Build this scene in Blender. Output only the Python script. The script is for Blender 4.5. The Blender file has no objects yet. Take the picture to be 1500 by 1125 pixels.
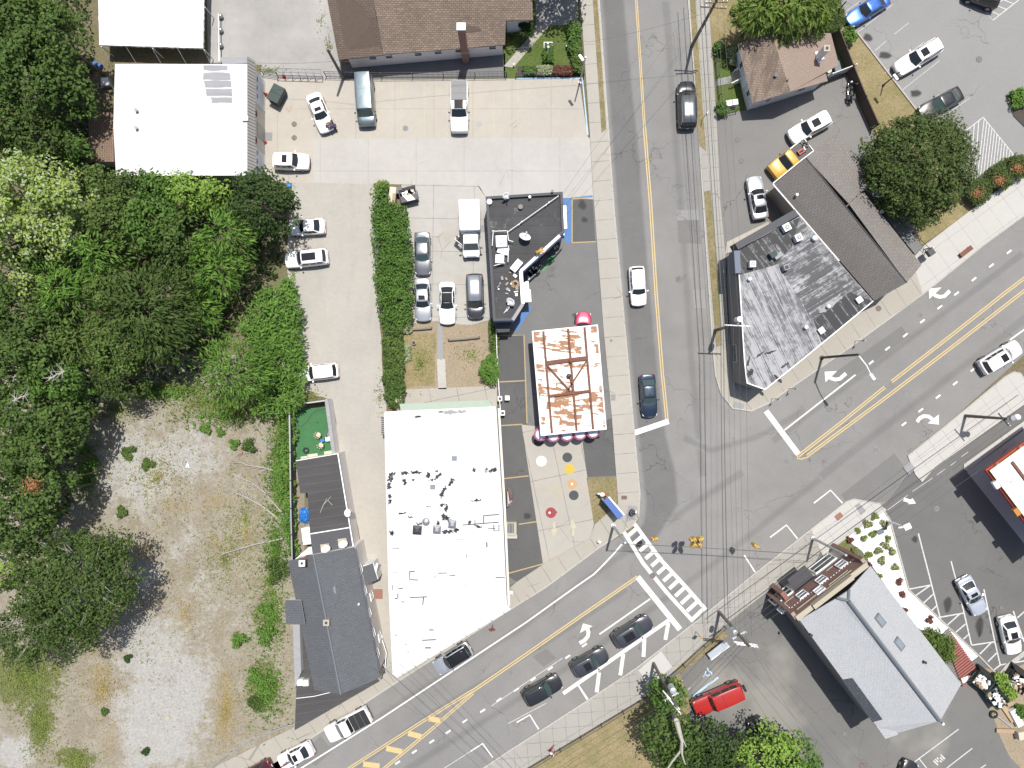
import bpy, bmesh, math, random
import numpy as np
from mathutils import Vector, Matrix
R = math.radians
S = bpy.context.scene
C = S.collection
rnd = random.Random(7)
H = 77.0            # flying height of the camera in metres
K = 13.0            # pixels of the 1500 px photograph per metre of ground

def W(px, py, z=0.0):
    f = (H - z) / H
    return Vector(((px - 750) / K * f, (562.5 - py) / K * f, z))

# ------------------------------------------------------------------ node helper
class NT:
    def __init__(s, name):
        s.m = bpy.data.materials.new(name); s.m.use_nodes = True
        s.t = s.m.node_tree; s.t.nodes.clear()
        s.out = s.t.nodes.new('ShaderNodeOutputMaterial')
        s.tc = s.t.nodes.new('ShaderNodeTexCoord')
        s.co = s.tc.outputs['Object']
    def set(s, sock, v):
        if isinstance(v, bpy.types.NodeSocket): s.t.links.new(v, sock)
        elif isinstance(v, (tuple, list)):
            if len(v) == 3 and sock.type == 'RGBA': v = (*v, 1)
            sock.default_value = v
        else: sock.default_value = v
    def noise(s, scale, detail=3, rough=.55, vec=None, dist=0):
        n = s.t.nodes.new('ShaderNodeTexNoise'); s.set(n.inputs['Vector'], vec or s.co)
        n.inputs['Scale'].default_value = scale; n.inputs['Detail'].default_value = detail
        n.inputs['Roughness'].default_value = rough; n.inputs['Distortion'].default_value = dist
        return n.outputs['Fac']
    def vor(s, scale, feature='F1', vec=None, out='Distance'):
        n = s.t.nodes.new('ShaderNodeTexVoronoi'); n.feature = feature
        s.set(n.inputs['Vector'], vec or s.co); n.inputs['Scale'].default_value = scale
        return n.outputs[out]
    def map(s, rot=0, scale=(1,1,1), loc=(0,0,0), vec=None):
        if rot and scale != (1,1,1): vec = s.map(rot, vec=vec); rot = 0
        n = s.t.nodes.new('ShaderNodeMapping'); s.set(n.inputs['Vector'], vec or s.co)
        n.inputs['Rotation'].default_value = (0,0, rot); n.inputs['Scale'].default_value = scale
        n.inputs['Location'].default_value = loc
        return n.outputs[0]
    def xyz(s, vec):
        n = s.t.nodes.new('ShaderNodeSeparateXYZ'); s.set(n.inputs[0], vec); return n.outputs
    def math(s, op, a, b=0, c=0, clamp=False):
        n = s.t.nodes.new('ShaderNodeMath'); n.operation = op; n.use_clamp = clamp
        s.set(n.inputs[0], a); s.set(n.inputs[1], b); s.set(n.inputs[2], c)
        return n.outputs[0]
    def ss(s, v, lo, hi, a=0., b=1.):
        n = s.t.nodes.new('ShaderNodeMapRange'); n.interpolation_type = 'SMOOTHSTEP'
        s.set(n.inputs[0], v); s.set(n.inputs[1], lo); s.set(n.inputs[2], hi); s.set(n.inputs[3], a); s.set(n.inputs[4], b)
        return n.outputs[0]
    def mix(s, f, a, b, blend='MIX'):
        n = s.t.nodes.new('ShaderNodeMix'); n.data_type = 'RGBA'; n.blend_type = blend
        s.set(n.inputs['Factor'], f)
        s.set(n.inputs[6], a); s.set(n.inputs[7], b)
        return n.outputs[2]
    def mul(s, col, v):
        n = s.t.nodes.new('ShaderNodeVectorMath'); n.operation = 'SCALE'
        s.set(n.inputs[0], col); s.set(n.inputs['Scale'], v)
        return n.outputs[0]
    def brick(s, c1, c2, mortar, w, h, vec, ms=.02, bias=0):
        n = s.t.nodes.new('ShaderNodeTexBrick'); s.set(n.inputs['Vector'], vec)
        s.set(n.inputs['Color1'], c1); s.set(n.inputs['Color2'], c2); s.set(n.inputs['Mortar'], mortar)
        n.inputs['Scale'].default_value = 1; n.inputs['Brick Width'].default_value = w
        n.inputs['Row Height'].default_value = h; n.inputs['Mortar Size'].default_value = ms
        n.inputs['Bias'].default_value = bias; n.inputs['Mortar Smooth'].default_value = .3
        return n.outputs['Color']
    def attr(s, name):
        n = s.t.nodes.new('ShaderNodeAttribute'); n.attribute_name = name; return n.outputs['Color']
    def rgb(s, col):
        n = s.t.nodes.new('ShaderNodeSeparateColor'); s.set(n.inputs[0], col); return n.outputs
    def island(s):
        n = s.t.nodes.new('ShaderNodeNewGeometry'); return n.outputs['Random Per Island']
    def objrand(s):
        n = s.t.nodes.new('ShaderNodeObjectInfo'); return n.outputs['Random']
    def grid(s, rot, sx, sy, w, loc=(0,0,0)):
        """1 on the lines of a rotated grid of sx by sy metres, 0 between them"""
        o = s.xyz(s.map(rot, loc=loc)); r = None
        for k, d in ((0, sx),(1, sy)):
            if not d: continue
            a = s.math('PINGPONG', o[k], d / 2)
            l = s.math('LESS_THAN', a, w / 2)
            r = l if r is None else s.math('MAXIMUM', r, l)
        return r
    def bsdf(s, col, rough=.8, metal=0, coat=0, bump=None, bstr=.3, spec=.5, bdist=.02, **kw):
        b = s.t.nodes.new('ShaderNodeBsdfPrincipled')
        s.set(b.inputs['Base Color'], col); s.set(b.inputs['Roughness'], rough); s.set(b.inputs['Metallic'], metal)
        s.set(b.inputs['Coat Weight'], coat); b.inputs['Coat Roughness'].default_value = .05
        s.set(b.inputs['Specular IOR Level'], spec)
        if bump is not None:
            n = s.t.nodes.new('ShaderNodeBump'); s.set(n.inputs['Height'], bump)
            n.inputs['Strength'].default_value = bstr; n.inputs['Distance'].default_value = bdist
            s.t.links.new(n.outputs[0], b.inputs['Normal'])
        s.t.links.new(b.outputs[0], s.out.inputs[0])
        return s.m

M = {}
def plain(name, col, rough=.7, metal=0, coat=0, var=.12, scale=3., spec=.5):
    n = NT(name)
    f = n.math('ADD', n.math('MULTIPLY', n.noise(scale, 5,.65), var * 2),1 - var)
    M[name] = n.bsdf(n.mul((*col,), f) if var else col, rough, metal, coat, spec=spec)
    return M[name]

def asphalt(name, base, tint=(1,1,1.02), var=.3, crack=.5, stain=.35, patch=0., under=None):
    n = NT(name)
    big = n.noise(.055,4,.6); mid = n.noise(.45,5,.65); fin = n.noise(9,2,.7)
    f = n.math('ADD', n.math('MULTIPLY', n.math('SUBTRACT', big, .5), var * 1.5),1)
    f = n.math('ADD', f, n.math('MULTIPLY', n.math('SUBTRACT', mid, .5), var * .9))
    f = n.math('ADD', f, n.math('MULTIPLY', n.math('SUBTRACT', fin, .5),.55))
    warp = n.t.nodes.new('ShaderNodeVectorMath'); warp.operation = 'ADD'
    wn = n.t.nodes.new('ShaderNodeTexNoise'); n.set(wn.inputs['Vector'], n.co); wn.inputs['Scale'].default_value = .6
    wn.inputs['Detail'].default_value = 5
    n.set(warp.inputs[0], n.co); n.set(warp.inputs[1], n.mul(wn.outputs['Color'],2.4))
    e = n.vor(.14, 'DISTANCE_TO_EDGE', warp.outputs[0])
    cm = n.math('MULTIPLY', n.ss(e, .002,.006,1.,0.), n.ss(n.noise(.09,2),.47,.6))
    f = n.math('MULTIPLY', f, n.math('SUBTRACT', 1, n.math('MULTIPLY', cm, crack)))
    st = n.ss(n.noise(.33,3,.6, n.map(0,(1,1,1),(31,7,0))),.66,.8)
    f = n.math('MULTIPLY', f, n.math('SUBTRACT', 1, n.math('MULTIPLY', st, stain)))
    bc = tuple(base * t for t in tint)
    if under: bc = n.mix(n.ss(n.rgb(n.attr('mask'))[0],0.,1.), tuple(under * t for t in tint), bc)
    col = n.mul(bc, f)
    if patch:
        col = n.mix(n.ss(n.noise(.07,4,.6, n.map(0,(1,1,1),(3,57,0))),.5,.66,0., patch), col, (.27,.26,.23))
    M[name] = n.bsdf(col, .92, bump=fin, bstr=.25, spec=.3)

def concrete(name, base, rot=0, sx=0, sy=0, w=.03, var=.14, dark=.55, loc=(0,0,0), warm=None, crack=.35):
    n = NT(name)
    f = n.math('ADD', n.math('MULTIPLY', n.math('SUBTRACT', n.noise(.12,5,.62),.5), var * 2.2),1)
    f = n.math('ADD', f, n.math('MULTIPLY', n.math('SUBTRACT', n.noise(1.3,5,.7),.5), var * 1.2))
    f = n.math('ADD', f, n.math('MULTIPLY', n.math('SUBTRACT', n.noise(11,2),.5),.16))
    if sx or sy:
        g = n.math('MULTIPLY', n.grid(rot, sx, sy, w, loc), n.ss(n.noise(.8,2),.25,.6,.35,1.))
        f = n.math('MULTIPLY', f, n.math('SUBTRACT', 1, n.math('MULTIPLY', g, dark)))
    e = n.vor(.21, 'DISTANCE_TO_EDGE', n.map(.4,(1,1,1),(5,5,0)))
    cm = n.math('MULTIPLY', n.ss(e, .003,.009,1.,0.), n.ss(n.noise(.16,2),.56,.64))
    f = n.math('MULTIPLY', f, n.math('SUBTRACT', 1, n.math('MULTIPLY', cm, crack)))
    col = n.mul(base, f)
    if warm: col = n.mix(n.ss(n.noise(.22,4),.5,.72,0.,.65), col, n.mul(warm, f))
    M[name] = n.bsdf(col, .88, bump=n.noise(14,3), bstr=.12, spec=.35)

def shingle(name, c1, c2, mortar, rot, w=.55, h=.24, var=.25, streak=0., sc=(.1,.16,.2)):
    n = NT(name)
    v = n.map(rot)
    c = n.brick(c1, c2, mortar, w, h, v, .035)
    f = n.math('ADD', n.math('MULTIPLY', n.math('SUBTRACT', n.noise(.3,4,.6),.5), var * 2),1)
    f = n.math('ADD', f, n.math('MULTIPLY', n.math('SUBTRACT', n.noise(5,3,.7),.5),.5))
    c = n.mul(c, f)
    if streak:
        st = n.noise(1.,5,.7, n.map(rot, (2.2,.35,1)))
        c = n.mix(n.ss(st, .45,.62,0., streak), c, sc)
    M[name] = n.bsdf(c, .95, bump=n.noise(9,2), bstr=.35, spec=.2)

def leafmat(name, c1, c2, tip=None, tipamt=.85, rough=.6):
    n = NT(name); c1, c2 = (tuple(v * k for v, k in zip(q, (1.68,1.62,1.5))) for q in (c1, c2))
    i = n.island()
    c = n.mix(n.ss(i, 0.,1.), c1, c2)
    f = n.math('ADD', n.math('MULTIPLY', n.noise(.55,3,.6),.9),.55)
    c = n.mul(c, f)
    if tip: c = n.mix(n.math('GREATER_THAN', i, tipamt), c, tip)
    b = n.t.nodes.new('ShaderNodeBsdfPrincipled'); n.set(b.inputs['Base Color'], c); b.inputs['Roughness'].default_value = rough
    b.inputs['Specular IOR Level'].default_value = .12
    t = n.t.nodes.new('ShaderNodeBsdfTranslucent'); n.set(t.inputs[0], n.mul(c, 1.2))
    ms = n.t.nodes.new('ShaderNodeMixShader'); ms.inputs[0].default_value = .32
    n.t.links.new(b.outputs[0], ms.inputs[1]); n.t.links.new(t.outputs[0], ms.inputs[2])
    n.t.links.new(ms.outputs[0], n.out.inputs[0])
    M[name] = n.m

def paint(name, col, metal=0., rough=.35):
    n = NT(name)
    f = n.math('ADD', n.math('MULTIPLY', n.noise(2.5,4,.6),.1),.95)
    M[name] = n.bsdf(n.mul(col, f), rough, metal, 1.0)

# ---- surfaces of the setting
asphalt('asphalt', .193,(1.02,1.,.965),.3,.36,.4)
asphalt('asphalt_dark', .15,(1.,1,.985),.25,.45,.35)
asphalt('asphalt_lane', .135,(1.,1,.985),.2,.35,.25)
asphalt('lane_soft', .132,(1.01,1,.98),.3,.36,.4, under=.193)
asphalt('track_soft', .16,(1.02,1,.965),.3,.36,.4, under=.193)
asphalt('stain_light', .05,(1.01,1,.975),.14,.4,.3, under=.225)
asphalt('stain_back', .045,(1.01,1,.97),.28,.3,.5, under=.122)
asphalt('stain_fore', .085,(1.,1,.985),.25,.3,.35, under=.15)
asphalt('stain_strip', .045,(1.,1,.99),.3,.3,.35, under=.092)
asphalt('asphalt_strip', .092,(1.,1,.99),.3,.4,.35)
asphalt('asphalt_patch', .155,(1.02,1,.965),.2,.2,.2)
asphalt('asphalt_light', .225,(1.01,1.0,.975),.14,.5,.3)
asphalt('asphalt_house_lot', .17,(1.02,1,.965),.2,.45,.4)
asphalt('asphalt_back_lot', .122,(1.01,1.0,.97),.28,.4,.5)
asphalt('asphalt_dusty', .138,(1.02,1.0,.96),.25,.3,.3,.55)
concrete('concrete_warm', (.365,.338,.295), R(0),4.4,6.2,.05,.17,.3, warm=(.37,.338,.292))
concrete('concrete_pale', (.37,.355,.33), R(0),5.4,6.,.05,.17,.28)
concrete('concrete_back', (.35,.34,.315), R(1),4.6,3.7,.06,.18,.45, warm=(.31,.285,.24))
concrete('concrete_path', (.335,.315,.28), R(-12),3.1,5.6,.06,.14,.5, warm=(.35,.31,.24))
concrete('sidewalk_ns', (.33,.31,.275), R(-4.5),0,2.2,.06,.12,.5)
concrete('sidewalk_ns_grey', (.29,.28,.255), R(-4.5),1.5,1.5,.05,.14,.45)
concrete('sidewalk_diag', (.315,.295,.255), R(-33),2.1,0,.06,.12,.45)
concrete('sidewalk_pale', (.4,.39,.365), R(-36),1.9,2.6,.05,.08,.35)
concrete('sidewalk_slab', (.41,.405,.39),0,0,0,.05,.08)
concrete('kerb_stone', (.36,.345,.315), R(-33),2.4,2.4,.05,.15,.5)
concrete('slab_grey', (.24,.24,.245),0,0,0,.05,.15)

n = NT('gravel_lane')
f = n.math('ADD', n.math('MULTIPLY', n.noise(.16,5,.65),.35),.8)
f = n.math('ADD', f, n.math('MULTIPLY', n.math('SUBTRACT', n.noise(2.2,5,.7),.5),.25))
f = n.math('ADD', f, n.math('MULTIPLY', n.math('SUBTRACT', n.noise(14,2),.5),.35))
c = n.mul((.352,.332,.298), f)
c = n.mix(n.ss(n.noise(.25,4,.6, n.map(.1,(2.2,.3,1),(9,3,0))),.52,.68,0.,.5), c, n.mul((.31,.3,.28), f))
M['gravel_lane'] = n.bsdf(c, .95, bump=n.noise(16,3), bstr=.4, spec=.2)

n = NT('gravel_yard')
f = n.math('ADD', n.math('MULTIPLY', n.noise(.2,5,.7),.75),.6)
f = n.math('ADD', f, n.math('MULTIPLY', n.math('SUBTRACT', n.noise(13,3),.5),.7))
c = n.mul((.31,.3,.285), f)
c = n.mix(n.ss(n.noise(.35,5,.7),.6,.72,0.,.6), c, (.3,.27,.2))
M['gravel_yard'] = n.bsdf(c, .95, bump=n.noise(16,3), bstr=.5, spec=.2)

def drygrass(name, c1, c2, c3):
    n = NT(name)
    a = n.noise(.5,6,.7); b = n.noise(4,5,.75); d = n.noise(17,3,.7)
    c = n.mix(n.ss(a, .38,.62), c1, c2)
    c = n.mix(n.ss(b, .45,.66,0.,.8), c, c3)
    f = n.math('ADD', n.math('MULTIPLY', d, 1.1),.45)
    M[name] = n.bsdf(n.mul(c, f),.97, bump=d, bstr=.9, spec=.1, bdist=.05)
drygrass('soil', (0.180,0.151,0.108),(0.144,0.133,0.072),(0.094,0.094,0.043))
drygrass('dry_grass', (0.281,0.224,0.132),(0.209,0.179,0.091),(0.167,0.155,0.066))
drygrass('verge_grass', (0.251,0.204,0.120),(0.189,0.164,0.085),(0.125,0.124,0.050))
drygrass('dirt_patch', (0.313,0.248,0.182),(0.281,0.233,0.167),(0.209,0.179,0.111))
drygrass('lawn', (.065,.11,.028),(.085,.12,.035),(.13,.14,.05))
drygrass('lawn_yellow', (.1,.13,.04),(.15,.15,.06),(.2,.18,.09))

n = NT('vacant_ground')
mk = n.rgb(n.attr('mask'))
wob = n.math('SUBTRACT', n.noise(1.1,6,.72),.5)
wob2 = n.math('SUBTRACT', n.noise(.35,6,.7, n.map(0,(1,1,1),(40,2,0))),.5)
d = n.noise(15,3,.75)
f = n.math('ADD', n.math('ADD', n.math('MULTIPLY', d, 1.0),.5), n.math('MULTIPLY', n.math('SUBTRACT', n.noise(3.2,5,.8),.5),1.0))
soil = n.mix(n.ss(n.noise(.4,5,.7),.4,.62),(.225,.197,.148),(.265,.24,.193))
c = n.mix(n.ss(n.math('ADD', mk[0], n.math('ADD', n.math('MULTIPLY', wob, 1.2), n.math('MULTIPLY', wob2,1.3))),.3,.74), soil, n.mix(n.noise(.8,4,.7),(.27,.265,.25),(.38,.37,.345)))
c = n.mix(n.ss(n.math('ADD', mk[2], n.math('ADD', wob, n.math('MULTIPLY', wob2,1.2))),.36,.72), c, n.mix(n.noise(2,4),(.25,.19,.115),(.22,.19,.115)))
c = n.mix(n.ss(n.math('ADD', mk[1], n.math('ADD', n.math('MULTIPLY', wob, 1.4), wob2)),.5,.68), c, n.mix(n.noise(2.5,4,.7),(.095,.115,.04),(.17,.165,.08)))
M['vacant_ground'] = n.bsdf(n.mul(c, f),.97, bump=d, bstr=.8, spec=.1, bdist=.05)

# ---- markings
for nm, cc in (('paint_white', (.62,.62,.6)),('paint_yellow', (.5,.385,.19)),('paint_faded', (.5,.5,.49)),('paint_cream', (.36,.28,.15)),
               ('paint_blue', (.08,.17,.36)),('dot_white', (.8,.8,.8)),('dot_grey', (.06,.065,.067)),('dot_yellow', (.47,.34,.06)),
               ('dot_orange', (.42,.27,.14)),('dot_red', (.26,.05,.055)),('paint_pale_yellow', (.43,.39,.29)),('paint_pale_blue', (.36,.5,.66)),('paint_dull', (.37,.37,.365))):
    n = NT(nm)
    f = n.math('ADD', n.math('MULTIPLY', n.noise(3.5,6,.75),.5),.72)
    col = n.mul(cc, f)
    if nm in ('paint_faded', 'paint_pale_yellow', 'paint_dull', 'paint_white', 'paint_yellow', 'paint_cream'):
        th = {'paint_white': .68, 'paint_yellow': .66, 'paint_cream': .6}.get(nm, .54)
        col = n.mix(n.ss(n.noise(4.5,5,.75, n.map(0,(1,1,1),(11,4,0))), th, th + .06,0.,.65), col, (.22,.22,.21))
    M[nm] = n.bsdf(col, .75, spec=.3)

# ---- buildings
n = NT('roof_white')
f = n.math('ADD', n.math('MULTIPLY', n.noise(.25,5,.7),.5),.76)
f = n.math('MULTIPLY', f, n.ss(n.noise(.9,5,.7, n.map(0,(1,.45,1),(8,2,0))),.6,.78,1.,.86))
f = n.math('MULTIPLY', f, n.math('SUBTRACT', 1, n.math('MULTIPLY', n.grid(0,0,1.0,.04), n.ss(n.noise(.35,3),.45,.6,0.,.12))))
M['roof_white'] = n.bsdf(n.mul((.56,.565,.575), f),.6, bump=n.noise(5,3), bstr=.08)
n = NT('roof_grey_patch')
f = n.math('ADD', n.math('MULTIPLY', n.noise(.8,5,.7, n.map(0,(.4,2,1))),.6),.65)
M['roof_grey_patch'] = n.bsdf(n.mul((.28,.28,.29), f),.8)
n = NT('roof_worn')
M['roof_worn'] = n.bsdf(n.mix(n.ss(n.noise(3,5,.8),.58,.66),(.035,.035,.037),(.45,.45,.46)),.9)
n = NT('roof_black')
f = n.math('ADD', n.math('MULTIPLY', n.noise(.35,6,.7),.9),.45)
f = n.math('ADD', f, n.math('MULTIPLY', n.math('SUBTRACT', n.noise(7,3),.5),.5))
g = n.grid(0,0,1.0,.05)
c = n.mul((.058,.058,.06), f)
c = n.mix(n.ss(n.noise(.55,6,.75, n.map(0,(1,1,1),(4,4,0))),.57,.72,0.,.5), c, (.24,.24,.235))
M['roof_black'] = n.bsdf(n.mul(c, n.math('SUBTRACT', 1, n.math('MULTIPLY', g, .35))),.88, bump=n.noise(6,3), bstr=.3)
n = NT('roof_tar')
f = n.math('ADD', n.math('MULTIPLY', n.noise(.5,5,.65, n.map(R(-8),(.35,1.6,1))),.8),.55)
f = n.math('ADD', f, n.math('MULTIPLY', n.math('SUBTRACT', n.noise(8,3),.5),.4))
c = n.mul((.06,.058,.058), f)
c = n.mix(n.math('MULTIPLY', n.grid(R(-8),0,.95,.05),.35), c, (.14,.14,.14))
M['roof_tar'] = n.bsdf(c, .9, bump=n.noise(6,3), bstr=.3)

def striped(name, rot, lo=(.065,.066,.07), hi=(.335,.338,.35), bias=.5, sp=1.05):
    n = NT(name)
    v = n.map(rot)
    x = n.xyz(v)
    a = n.noise(1.0,6,.7, n.map(rot, (2.2,.22,1)))
    b = n.noise(.35,5,.7); d = n.noise(1.6,6,.8)
    t = n.math('ADD', n.math('MULTIPLY', a, .8), n.math('ADD', n.math('MULTIPLY', b, .55), n.math('MULTIPLY', d, .5)))
    c = n.mix(n.ss(t, bias + .35, bias + .56), lo, hi)
    seam = n.math('PINGPONG', x[0], sp / 2)
    s1 = n.math('LESS_THAN', seam, .05)
    c = n.mix(n.math('MULTIPLY', n.math('MULTIPLY', s1,.5), n.ss(d, .4,.6)), c, (.4,.41,.43))
    s2 = n.math('MULTIPLY', n.math('GREATER_THAN', seam, .05), n.math('LESS_THAN', seam, .14))
    c = n.mix(n.math('MULTIPLY', s2, n.ss(a, .35,.6,.85,.25)), c, (.045,.046,.05))
    M[name] = n.bsdf(c, .65, bump=seam, bstr=.3, spec=.4)
striped('roof_metal_long', R(-25.5), lo=(.105,.106,.112), hi=(.3,.303,.315), bias=.43)
striped('roof_metal_cross', R(59), bias=.52)
striped('roof_metal_dark', R(-36), lo=(.025,.026,.028), hi=(.24,.243,.25), bias=.6)
n = NT('roof_rusty')
v = n.map(R(6))
base = n.brick((.8,.78,.75),(.74,.72,.69),(.3,.26,.23),1.55,.78, v, .018)
base = n.mul(base, n.math('ADD', n.math('MULTIPLY', n.noise(1.5,4),.3),.82))
r1 = n.noise(1.0,4,.6, n.map(R(6),(.85,2.6,1)))
pan = n.rgb(n.brick((0,0,0),(1,1,1),(.5,.5,.5),1.55,.78, v, .0))[0]
rm = n.ss(n.math('ADD', r1, n.math('MULTIPLY', n.math('SUBTRACT', pan, .5),.3)),.53,.6)
rust = n.mix(n.noise(2.5,5,.7),(.19,.085,.045),(.4,.225,.12))
c = n.mix(n.ss(n.noise(1.2,4,.6, n.map(R(6),(.5,2.4,1),(7,3,0))),.54,.72,0.,.55), base, (.66,.5,.38))
M['roof_rusty'] = n.bsdf(n.mix(rm, c, rust),.75, bump=r1, bstr=.1)
n = NT('rust')
M['rust'] = n.bsdf(n.mix(n.noise(2.5,5,.7),(.09,.035,.022),(.22,.1,.06)),.85)
shingle('shingle_brown', (.235,.182,.145),(.165,.128,.102),(.11,.084,.067),0,.42,.2)
shingle('shingle_brown_dark', (.14,.107,.085),(.115,.087,.07),(.085,.065,.053), R(0),.5,.22,.2)
shingle('shingle_shed', (.24,.165,.125),(.19,.135,.1),(.1,.075,.06), R(90),.5,.22)
shingle('shingle_house_worn', (.25,.195,.155),(.215,.167,.134),(.15,.115,.093), R(15),.5,.24,.25,.75,(.12,.092,.075))
shingle('shingle_house', (.265,.205,.172),(.25,.193,.162),(.215,.166,.138), R(15),.5,.24,.1)
shingle('shingle_taupe', (.165,.154,.143),(.145,.136,.126),(.105,.098,.092), R(-50.5),.5,.2,.15)
shingle('shingle_taupe_sunlit', (.2,.185,.172),(.175,.162,.15),(.14,.13,.12), R(-50.5),.5,.26,.15)  # same shingles, coloured paler on the slopes facing the sun
shingle('shingle_slate', (.122,.128,.137),(.104,.11,.118),(.082,.087,.095), R(-8.5),.4,.18,.15)
shingle('shingle_silver', (.41,.42,.435),(.385,.395,.41),(.335,.345,.36), R(-52),.4,.18,.08)
shingle('shingle_silver_sunlit', (.345,.355,.365),(.325,.335,.345),(.295,.305,.315), R(-52),.4,.18,.08)  # same shingles, darker here to offset the sun, the shaded slope is paler
shingle('shingle_navy', (.075,.082,.095),(.06,.066,.078),(.045,.05,.06), R(-52),.5,.25,.1)
n = NT('brick')
x = n.xyz(n.co); cv = n.t.nodes.new('ShaderNodeCombineXYZ')
n.set(cv.inputs[0], n.math('ADD', n.math('MULTIPLY', x[0],.79), n.math('MULTIPLY', x[1],.61))); n.set(cv.inputs[1], x[2])
M['brick'] = n.bsdf(n.mul(n.brick((.26,.115,.085),(.19,.08,.062),(.28,.23,.2),.22,.075, cv.outputs[0],.01), n.math('ADD', n.math('MULTIPLY', n.noise(1.2,4),.5),.75)),.9)
for a in (('wall_white', (.72,.72,.72)),('wall_cream', (.62,.58,.5)),('wall_grey', (.2,.19,.185)),('wall_blue', (.12,.24,.5)),
          ('wall_pale', (.68,.65,.63)),('wall_house', (.82,.73,.68)),('trim_white', (.8,.8,.8)),('stone', (.36,.325,.25)),('wall_tan', (.4,.34,.27)),
          ('wall_dark', (.05,.05,.055)),('cap_dark', (.065,.067,.075)),('awning_green', (.3,.36,.3)),('cap_blue', (.13,.15,.19)),
          ('canopy_red', (.3,.045,.03)),('canopy_orange', (.4,.17,.03)),('canvas_white', (.85,.86,.87)),('flash_grey', (.13,.145,.16))):
    plain(a[0], a[1],.75)
n = NT('ribbed_metal')
r_ = n.math('PINGPONG', n.xyz(n.co)[1],.17)
M['ribbed_metal'] = n.bsdf(n.mix(n.ss(r_, .04,.1),(.2,.19,.18),(.42,.4,.38)),.6,.2, bump=r_)
plain('metal_grey', (.35,.36,.37),.45,.7); plain('metal_dark', (.06,.06,.065),.5,.4); plain('metal_white', (.72,.73,.74),.5)
plain('galvanised', (.52,.55,.58),.4,.6); plain('plastic_black', (.018,.018,.02),.5); plain('rubber', (.02,.02,.02),.85)
plain('wood_grey', (.2,.175,.15),.9, var=.3, scale=6); plain('wood_pale', (.36,.27,.17),.85, var=.25, scale=5); plain('wood_dark', (.09,.065,.05),.9, var=.3)
plain('pole_wood', (.17,.145,.12),.9, var=.35, scale=4); plain('bark', (.13,.105,.08),.95, var=.4, scale=5); plain('bark_pale', (.36,.34,.3),.95, var=.3, scale=6)
plain('dead_wood', (.34,.315,.275),.9, var=.25, scale=4)
plain('signal_yellow', (.45,.29,.06),.5); plain('lens_dark', (.03,.03,.03),.2); plain('sign_orange', (.34,.065,.025),.6)
plain('green_dark', (.03,.05,.045),.6); plain('green_bin', (.025,.06,.05),.55); plain('turf_green', (.045,.14,.055),.95, var=.25, scale=1.5)
plain('tarp_blue', (.02,.15,.45),.5, var=.5, scale=5); plain('fabric_blue', (.065,.125,.33),.7); plain('fabric_pink', (.42,.13,.2),.8)
plain('fabric_sky', (.55,.62,.75),.8); plain('cardboard', (.33,.24,.16),.9); plain('deck_red', (.27,.095,.08),.85, var=.3, scale=4)
plain('white_gravel', (.83,.84,.86),.9, var=.06, scale=12); plain('soil_dark', (.06,.05,.04),.95); plain('statue_yellow', (.46,.27,.06),.55)
plain('statue_green', (.04,.2,.07),.6); plain('skin', (.45,.28,.2),.6); plain('cloth_navy', (.025,.035,.09),.9); plain('cloth_white', (.72,.72,.72),.9)
plain('cloth_brown', (.16,.1,.075),.9); plain('cloth_black', (.02,.02,.022),.9); plain('cloth_red', (.5,.09,.08),.9); plain('hair_dark', (.02,.015,.012),.7)
plain('iron_brown', (.13,.09,.075),.8); plain('iron_grey', (.2,.2,.2),.7); plain('cream_plastic', (.46,.42,.33),.6); plain('rust_plate', (.24,.12,.085),.85)
plain('wire', (.06,.06,.06),.6, var=0); plain('flower_red', (.3,.05,.06),.8); plain('brass', (.5,.36,.16),.4,.6)
plain('chrome', (.6,.6,.6),.15,1.0, var=0)
plain('lamp_glass', (.85,.86,.88),.25, var=0); plain('headlight', (.7,.73,.76),.12, var=0); plain('taillight', (.4,.02,.02),.2, var=0)
plain('amber', (.7,.3,.03),.3, var=0)
n = NT('glass_dark'); M['glass_dark'] = n.bsdf((.018,.023,.026),.06, spec=.7)
n = NT('glass_green'); M['glass_green'] = n.bsdf((.045,.07,.07),.08, spec=.7)
n = NT('glass_roof'); M['glass_roof'] = n.bsdf((.014,.014,.016),.06, spec=.5)
n = NT('skylight'); M['skylight'] = n.bsdf((.2,.225,.25),.12, spec=.6)
# ---- car paints
paint('car_white', (.82,.82,.82)); paint('car_silver', (.5,.52,.55),.6,.3); paint('car_grey', (.19,.2,.215),.6,.3); paint('car_black', (.014,.015,.018),0,.3)
paint('car_navy', (.014,.03,.055),.3,.3); paint('car_blue', (.03,.12,.42),.4,.3); paint('car_yellow', (.5,.3,.03)); paint('car_red', (.34,.02,.018))
paint('car_maroon', (.42,.045,.1),.3,.3); paint('car_slate', (.13,.17,.19),.5,.35); paint('car_roof_silver', (.55,.56,.57),.7,.25); paint('car_charcoal', (.06,.063,.075),.5,.3)
paint('car_wine', (.09,.015,.018),.3,.3); paint('car_pale', (.6,.64,.7),.5,.3)
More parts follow.
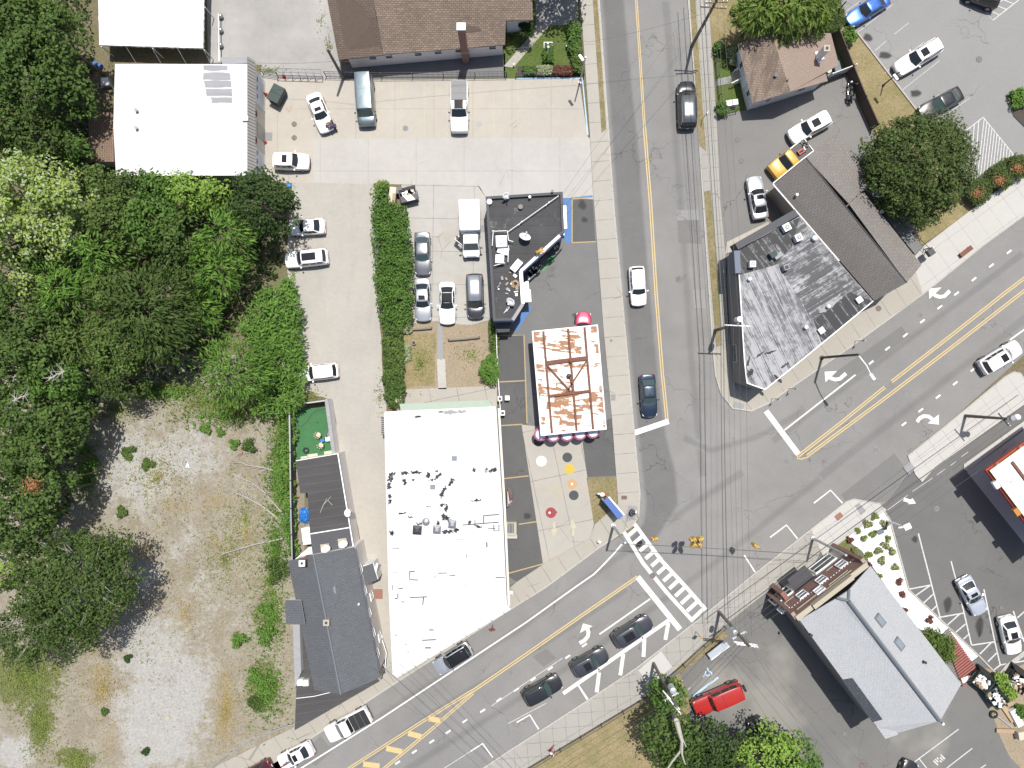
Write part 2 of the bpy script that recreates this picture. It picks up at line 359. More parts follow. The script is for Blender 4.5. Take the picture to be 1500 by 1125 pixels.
# ---- leaves
leafmat('leaf_maple', (.034,.062,.017),(.066,.108,.03))
leafmat('leaf_mid', (.038,.082,.018),(.075,.135,.032))
leafmat('leaf_bright', (.125,.185,.045),(.21,.275,.085),(.4,.44,.31),.83)
leafmat('leaf_lime', (.09,.16,.03),(.16,.24,.055))
leafmat('leaf_olive', (.042,.074,.02),(.085,.127,.036))
leafmat('leaf_dark', (.02,.04,.014),(.042,.07,.022))
leafmat('leaf_dull', (.03,.054,.016),(.06,.094,.027))
leafmat('leaf_feather', (.045,.1,.018),(.095,.17,.035))
leafmat('leaf_vine', (.05,.11,.022),(.1,.175,.04))
leafmat('leaf_yew', (.034,.055,.018),(.066,.094,.032))
leafmat('leaf_pine', (.05,.09,.02),(.115,.165,.04))
leafmat('leaf_grassy', (.08,.125,.03),(.16,.185,.06))
leafmat('leaf_straw', (.2,.175,.08),(.32,.26,.13))
leafmat('leaf_sage', (.12,.15,.09),(.24,.27,.17))
leafmat('leaf_varieg', (.08,.11,.035),(.2,.2,.09),(.5,.5,.35),.8)
leafmat('leaf_red', (.075,.03,.024),(.13,.06,.045))
leafmat('leaf_rust', (.22,.1,.05),(.3,.16,.09))

n = NT('rust_stain'); f = n.math('ADD', n.math('MULTIPLY', n.noise(1.2,5,.7),.3),.85)
M['rust_stain'] = n.bsdf(n.mul(n.mix(n.ss(n.math('MULTIPLY', n.rgb(n.attr('mask'))[0], n.ss(n.noise(.7,5,.7),.35,.6)),.1,.9,0.,.8),(.36,.34,.305),(.34,.2,.1)), f),.9)
# ------------------------------------------------------------------ objects
ORG = {}
def tag(o, label=None, cat=None, group=None, kind=None):
    if label: o['label'] = label
    if cat: o['category'] = cat
    if group: o['group'] = group
    if kind: o['kind'] = kind
    return o
def thing(name, label, cat, loc=(0,0,0), rz=0, group=None):
    o = bpy.data.objects.new(name, None); C.objects.link(o)
    o.empty_display_size = .3
    o.location = loc; o.rotation_euler = (0,0, rz)
    ORG[o.name] = Vector(loc)
    return tag(o, label, cat, group)

class MB:
    def __init__(s): s.v = []; s.f = []; s.mi = []; s.mats = []
    def m(s, mat):
        if isinstance(mat, str): mat = M[mat]
        if mat not in s.mats: s.mats.append(mat)
        return s.mats.index(mat)
    def face(s, pts, mat):
        b = len(s.v); s.v += [tuple(p) for p in pts]; s.f.append(list(range(b, b + len(pts)))); s.mi.append(s.m(mat)); return s
    def mesh(s, vs, fs, mat):
        b = len(s.v); k = s.m(mat); s.v += [tuple(p) for p in vs]
        for f in fs: s.f.append([b + i for i in f]); s.mi.append(k)
        return s
    def prism(s, pts, z0, z1, mat, top=None, bottom=True):
        """pts: list of (x, y); a wall round them from z0 to z1 and lids"""
        n = len(pts); vs = [(p[0], p[1], z0) for p in pts] + [(p[0], p[1], z1) for p in pts]
        s.mesh(vs, [[i, (i + 1) % n, n + (i + 1) % n, n + i] for i in range(n)], mat)
        if top is not False: s.face([(p[0], p[1], z1) for p in pts], top or mat)
        if bottom: s.face([(p[0], p[1], z0) for p in reversed(pts)], mat)
        return s
    def slab(s, pts, t, mat, side=None):
        n = len(pts); up = [Vector(p) for p in pts]; lo = [p - Vector((0,0, t)) for p in up]
        s.face(up, mat); s.face(list(reversed(lo)), side or mat)
        s.mesh(up + lo, [[i, (i + 1) % n, n + (i + 1) % n, n + i] for i in range(n)], side or mat)
        return s
    def box(s, c, size, mat, rz=0, M4=None, top=None):
        hx, hy, hz = size[0] / 2, size[1] / 2, size[2] / 2
        m = M4 or Matrix.Rotation(rz, 4, 'Z')
        vs = [Vector(c) + m @ Vector((x * hx, y * hy, z * hz)) for z in (-1,1) for x, y in ((-1,-1),(1,-1),(1,1),(-1,1))]
        s.mesh(vs, [[3,2,1,0],[0,1,5,4],[1,2,6,5],[2,3,7,6],[3,0,4,7]], mat)
        s.mesh(vs, [[4,5,6,7]], top or mat)
        return s
    def tube(s, p0, p1, r0, mat, r1=None, n=8, caps=True):
        p0 = Vector(p0); p1 = Vector(p1); r1 = r0 if r1 is None else r1
        d = (p1 - p0).normalized(); a = d.orthogonal().normalized(); b = d.cross(a)
        vs = []
        for p, r in ((p0, r0),(p1, r1)):
            vs += [p + (a * math.cos(2 * math.pi * i / n) + b * math.sin(2 * math.pi * i / n)) * r for i in range(n)]
        fs = [[i, (i + 1) % n, n + (i + 1) % n, n + i] for i in range(n)]
        if caps: fs += [list(range(n - 1,-1,-1)), list(range(n, 2 * n))]
        return s.mesh(vs, fs, mat)
    def path(s, pts, r, mat, n=6):
        rs = r if isinstance(r, (list, tuple)) else [r] * len(pts)
        for i in range(len(pts) - 1): s.tube(pts[i], pts[i + 1], rs[i], mat, rs[i + 1], n)
        return s
    def ball(s, c, r, mat, n=10, sz=1., m=6):
        vs = []; fs = []
        for i in range(m + 1):
            t = math.pi * i / m
            for j in range(n):
                a = 2 * math.pi * j / n
                rr = r if not isinstance(r, tuple) else 1
                rx, ry, rz_ = (r, r, r * sz) if not isinstance(r, tuple) else r
                vs.append((c[0] + rx * math.sin(t) * math.cos(a), c[1] + ry * math.sin(t) * math.sin(a), c[2] + rz_ * math.cos(t)))
        for i in range(m):
            for j in range(n): fs.append([i * n + j, (i + 1) * n + j, (i + 1) * n + (j + 1) % n, i * n + (j + 1) % n])
        return s.mesh(vs, fs, mat)
    def disc(s, c, r, z, mat, n=24):
        return s.face([(c[0] + r * math.cos(2 * math.pi * i / n), c[1] + r * math.sin(2 * math.pi * i / n), z) for i in range(n)], mat)
    def wallbox(s, A, B, s0, s1, z0, z1, o0, o1, mat):
        """a box on the wall line A to B: s along it (m), o outwards (to the right of A->B)"""
        d = Vector((B[0] - A[0], B[1] - A[1],0)).normalized(); n = Vector((d.y, -d.x, 0))
        c = Vector((A[0], A[1],0)) + d * (s0 + s1) / 2 + n * (o0 + o1) / 2; c.z = (z0 + z1) / 2
        return s.box(c, (abs(s1 - s0), abs(o1 - o0), z1 - z0), mat, math.atan2(d.y, d.x))
    def build(s, name, parent=None, local=False, smooth=False, bevel=0, sub=0, weld=False):
        me = bpy.data.meshes.new(name)
        off = Vector((0,0,0))
        if parent is not None and not local: off = ORG[parent.name]
        me.from_pydata([(x - off.x, y - off.y, z - off.z) for x, y, z in s.v],[], s.f)
        for m in s.mats: me.materials.append(m)
        me.polygons.foreach_set('material_index', s.mi)
        bm = bmesh.new(); bm.from_mesh(me)
        if weld or bevel or sub: bmesh.ops.remove_doubles(bm, verts=bm.verts, dist=1e-4)
        if not all(len(f.verts) > 4 and abs(f.normal.z) > .999 for f in bm.faces) or weld:
            bmesh.ops.recalc_face_normals(bm, faces=bm.faces)
        bm.to_mesh(me); bm.free()
        o = bpy.data.objects.new(name, me); C.objects.link(o)
        ORG[o.name] = Vector(off)
        if smooth: me.polygons.foreach_set('use_smooth', [True] * len(me.polygons))
        if bevel:
            b = o.modifiers.new('b', 'BEVEL'); b.width = bevel; b.segments = 2; b.limit_method = 'ANGLE'
        if sub:
            b = o.modifiers.new('s', 'SUBSURF'); b.levels = sub; b.render_levels = sub
        if parent is not None: o.parent = parent
        return o

def wpoly(pts, z=0.): return [W(x, y, z) for x, y in pts]
def up_face(mb, pts3, mat):
    a = sum(p.x * q.y - q.x * p.y for p, q in zip(pts3, pts3[1:] + pts3[:1]))
    mb.face(pts3 if a > 0 else list(reversed(pts3)), mat)
def sheet(name, pts, mat, lvl, kind='structure'):
    mb = MB(); z = .004 * lvl
    up_face(mb, [Vector((p.x, p.y, z)) for p in wpoly(pts)], mat)
    return tag(mb.build(name), kind=kind)
def slabs(name, pts, mat, z, side=None):
    mb = MB(); p = wpoly(pts)
    mb.prism([(q.x, q.y) for q in p],-.05, z, side or 'kerb_stone', mat, False)
    return tag(mb.build(name), kind='structure')
def strip_pts(pts, w):
    """a band of width w (m) along world points"""
    L = []; Rr = []
    for i, p in enumerate(pts):
        a = pts[max(i - 1,0)]; b = pts[min(i + 1, len(pts) - 1)]
        d = Vector((b[0] - a[0], b[1] - a[1])).normalized(); n = Vector((-d.y, d.x)) * w / 2
        L.append((p[0] + n.x, p[1] + n.y)); Rr.append((p[0] - n.x, p[1] - n.y))
    return L, Rr
def band(mb, pts, w, z, mat):
    p = [W(x, y) for x, y in pts]; L, Rr = strip_pts(p, w)
    for i in range(len(p) - 1):
        up_face(mb, [Vector((*q, z)) for q in (L[i], L[i + 1], Rr[i + 1], Rr[i])], mat)
def kerb(pts, w=.16, z=.13):
    mb = MB(); p = [W(x, y) for x, y in pts]; L, Rr = strip_pts(p, w)
    mb.prism(L + list(reversed(Rr)),-.04, z, 'kerb_stone')
    return tag(mb.build('kerb'), kind='structure')
def ragged(pts, amp, seed, lev=4):
    """roughen a closed outline (pixels)"""
    r = random.Random(seed); p = [Vector(q) for q in pts]
    for _ in range(lev):
        q = []
        for i, a in enumerate(p):
            b = p[(i + 1) % len(p)]; m = (a + b) / 2; d = (b - a)
            q += [a, m + Vector((-d.y, d.x)).normalized() * r.uniform(-1,1) * amp if d.length > .8 else m]
        p = q; amp *= .55
    return [tuple(q) for q in p]
def blob(cx, cy, rx, ry, seed, n=9, rot=0):
    r = random.Random(seed); o = []
    for i in range(n):
        a = 2 * math.pi * i / n; k = r.uniform(.6,1.15); x = rx * k * math.cos(a); y = ry * k * math.sin(a)
        o.append((cx + x * math.cos(rot) - y * math.sin(rot), cy + x * math.sin(rot) + y * math.cos(rot)))
    return o
# ================================================================== SETTING
def off_(pts, d):
    p = [Vector(q) for q in pts]; o = []
    for i, q in enumerate(p):
        a = p[max(i - 1,0)]; b = p[min(i + 1, len(p) - 1)]; t = (b - a).normalized(); o.append((q.x - t.y * d, q.y + t.x * d))
    return o
mb = MB(); mb.face([(-260,-260,0),(260,-260,0),(260,260,0),(-260,260,0)], 'soil'); tag(mb.build('ground'), kind='structure')
sheet('road', [(858,-500),(1004,-500),(1008,-60),(1010,30),(1024,200),(1030,300),(1044,512),(1054,573),(1073,597),(1100,601),(1124,590),(1241,510),(1351,430),
               (1440,358),(1540,285),(2400,-360),(2500,-260),(1560,480),(1500,520),(1377,630),(1345,670),(1300,740),(1239,736),(1100,845),(1028,904),(932,979),(860,1027),
               (740,1104),(-300,1800),(-400,1650),(250,1215),(394,1121),(573,1004),(754,886),(799,860),(876,802),(930,775),(936,757),(937,720),(929,637),(919,523),
               (899,305),(878,11),(872,-60)], 'asphalt', 1)
def soft_sheet(name, pts, w, mat, lvl):
    """a patch that fades out over the last w pixels at its edge"""
    p = [Vector(q) for q in pts]; n = len(p); A = sum(p[i].x * p[(i + 1) % n].y - p[(i + 1) % n].x * p[i].y for i in range(n)); sg = 1 if A > 0 else -1; inn = []
    for i in range(n):
        u = (p[i] - p[i - 1]).normalized(); v = (p[(i + 1) % n] - p[i]).normalized(); m = Vector((-u.y - v.y, u.x + v.x)) * sg
        inn.append(p[i] + m / max(.6, m.length) * w)
    co = [W(*q, 0) for q in p] + [W(*q, 0) for q in inn]
    for c in co: c.z = .004 * lvl
    me = bpy.data.meshes.new(name); me.from_pydata(co, [],[[i, (i + 1) % n, n + (i + 1) % n, n + i] for i in range(n)] + [list(range(n, 2 * n))])
    at = me.color_attributes.new('mask', 'FLOAT_COLOR', 'POINT'); at.data.foreach_set('color', [0.,0.,0.,1.] * n + [1.,1.,1.,1.] * n)
    bm = bmesh.new(); bm.from_mesh(me); bmesh.ops.triangulate(bm, faces=[f for f in bm.faces if len(f.verts) > 4])
    for f in bm.faces:
        if f.normal.z < 0: f.normal_flip()
    bm.to_mesh(me); bm.free(); me.materials.append(M[mat]); o = bpy.data.objects.new(name, me); C.objects.link(o); return tag(o, kind='structure')
soft_sheet('road_lane', [(880,8),(872,-90),(912,-90),(917,0),(928,120),(937,205),(945,300),(953,400),(960,480),(970,580),(979,640),(992,690),(996,740),(965,790),(930,815),(905,806),(940,765),(943,738),(932,637),(921,523),(901,305)],7, 'lane_soft', 1.7)
for k, (pts, wd) in enumerate((([(300,1215),(480,1098),(650,990),(760,922),(850,855),(930,800),(1020,735),(1090,690)],8),([(560,1150),(700,1062),(830,978),(950,895),(1060,815),(1180,718),(1260,655)],8),([(500,1140),(640,1040),(800,942),(920,862)],6),([(1130,648),(1240,566),(1360,476),(1500,370)],7),([(1200,700),(1300,622),(1420,530),(1520,452)],9),([(975,0),(985,150),(1000,330),(1012,520),(1030,700)],8),([(1000,640),(1040,660),(1110,640),(1180,600)],7))):
    L_ = [Vector(p) for p in off_(pts, wd)]; R_ = [Vector(p) for p in off_(pts, -wd)]
    soft_sheet('tyre_track', [tuple(p) for p in L_] + [tuple(p) for p in reversed(R_)], wd * .9, 'track_soft', 1.2 + k * .06)
for nm, p, m, l in (
    ('road_patch', [(992,308),(1022,307),(1024,322),(992,323)], 'asphalt_light', 2),('road_patch', [(992,323),(1024,322),(1027,357),(994,356)], 'asphalt_patch', 2),
    ('road_patch', [(1014,425),(1032,424),(1034,451),(1017,452)], 'asphalt_light', 2),('road_patch', [(780,962),(800,950),(815,964),(796,977)], 'asphalt_patch', 2),
    ('road_patch', [(440,1106),(470,1078),(487,1100),(462,1122)], 'asphalt_patch', 2),('road_patch', [(1232,725),(1310,664),(1330,690),(1300,735),(1240,735)], 'asphalt_patch', 2),
    ('road_patch', [(1218,549),(1320,478),(1332,492),(1232,566)], 'asphalt_patch', 2)):
    sheet(nm, p, m, l)
# ---- the vacant lot: one grid, its soil, sand and weeds as a colour mask
def vacant():
    x0, x1, y0, y1, st = -160,446,520,1300,3
    nx = int((x1 - x0) / st) + 1; ny = int((y1 - y0) / st) + 1
    X, Y = np.meshgrid(np.linspace(x0, x1, nx), np.linspace(y0, y1, ny))
    def g(L):
        m = np.zeros_like(X)
        for cx, cy, rx, ry, w in L: m = np.maximum(m, w * np.exp(-(((X - cx) / rx) ** 2 + ((Y - cy) / ry) ** 2) * .8))
        return m
    Rm = g([(205,690,70,80,.8),(265,665,75,50,.7),(330,740,60,60,.42),(215,850,35,55,.6),(265,800,60,60,.5),(230,960,62,70,.85),(230,1060,75,85,.98),(275,1000,45,70,.8),(20,1100,38,30,.9),(360,900,40,60,.4),(300,860,40,60,.5)])
    Gm = g([(35,990,70,60,.95),(60,1060,26,60,.8),(110,1112,34,22,.9),(245,572,70,18,.85),(330,590,90,26,.6),(408,700,22,110,.6),(415,620,20,40,.8),(385,905,46,60,.55),(385,1010,40,60,.75),(130,690,24,70,.5),(100,1040,45,55,.3),(300,560,120,30,.5),(170,610,40,30,.5)])
    Bm = g([(255,740,60,26,.5),(310,735,60,30,.55),(145,1000,26,60,.58),(330,1040,20,75,.66),(215,880,40,40,.45),(350,600,80,60,.4),(165,1090,26,50,.6),(310,800,40,30,.5),(215,810,30,30,.5),(110,950,50,30,.5)])
    co = np.stack([(X - 750) / K, (562.5 - Y) / K, np.full_like(X, .004)],-1).reshape(-1,3)
    i = np.arange(nx * ny).reshape(ny, nx)
    f = np.stack([i[:-1, :-1], i[1:, :-1], i[1:, 1:], i[:-1,1:]],-1).reshape(-1,4)
    me = bpy.data.meshes.new('vacant_lot'); me.from_pydata(co.tolist(),[], f.tolist())
    a = me.color_attributes.new('mask', 'FLOAT_COLOR', 'POINT')
    a.data.foreach_set('color', np.stack([Rm, Gm, Bm, np.ones_like(Rm)],-1).reshape(-1).astype(np.float32))
    me.materials.append(M['vacant_ground'])
    o = bpy.data.objects.new('vacant_lot', me); C.objects.link(o); tag(o, kind='structure')
vacant()
sheet('gravel_lane', ragged([(428,268),(550,268),(556,330),(557,420),(560,540),(566,600),(571,860),(577,992),(556,1000),(548,900),(535,820),(505,700),(488,588),(444,572),(432,500),(420,380)],2.2,5,3), 'gravel_lane', 2)
sheet('gravel_yard', ragged([(300,-200),(480,-200),(500,80),(500,117),(384,117),(384,95),(305,92)],2,6,2), 'gravel_yard', 1)
sheet('concrete_lot', [(378,116),(848,115),(861,201),(459,204),(459,268),(378,268)], 'concrete_warm', 3)
sheet('concrete_lot', [(459,204),(861,201),(868,204),(870,292),(826,290),(712,290),(700,272),(459,268)], 'concrete_pale', 3)
sheet('concrete_yard', ragged([(588,270),(701,272),(712,290),(722,468),(690,476),(640,470),(604,474),(598,400)],1,9,2), 'concrete_back', 3)
sheet('dirt_yard', [(575,462),(728,462),(728,572),(575,574)], 'dirt_patch', 1)
sheet('dry_grass_patch', ragged([(592,490),(638,488),(638,565),(592,568)],3,12,3), 'dry_grass', 2)
sheet('garden_path', [(641,474),(648,474),(649,526),(641,526)], 'slab_grey', 4)
sheet('garden_path', [(640,526),(652,526),(654,570),(642,570)], 'concrete_pale', 4)
sheet('back_patio', [(580,571),(728,565),(728,604),(580,606)], 'concrete_path', 4)
sheet('shop_forecourt', [(726,288),(870,288),(884,483),(905,640),(905,730),(862,790),(796,828),(757,853),(735,860),(730,590),(722,470)], 'asphalt_dark', 2)
sheet('concrete_path', [(764,622),(851,632),(870,768),(864,790),(796,828),(776,700)], 'concrete_path', 3)
sheet('lawn_patch', [(859,700),(903,698),(907,740),(870,768)], 'verge_grass', 4)
sheet('parking_lot', [(1188,-300),(1188,-40),(1255,48),(1344,164),(1432,292),(1500,232),(1700,90),(1700,-300)], 'asphalt_light', 2)
sheet('house_lot', [(1040,166),(1100,158),(1252,105),(1282,190),(1345,350),(1120,430),(1050,380)], 'asphalt_house_lot', 2)
sheet('dry_grass_strip', ragged([(1190,-40),(1255,48),(1344,164),(1432,292),(1442,296),(1350,358),(1300,250),(1278,192),(1248,112),(1215,40)],.8,4,2), 'dry_grass', 3)
sheet('front_yard', ragged([(1030,-60),(1190,-60),(1205,40),(1118,52),(1044,78)],1,3,2), 'dry_grass', 2)
sheet('front_lawn', [(1044,74),(1090,62),(1104,160),(1052,168)], 'lawn', 3)
sheet('garden_path', [(1048,116),(1078,110),(1080,120),(1050,126)], 'slab_grey', 4)
sheet('house_garden', [(735,-60),(852,-60),(850,116),(738,114)], 'lawn', 2)
sheet('house_driveway', [(782,-80),(848,-80),(846,36),(785,38)], 'asphalt_light', 3)
sheet('garden_path', [(738,97),(752,99),(807,35),(790,37)], 'concrete_path', 4)
sheet('flower_bed', [(832,35),(850,33),(852,113),(838,113)], 'soil_dark', 4)
sheet('flower_bed', [(758,97),(838,95),(840,114),(757,114)], 'soil_dark', 3)
sheet('alley', [(497,97),(740,78),(740,114),(497,116)], 'asphalt_dark', 2)
# the lots south of the diagonal road
sheet('back_lot', [(1236,792),(1300,735),(1345,672),(1480,570),(1700,420),(1700,1100),(1440,1000),(1330,900)], 'asphalt_back_lot', 2)
sheet('side_lot', [(600,1320),(769,1126),(943,1021),(1060,916),(1140,852),(1240,785),(1420,960),(1700,1080),(1700,1400),(600,1400)], 'asphalt_dusty', 1)
sheet('dry_lawn', ragged([(560,1320),(769,1126),(940,1022),(996,985),(1010,1030),(1002,1100),(980,1320)],1.4,8,3), 'dry_grass', 3)
sheet('grass_strip', [(1058,922),(1067,931),(1000,985),(984,983)], 'verge_grass', 3)
sheet('gravel_bed', [(1292,742),(1303,761),(1331,864),(1359,889),(1434,960),(1421,970),(1390,930),(1340,920),(1262,806),(1236,788)], 'white_gravel', 5)
sheet('lawn_patch', [(1222,800),(1238,788),(1258,814),(1256,822)], 'lawn_yellow', 6)
sheet('station_slab', [(1416,691),(1500,630),(1700,490),(1700,1046),(1488,781)], 'sidewalk_slab', 4)
sheet('mulch_bed', ragged([(1420,975),(1470,985),(1560,950),(1560,1180),(1480,1110),(1450,1040)],2,4,2), 'dirt_patch', 3)
# ---- sidewalks
slabs('sidewalk', [(851,-60),(850,0),(864,197),(869,285),(884,483),(896,610),(905,730),(905,738),(936,742),(936,720),(929,637),(919,523),(899,305),(878,11),(872,-60)], 'sidewalk_ns', .12)
slabs('sidewalk', [(905,738),(936,742),(935,757),(926,770),(900,787),(877,802),(799,860),(754,888),(573,1004),(394,1121),(250,1215),(-100,1440),(-120,1410),(235,1185),(320,1120),(432,1064),(560,984),(700,900),(757,852),(796,826),(864,788),(871,768)], 'sidewalk_diag', .118)
slabs('sidewalk', [(1005,-60),(1008,0),(1023,192),(1030,300),(1044,512),(1066,512),(1062,372),(1055,300),(1050,190),(1038,0),(1034,-60)], 'sidewalk_ns_grey', .12)
slabs('sidewalk', [(1044,512),(1048,550),(1056,577),(1073,598),(1100,602),(1124,591),(1241,511),(1351,431),(1335,380),(1280,430),(1165,520),(1118,562),(1098,560),(1070,450),(1066,512)], 'sidewalk_diag', .122)
slabs('sidewalk', [(1351,431),(1440,359),(1540,286),(1740,140),(1700,95),(1540,218),(1440,294),(1353,360),(1335,380)], 'sidewalk_pale', .12)
slabs('sidewalk', [(1239,735),(1100,844),(1028,903),(932,978),(860,1026),(740,1103),(300,1400),(330,1440),(769,1126),(943,1021),(1060,917),(1140,853),(1150,860),(1190,830)], 'sidewalk_ns_grey', .12)
slabs('sidewalk', [(1239,735),(1250,731),(1288,738),(1298,747),(1234,792),(1205,815),(1188,776)], 'sidewalk_pale', .124)
slabs('traffic_island', [(1329,668),(1377,630),(1470,553),(1484,545),(1494,547),(1500,556),(1600,490),(1620,515),(1500,593),(1364,690),(1350,706),(1340,695)], 'sidewalk_pale', .12)
slabs('kerb_strip', [(1411,680),(1500,616),(1640,515),(1646,524),(1500,626),(1416,690),(1411,687)], 'sidewalk_pale', .12)
slabs('verge', [(867,-60),(868,0),(881,195),(888,190),(875,0),(872,-60)], 'verge_grass', .135)
slabs('verge', [(1006,-60),(1010,0),(1024,214),(1034,222),(1029,160),(1018,0),(1016,-60)], 'verge_grass', .135)
slabs('verge', [(1031,281),(1040,279),(1052,400),(1057,506),(1049,508),(1043,440)], 'verge_grass', .137)
slabs('sidewalk_ramp', [(1062,372),(1064,355),(1125,325),(1132,340),(1080,366)], 'concrete_warm', .1)
slabs('sidewalk_slab', [(935,981),(968,953),(985,977),(950,1003)], 'sidewalk_slab', .128)
for p in ([(1356,587),(1372,575),(1381,588),(1364,600)],): pass
for p in ([(1322,684),(1332,676),(1340,686),(1330,695)],[(1251,740),(1258,737),(1268,748),(1260,755)],[(1075,588),(1090,592),(1088,600),(1072,597)],[(920,740),(932,742),(930,760),(915,765)]):
    slabs('tactile_pad', p, 'slab_grey', .128)
kerb([(872,-60),(878,11),(899,305),(919,523),(929,637),(937,722),(935,757),(926,770),(900,787),(877,802),(799,860),(754,888),(573,1004),(394,1121),(250,1215)])
kerb([(1006,-60),(1008,0),(1023,192),(1030,300),(1044,512),(1048,550),(1056,577),(1073,598),(1100,602),(1124,591),(1241,511),(1351,431),(1440,359),(1540,286),(1740,140)])
kerb([(300,1400),(740,1103),(860,1026),(932,978),(1028,903),(1100,844),(1239,735),(1250,731),(1288,738),(1303,761),(1331,864),(1359,890),(1434,961),(1462,990)])
kerb([(1255,48),(1344,164),(1380,214)])
kerb([(1329,668),(1377,630),(1470,553),(1484,545),(1494,547),(1500,556)])
kerb([(1400,1000),(1462,990),(1475,975),(1520,940)],.5,.15)
mb = MB()   # planted island in the far parking lot
p = [W(x, y) for x, y in ((1478,150),(1483,138),(1500,130),(1560,110),(1600,200),(1520,190),(1500,186),(1484,170))]
mb.prism([(q.x, q.y) for q in p],0,.15, 'kerb_stone', 'soil_dark'); tag(mb.build('planting_island'), kind='structure')

# ---- painted markings
mk_ = [0]
def mark(name, lines, w, mat, lvl=5, z=None):
    mb = MB(); mk_[0] += 1; lvl += mk_[0] * .06
    for k, l in enumerate(lines): band(mb, l, w, (z if z is not None else .004 * lvl) + k * .00008, mat)
    return tag(mb.build(name), kind='structure')
def shape(name, polys, mat, lvl=5, z=None):
    mb = MB()
    for k, p in enumerate(polys): up_face(mb, [Vector((q.x, q.y, (z if z is not None else .004 * lvl) + k * .00004)) for q in wpoly(p)], mat)
    return tag(mb.build(name), kind='structure')
off = off_
def double(name, pts, gap, w): mark(name, [off(pts, gap / 2), off(pts, -gap / 2)], w, 'paint_yellow')
double('centre_line', [(929,-60),(932,0),(944,187)],2.4,.1)
double('centre_line', [(944,187),(953,300),(961,430),(970,545),(977,615)],3.2,.13)
double('centre_line', [(934,845),(850,903),(770,959),(691,1013)],3.2,.13)
double('centre_line', [(691,1012),(620,1056),(514,1124),(420,1186)],3.,.12)
double('centre_line', [(693,1015),(630,1070),(566,1123),(500,1180)],3.,.12)
mark('hatch_bars', [[(628,1053),(645,1055)],[(598,1074),(617,1079)],[(566,1096),(589,1101)],[(532,1119),(556,1122)]],.6, 'paint_yellow')
double('centre_line', [(1169,668),(1232,619),(1296,567)],3.2,.13)
double('centre_line', [(1306,559),(1395,490),(1472,429),(1560,362),(1800,170)],3.2,.13)
double('centre_line', [(1182,668),(1290,588),(1400,504),(1500,426),(1580,368),(1820,180)],3.2,.13)
mark('centre_line', [[(1167.5,666.7),(1168,671.5),(1174,672.5),(1183,669.5)]],.13, 'paint_yellow')
mark('stop_line', [[(929.5,634),(979.5,617)]],.62, 'paint_white')
mark('stop_line', [[(934,845),(996,922)]],.62, 'paint_white')
mark('stop_line', [[(1122,602),(1169,665)]],.62, 'paint_white')
mark('edge_line', [[(380,1164),(443,1124),(560,1051),(690,965),(770,912),(844,859),(870,841),(887,824),(900,810),(911,797)]],.17, 'paint_white')
mark('lane_line', [[(878,929),(952.5,877)],[(1149,630),(1253,549)],[(1479,498),(1560,440)]],.17, 'paint_white')
def dashes(c, d, l=6.5, w=.2, ang=None):
    L = []
    for x, y in c:
        a = math.atan2(d[1], d[0]); L.append([(x - l * math.cos(a), y - l * math.sin(a)),(x + l * math.cos(a), y + l * math.sin(a))])
    mark('lane_dashes', L, w, 'paint_white')
dashes([(856,945),(831.5,962),(806,979),(781,995),(756.5,1010),(731,1025),(707,1041),(681,1056),(656.5,1072),(632.5,1086),(607,1101),(582.5,1117)],(.83,-.56),4.2)
dashes([(1276,531),(1300,510.5),(1326,491),(1351,470.5),(1376.5,450),(1401,430),(1426.5,409),(1452,389),(1478,369)],(.79,-.61),4.2)
dashes([(1324,621),(1348.5,601),(1374,581),(1399,561.5),(1425,541.5)],(.79,-.61),4.2)
mark('faint_line', [[(720,1034),(776,996),(824,964)],[(744,1060),(800,1030)],[(690,1100),(640,1132)]],.07, 'paint_faded')
cw = [[(911,774.5),(942,825),(975,866),(1015,910)],[(927,764),(968,820),(1005,860),(1034,893)],[(908,777),(929,762.5)]]
for k in range(12):
    t = (k + .75) / 12.2
    cw.append([(911 + t * 106 + 2,777 + t * 134),(927 + t * 108,765 + t * 131)])
mark('crosswalk', cw, .42, 'paint_white')
mark('buffer_hatching', [[(980,908),(825,1015.7)],[(979,912),(974.5,937)],[(944,936),(942.5,962)],[(913,958),(908.5,989)],[(877.5,985),(874,1014)]],.42, 'paint_white', 5)
mark('parking_tee', [[(825,1016),(846.7,1003),(861,1025)]],.25, 'paint_white')
mark('parking_tee', [[(757,1058),(776,1047),(789,1068)],[(690,1100),(707,1089),(722,1110)]],.16, 'paint_white')
mark('parking_tee', [[(1192,737),(1216.5,718),(1234,737)],[(1128,787),(1152,769),(1168,789)],[(1090,813),(1106,838)]],.16, 'paint_white')
def turn_arrow(head, tail, w=.42):
    mb = MB(); up_face(mb, [Vector((q.x, q.y, .0345)) for q in wpoly(head)], 'paint_white'); band(mb, tail, w, .034, 'paint_white')
    return tag(mb.build('turn_arrow'), kind='structure')
turn_arrow([(1207.5,544.5),(1226,543.5),(1209,560)],[(1213,550),(1217,554),(1223,556),(1230,555),(1239,547)])
turn_arrow([(1360,423),(1379,421),(1361,438)],[(1366,429),(1370,433),(1376,435),(1383,434),(1391,426)])
turn_arrow([(1375,607),(1375,622),(1358.5,620)],[(1343,618),(1347,612.5),(1353,609.5),(1360,610),(1368,616)])
turn_arrow([(854,913),(868,917),(849.5,927)],[(860,919),(862,926),(861,932),(856,938),(849,942)])
turn_arrow([(1341.5,737.5),(1336,729),(1330,738.5)],[(1323.5,731.5),(1334,734.5)])
# faint bay lines on the concrete lot
mark('bay_lines', [[(x, 121),(x + .4,200)] for x in (554,587,621.5,655,689,723.5,758)] + [[(386,220),(459,219.5)],[(459,120),(459.4,198)]],.07, 'paint_pale_yellow')
mark('blue_kerb_line', [[(757,115.5),(853,114.5),(861,198)]],.16, 'paint_pale_blue')
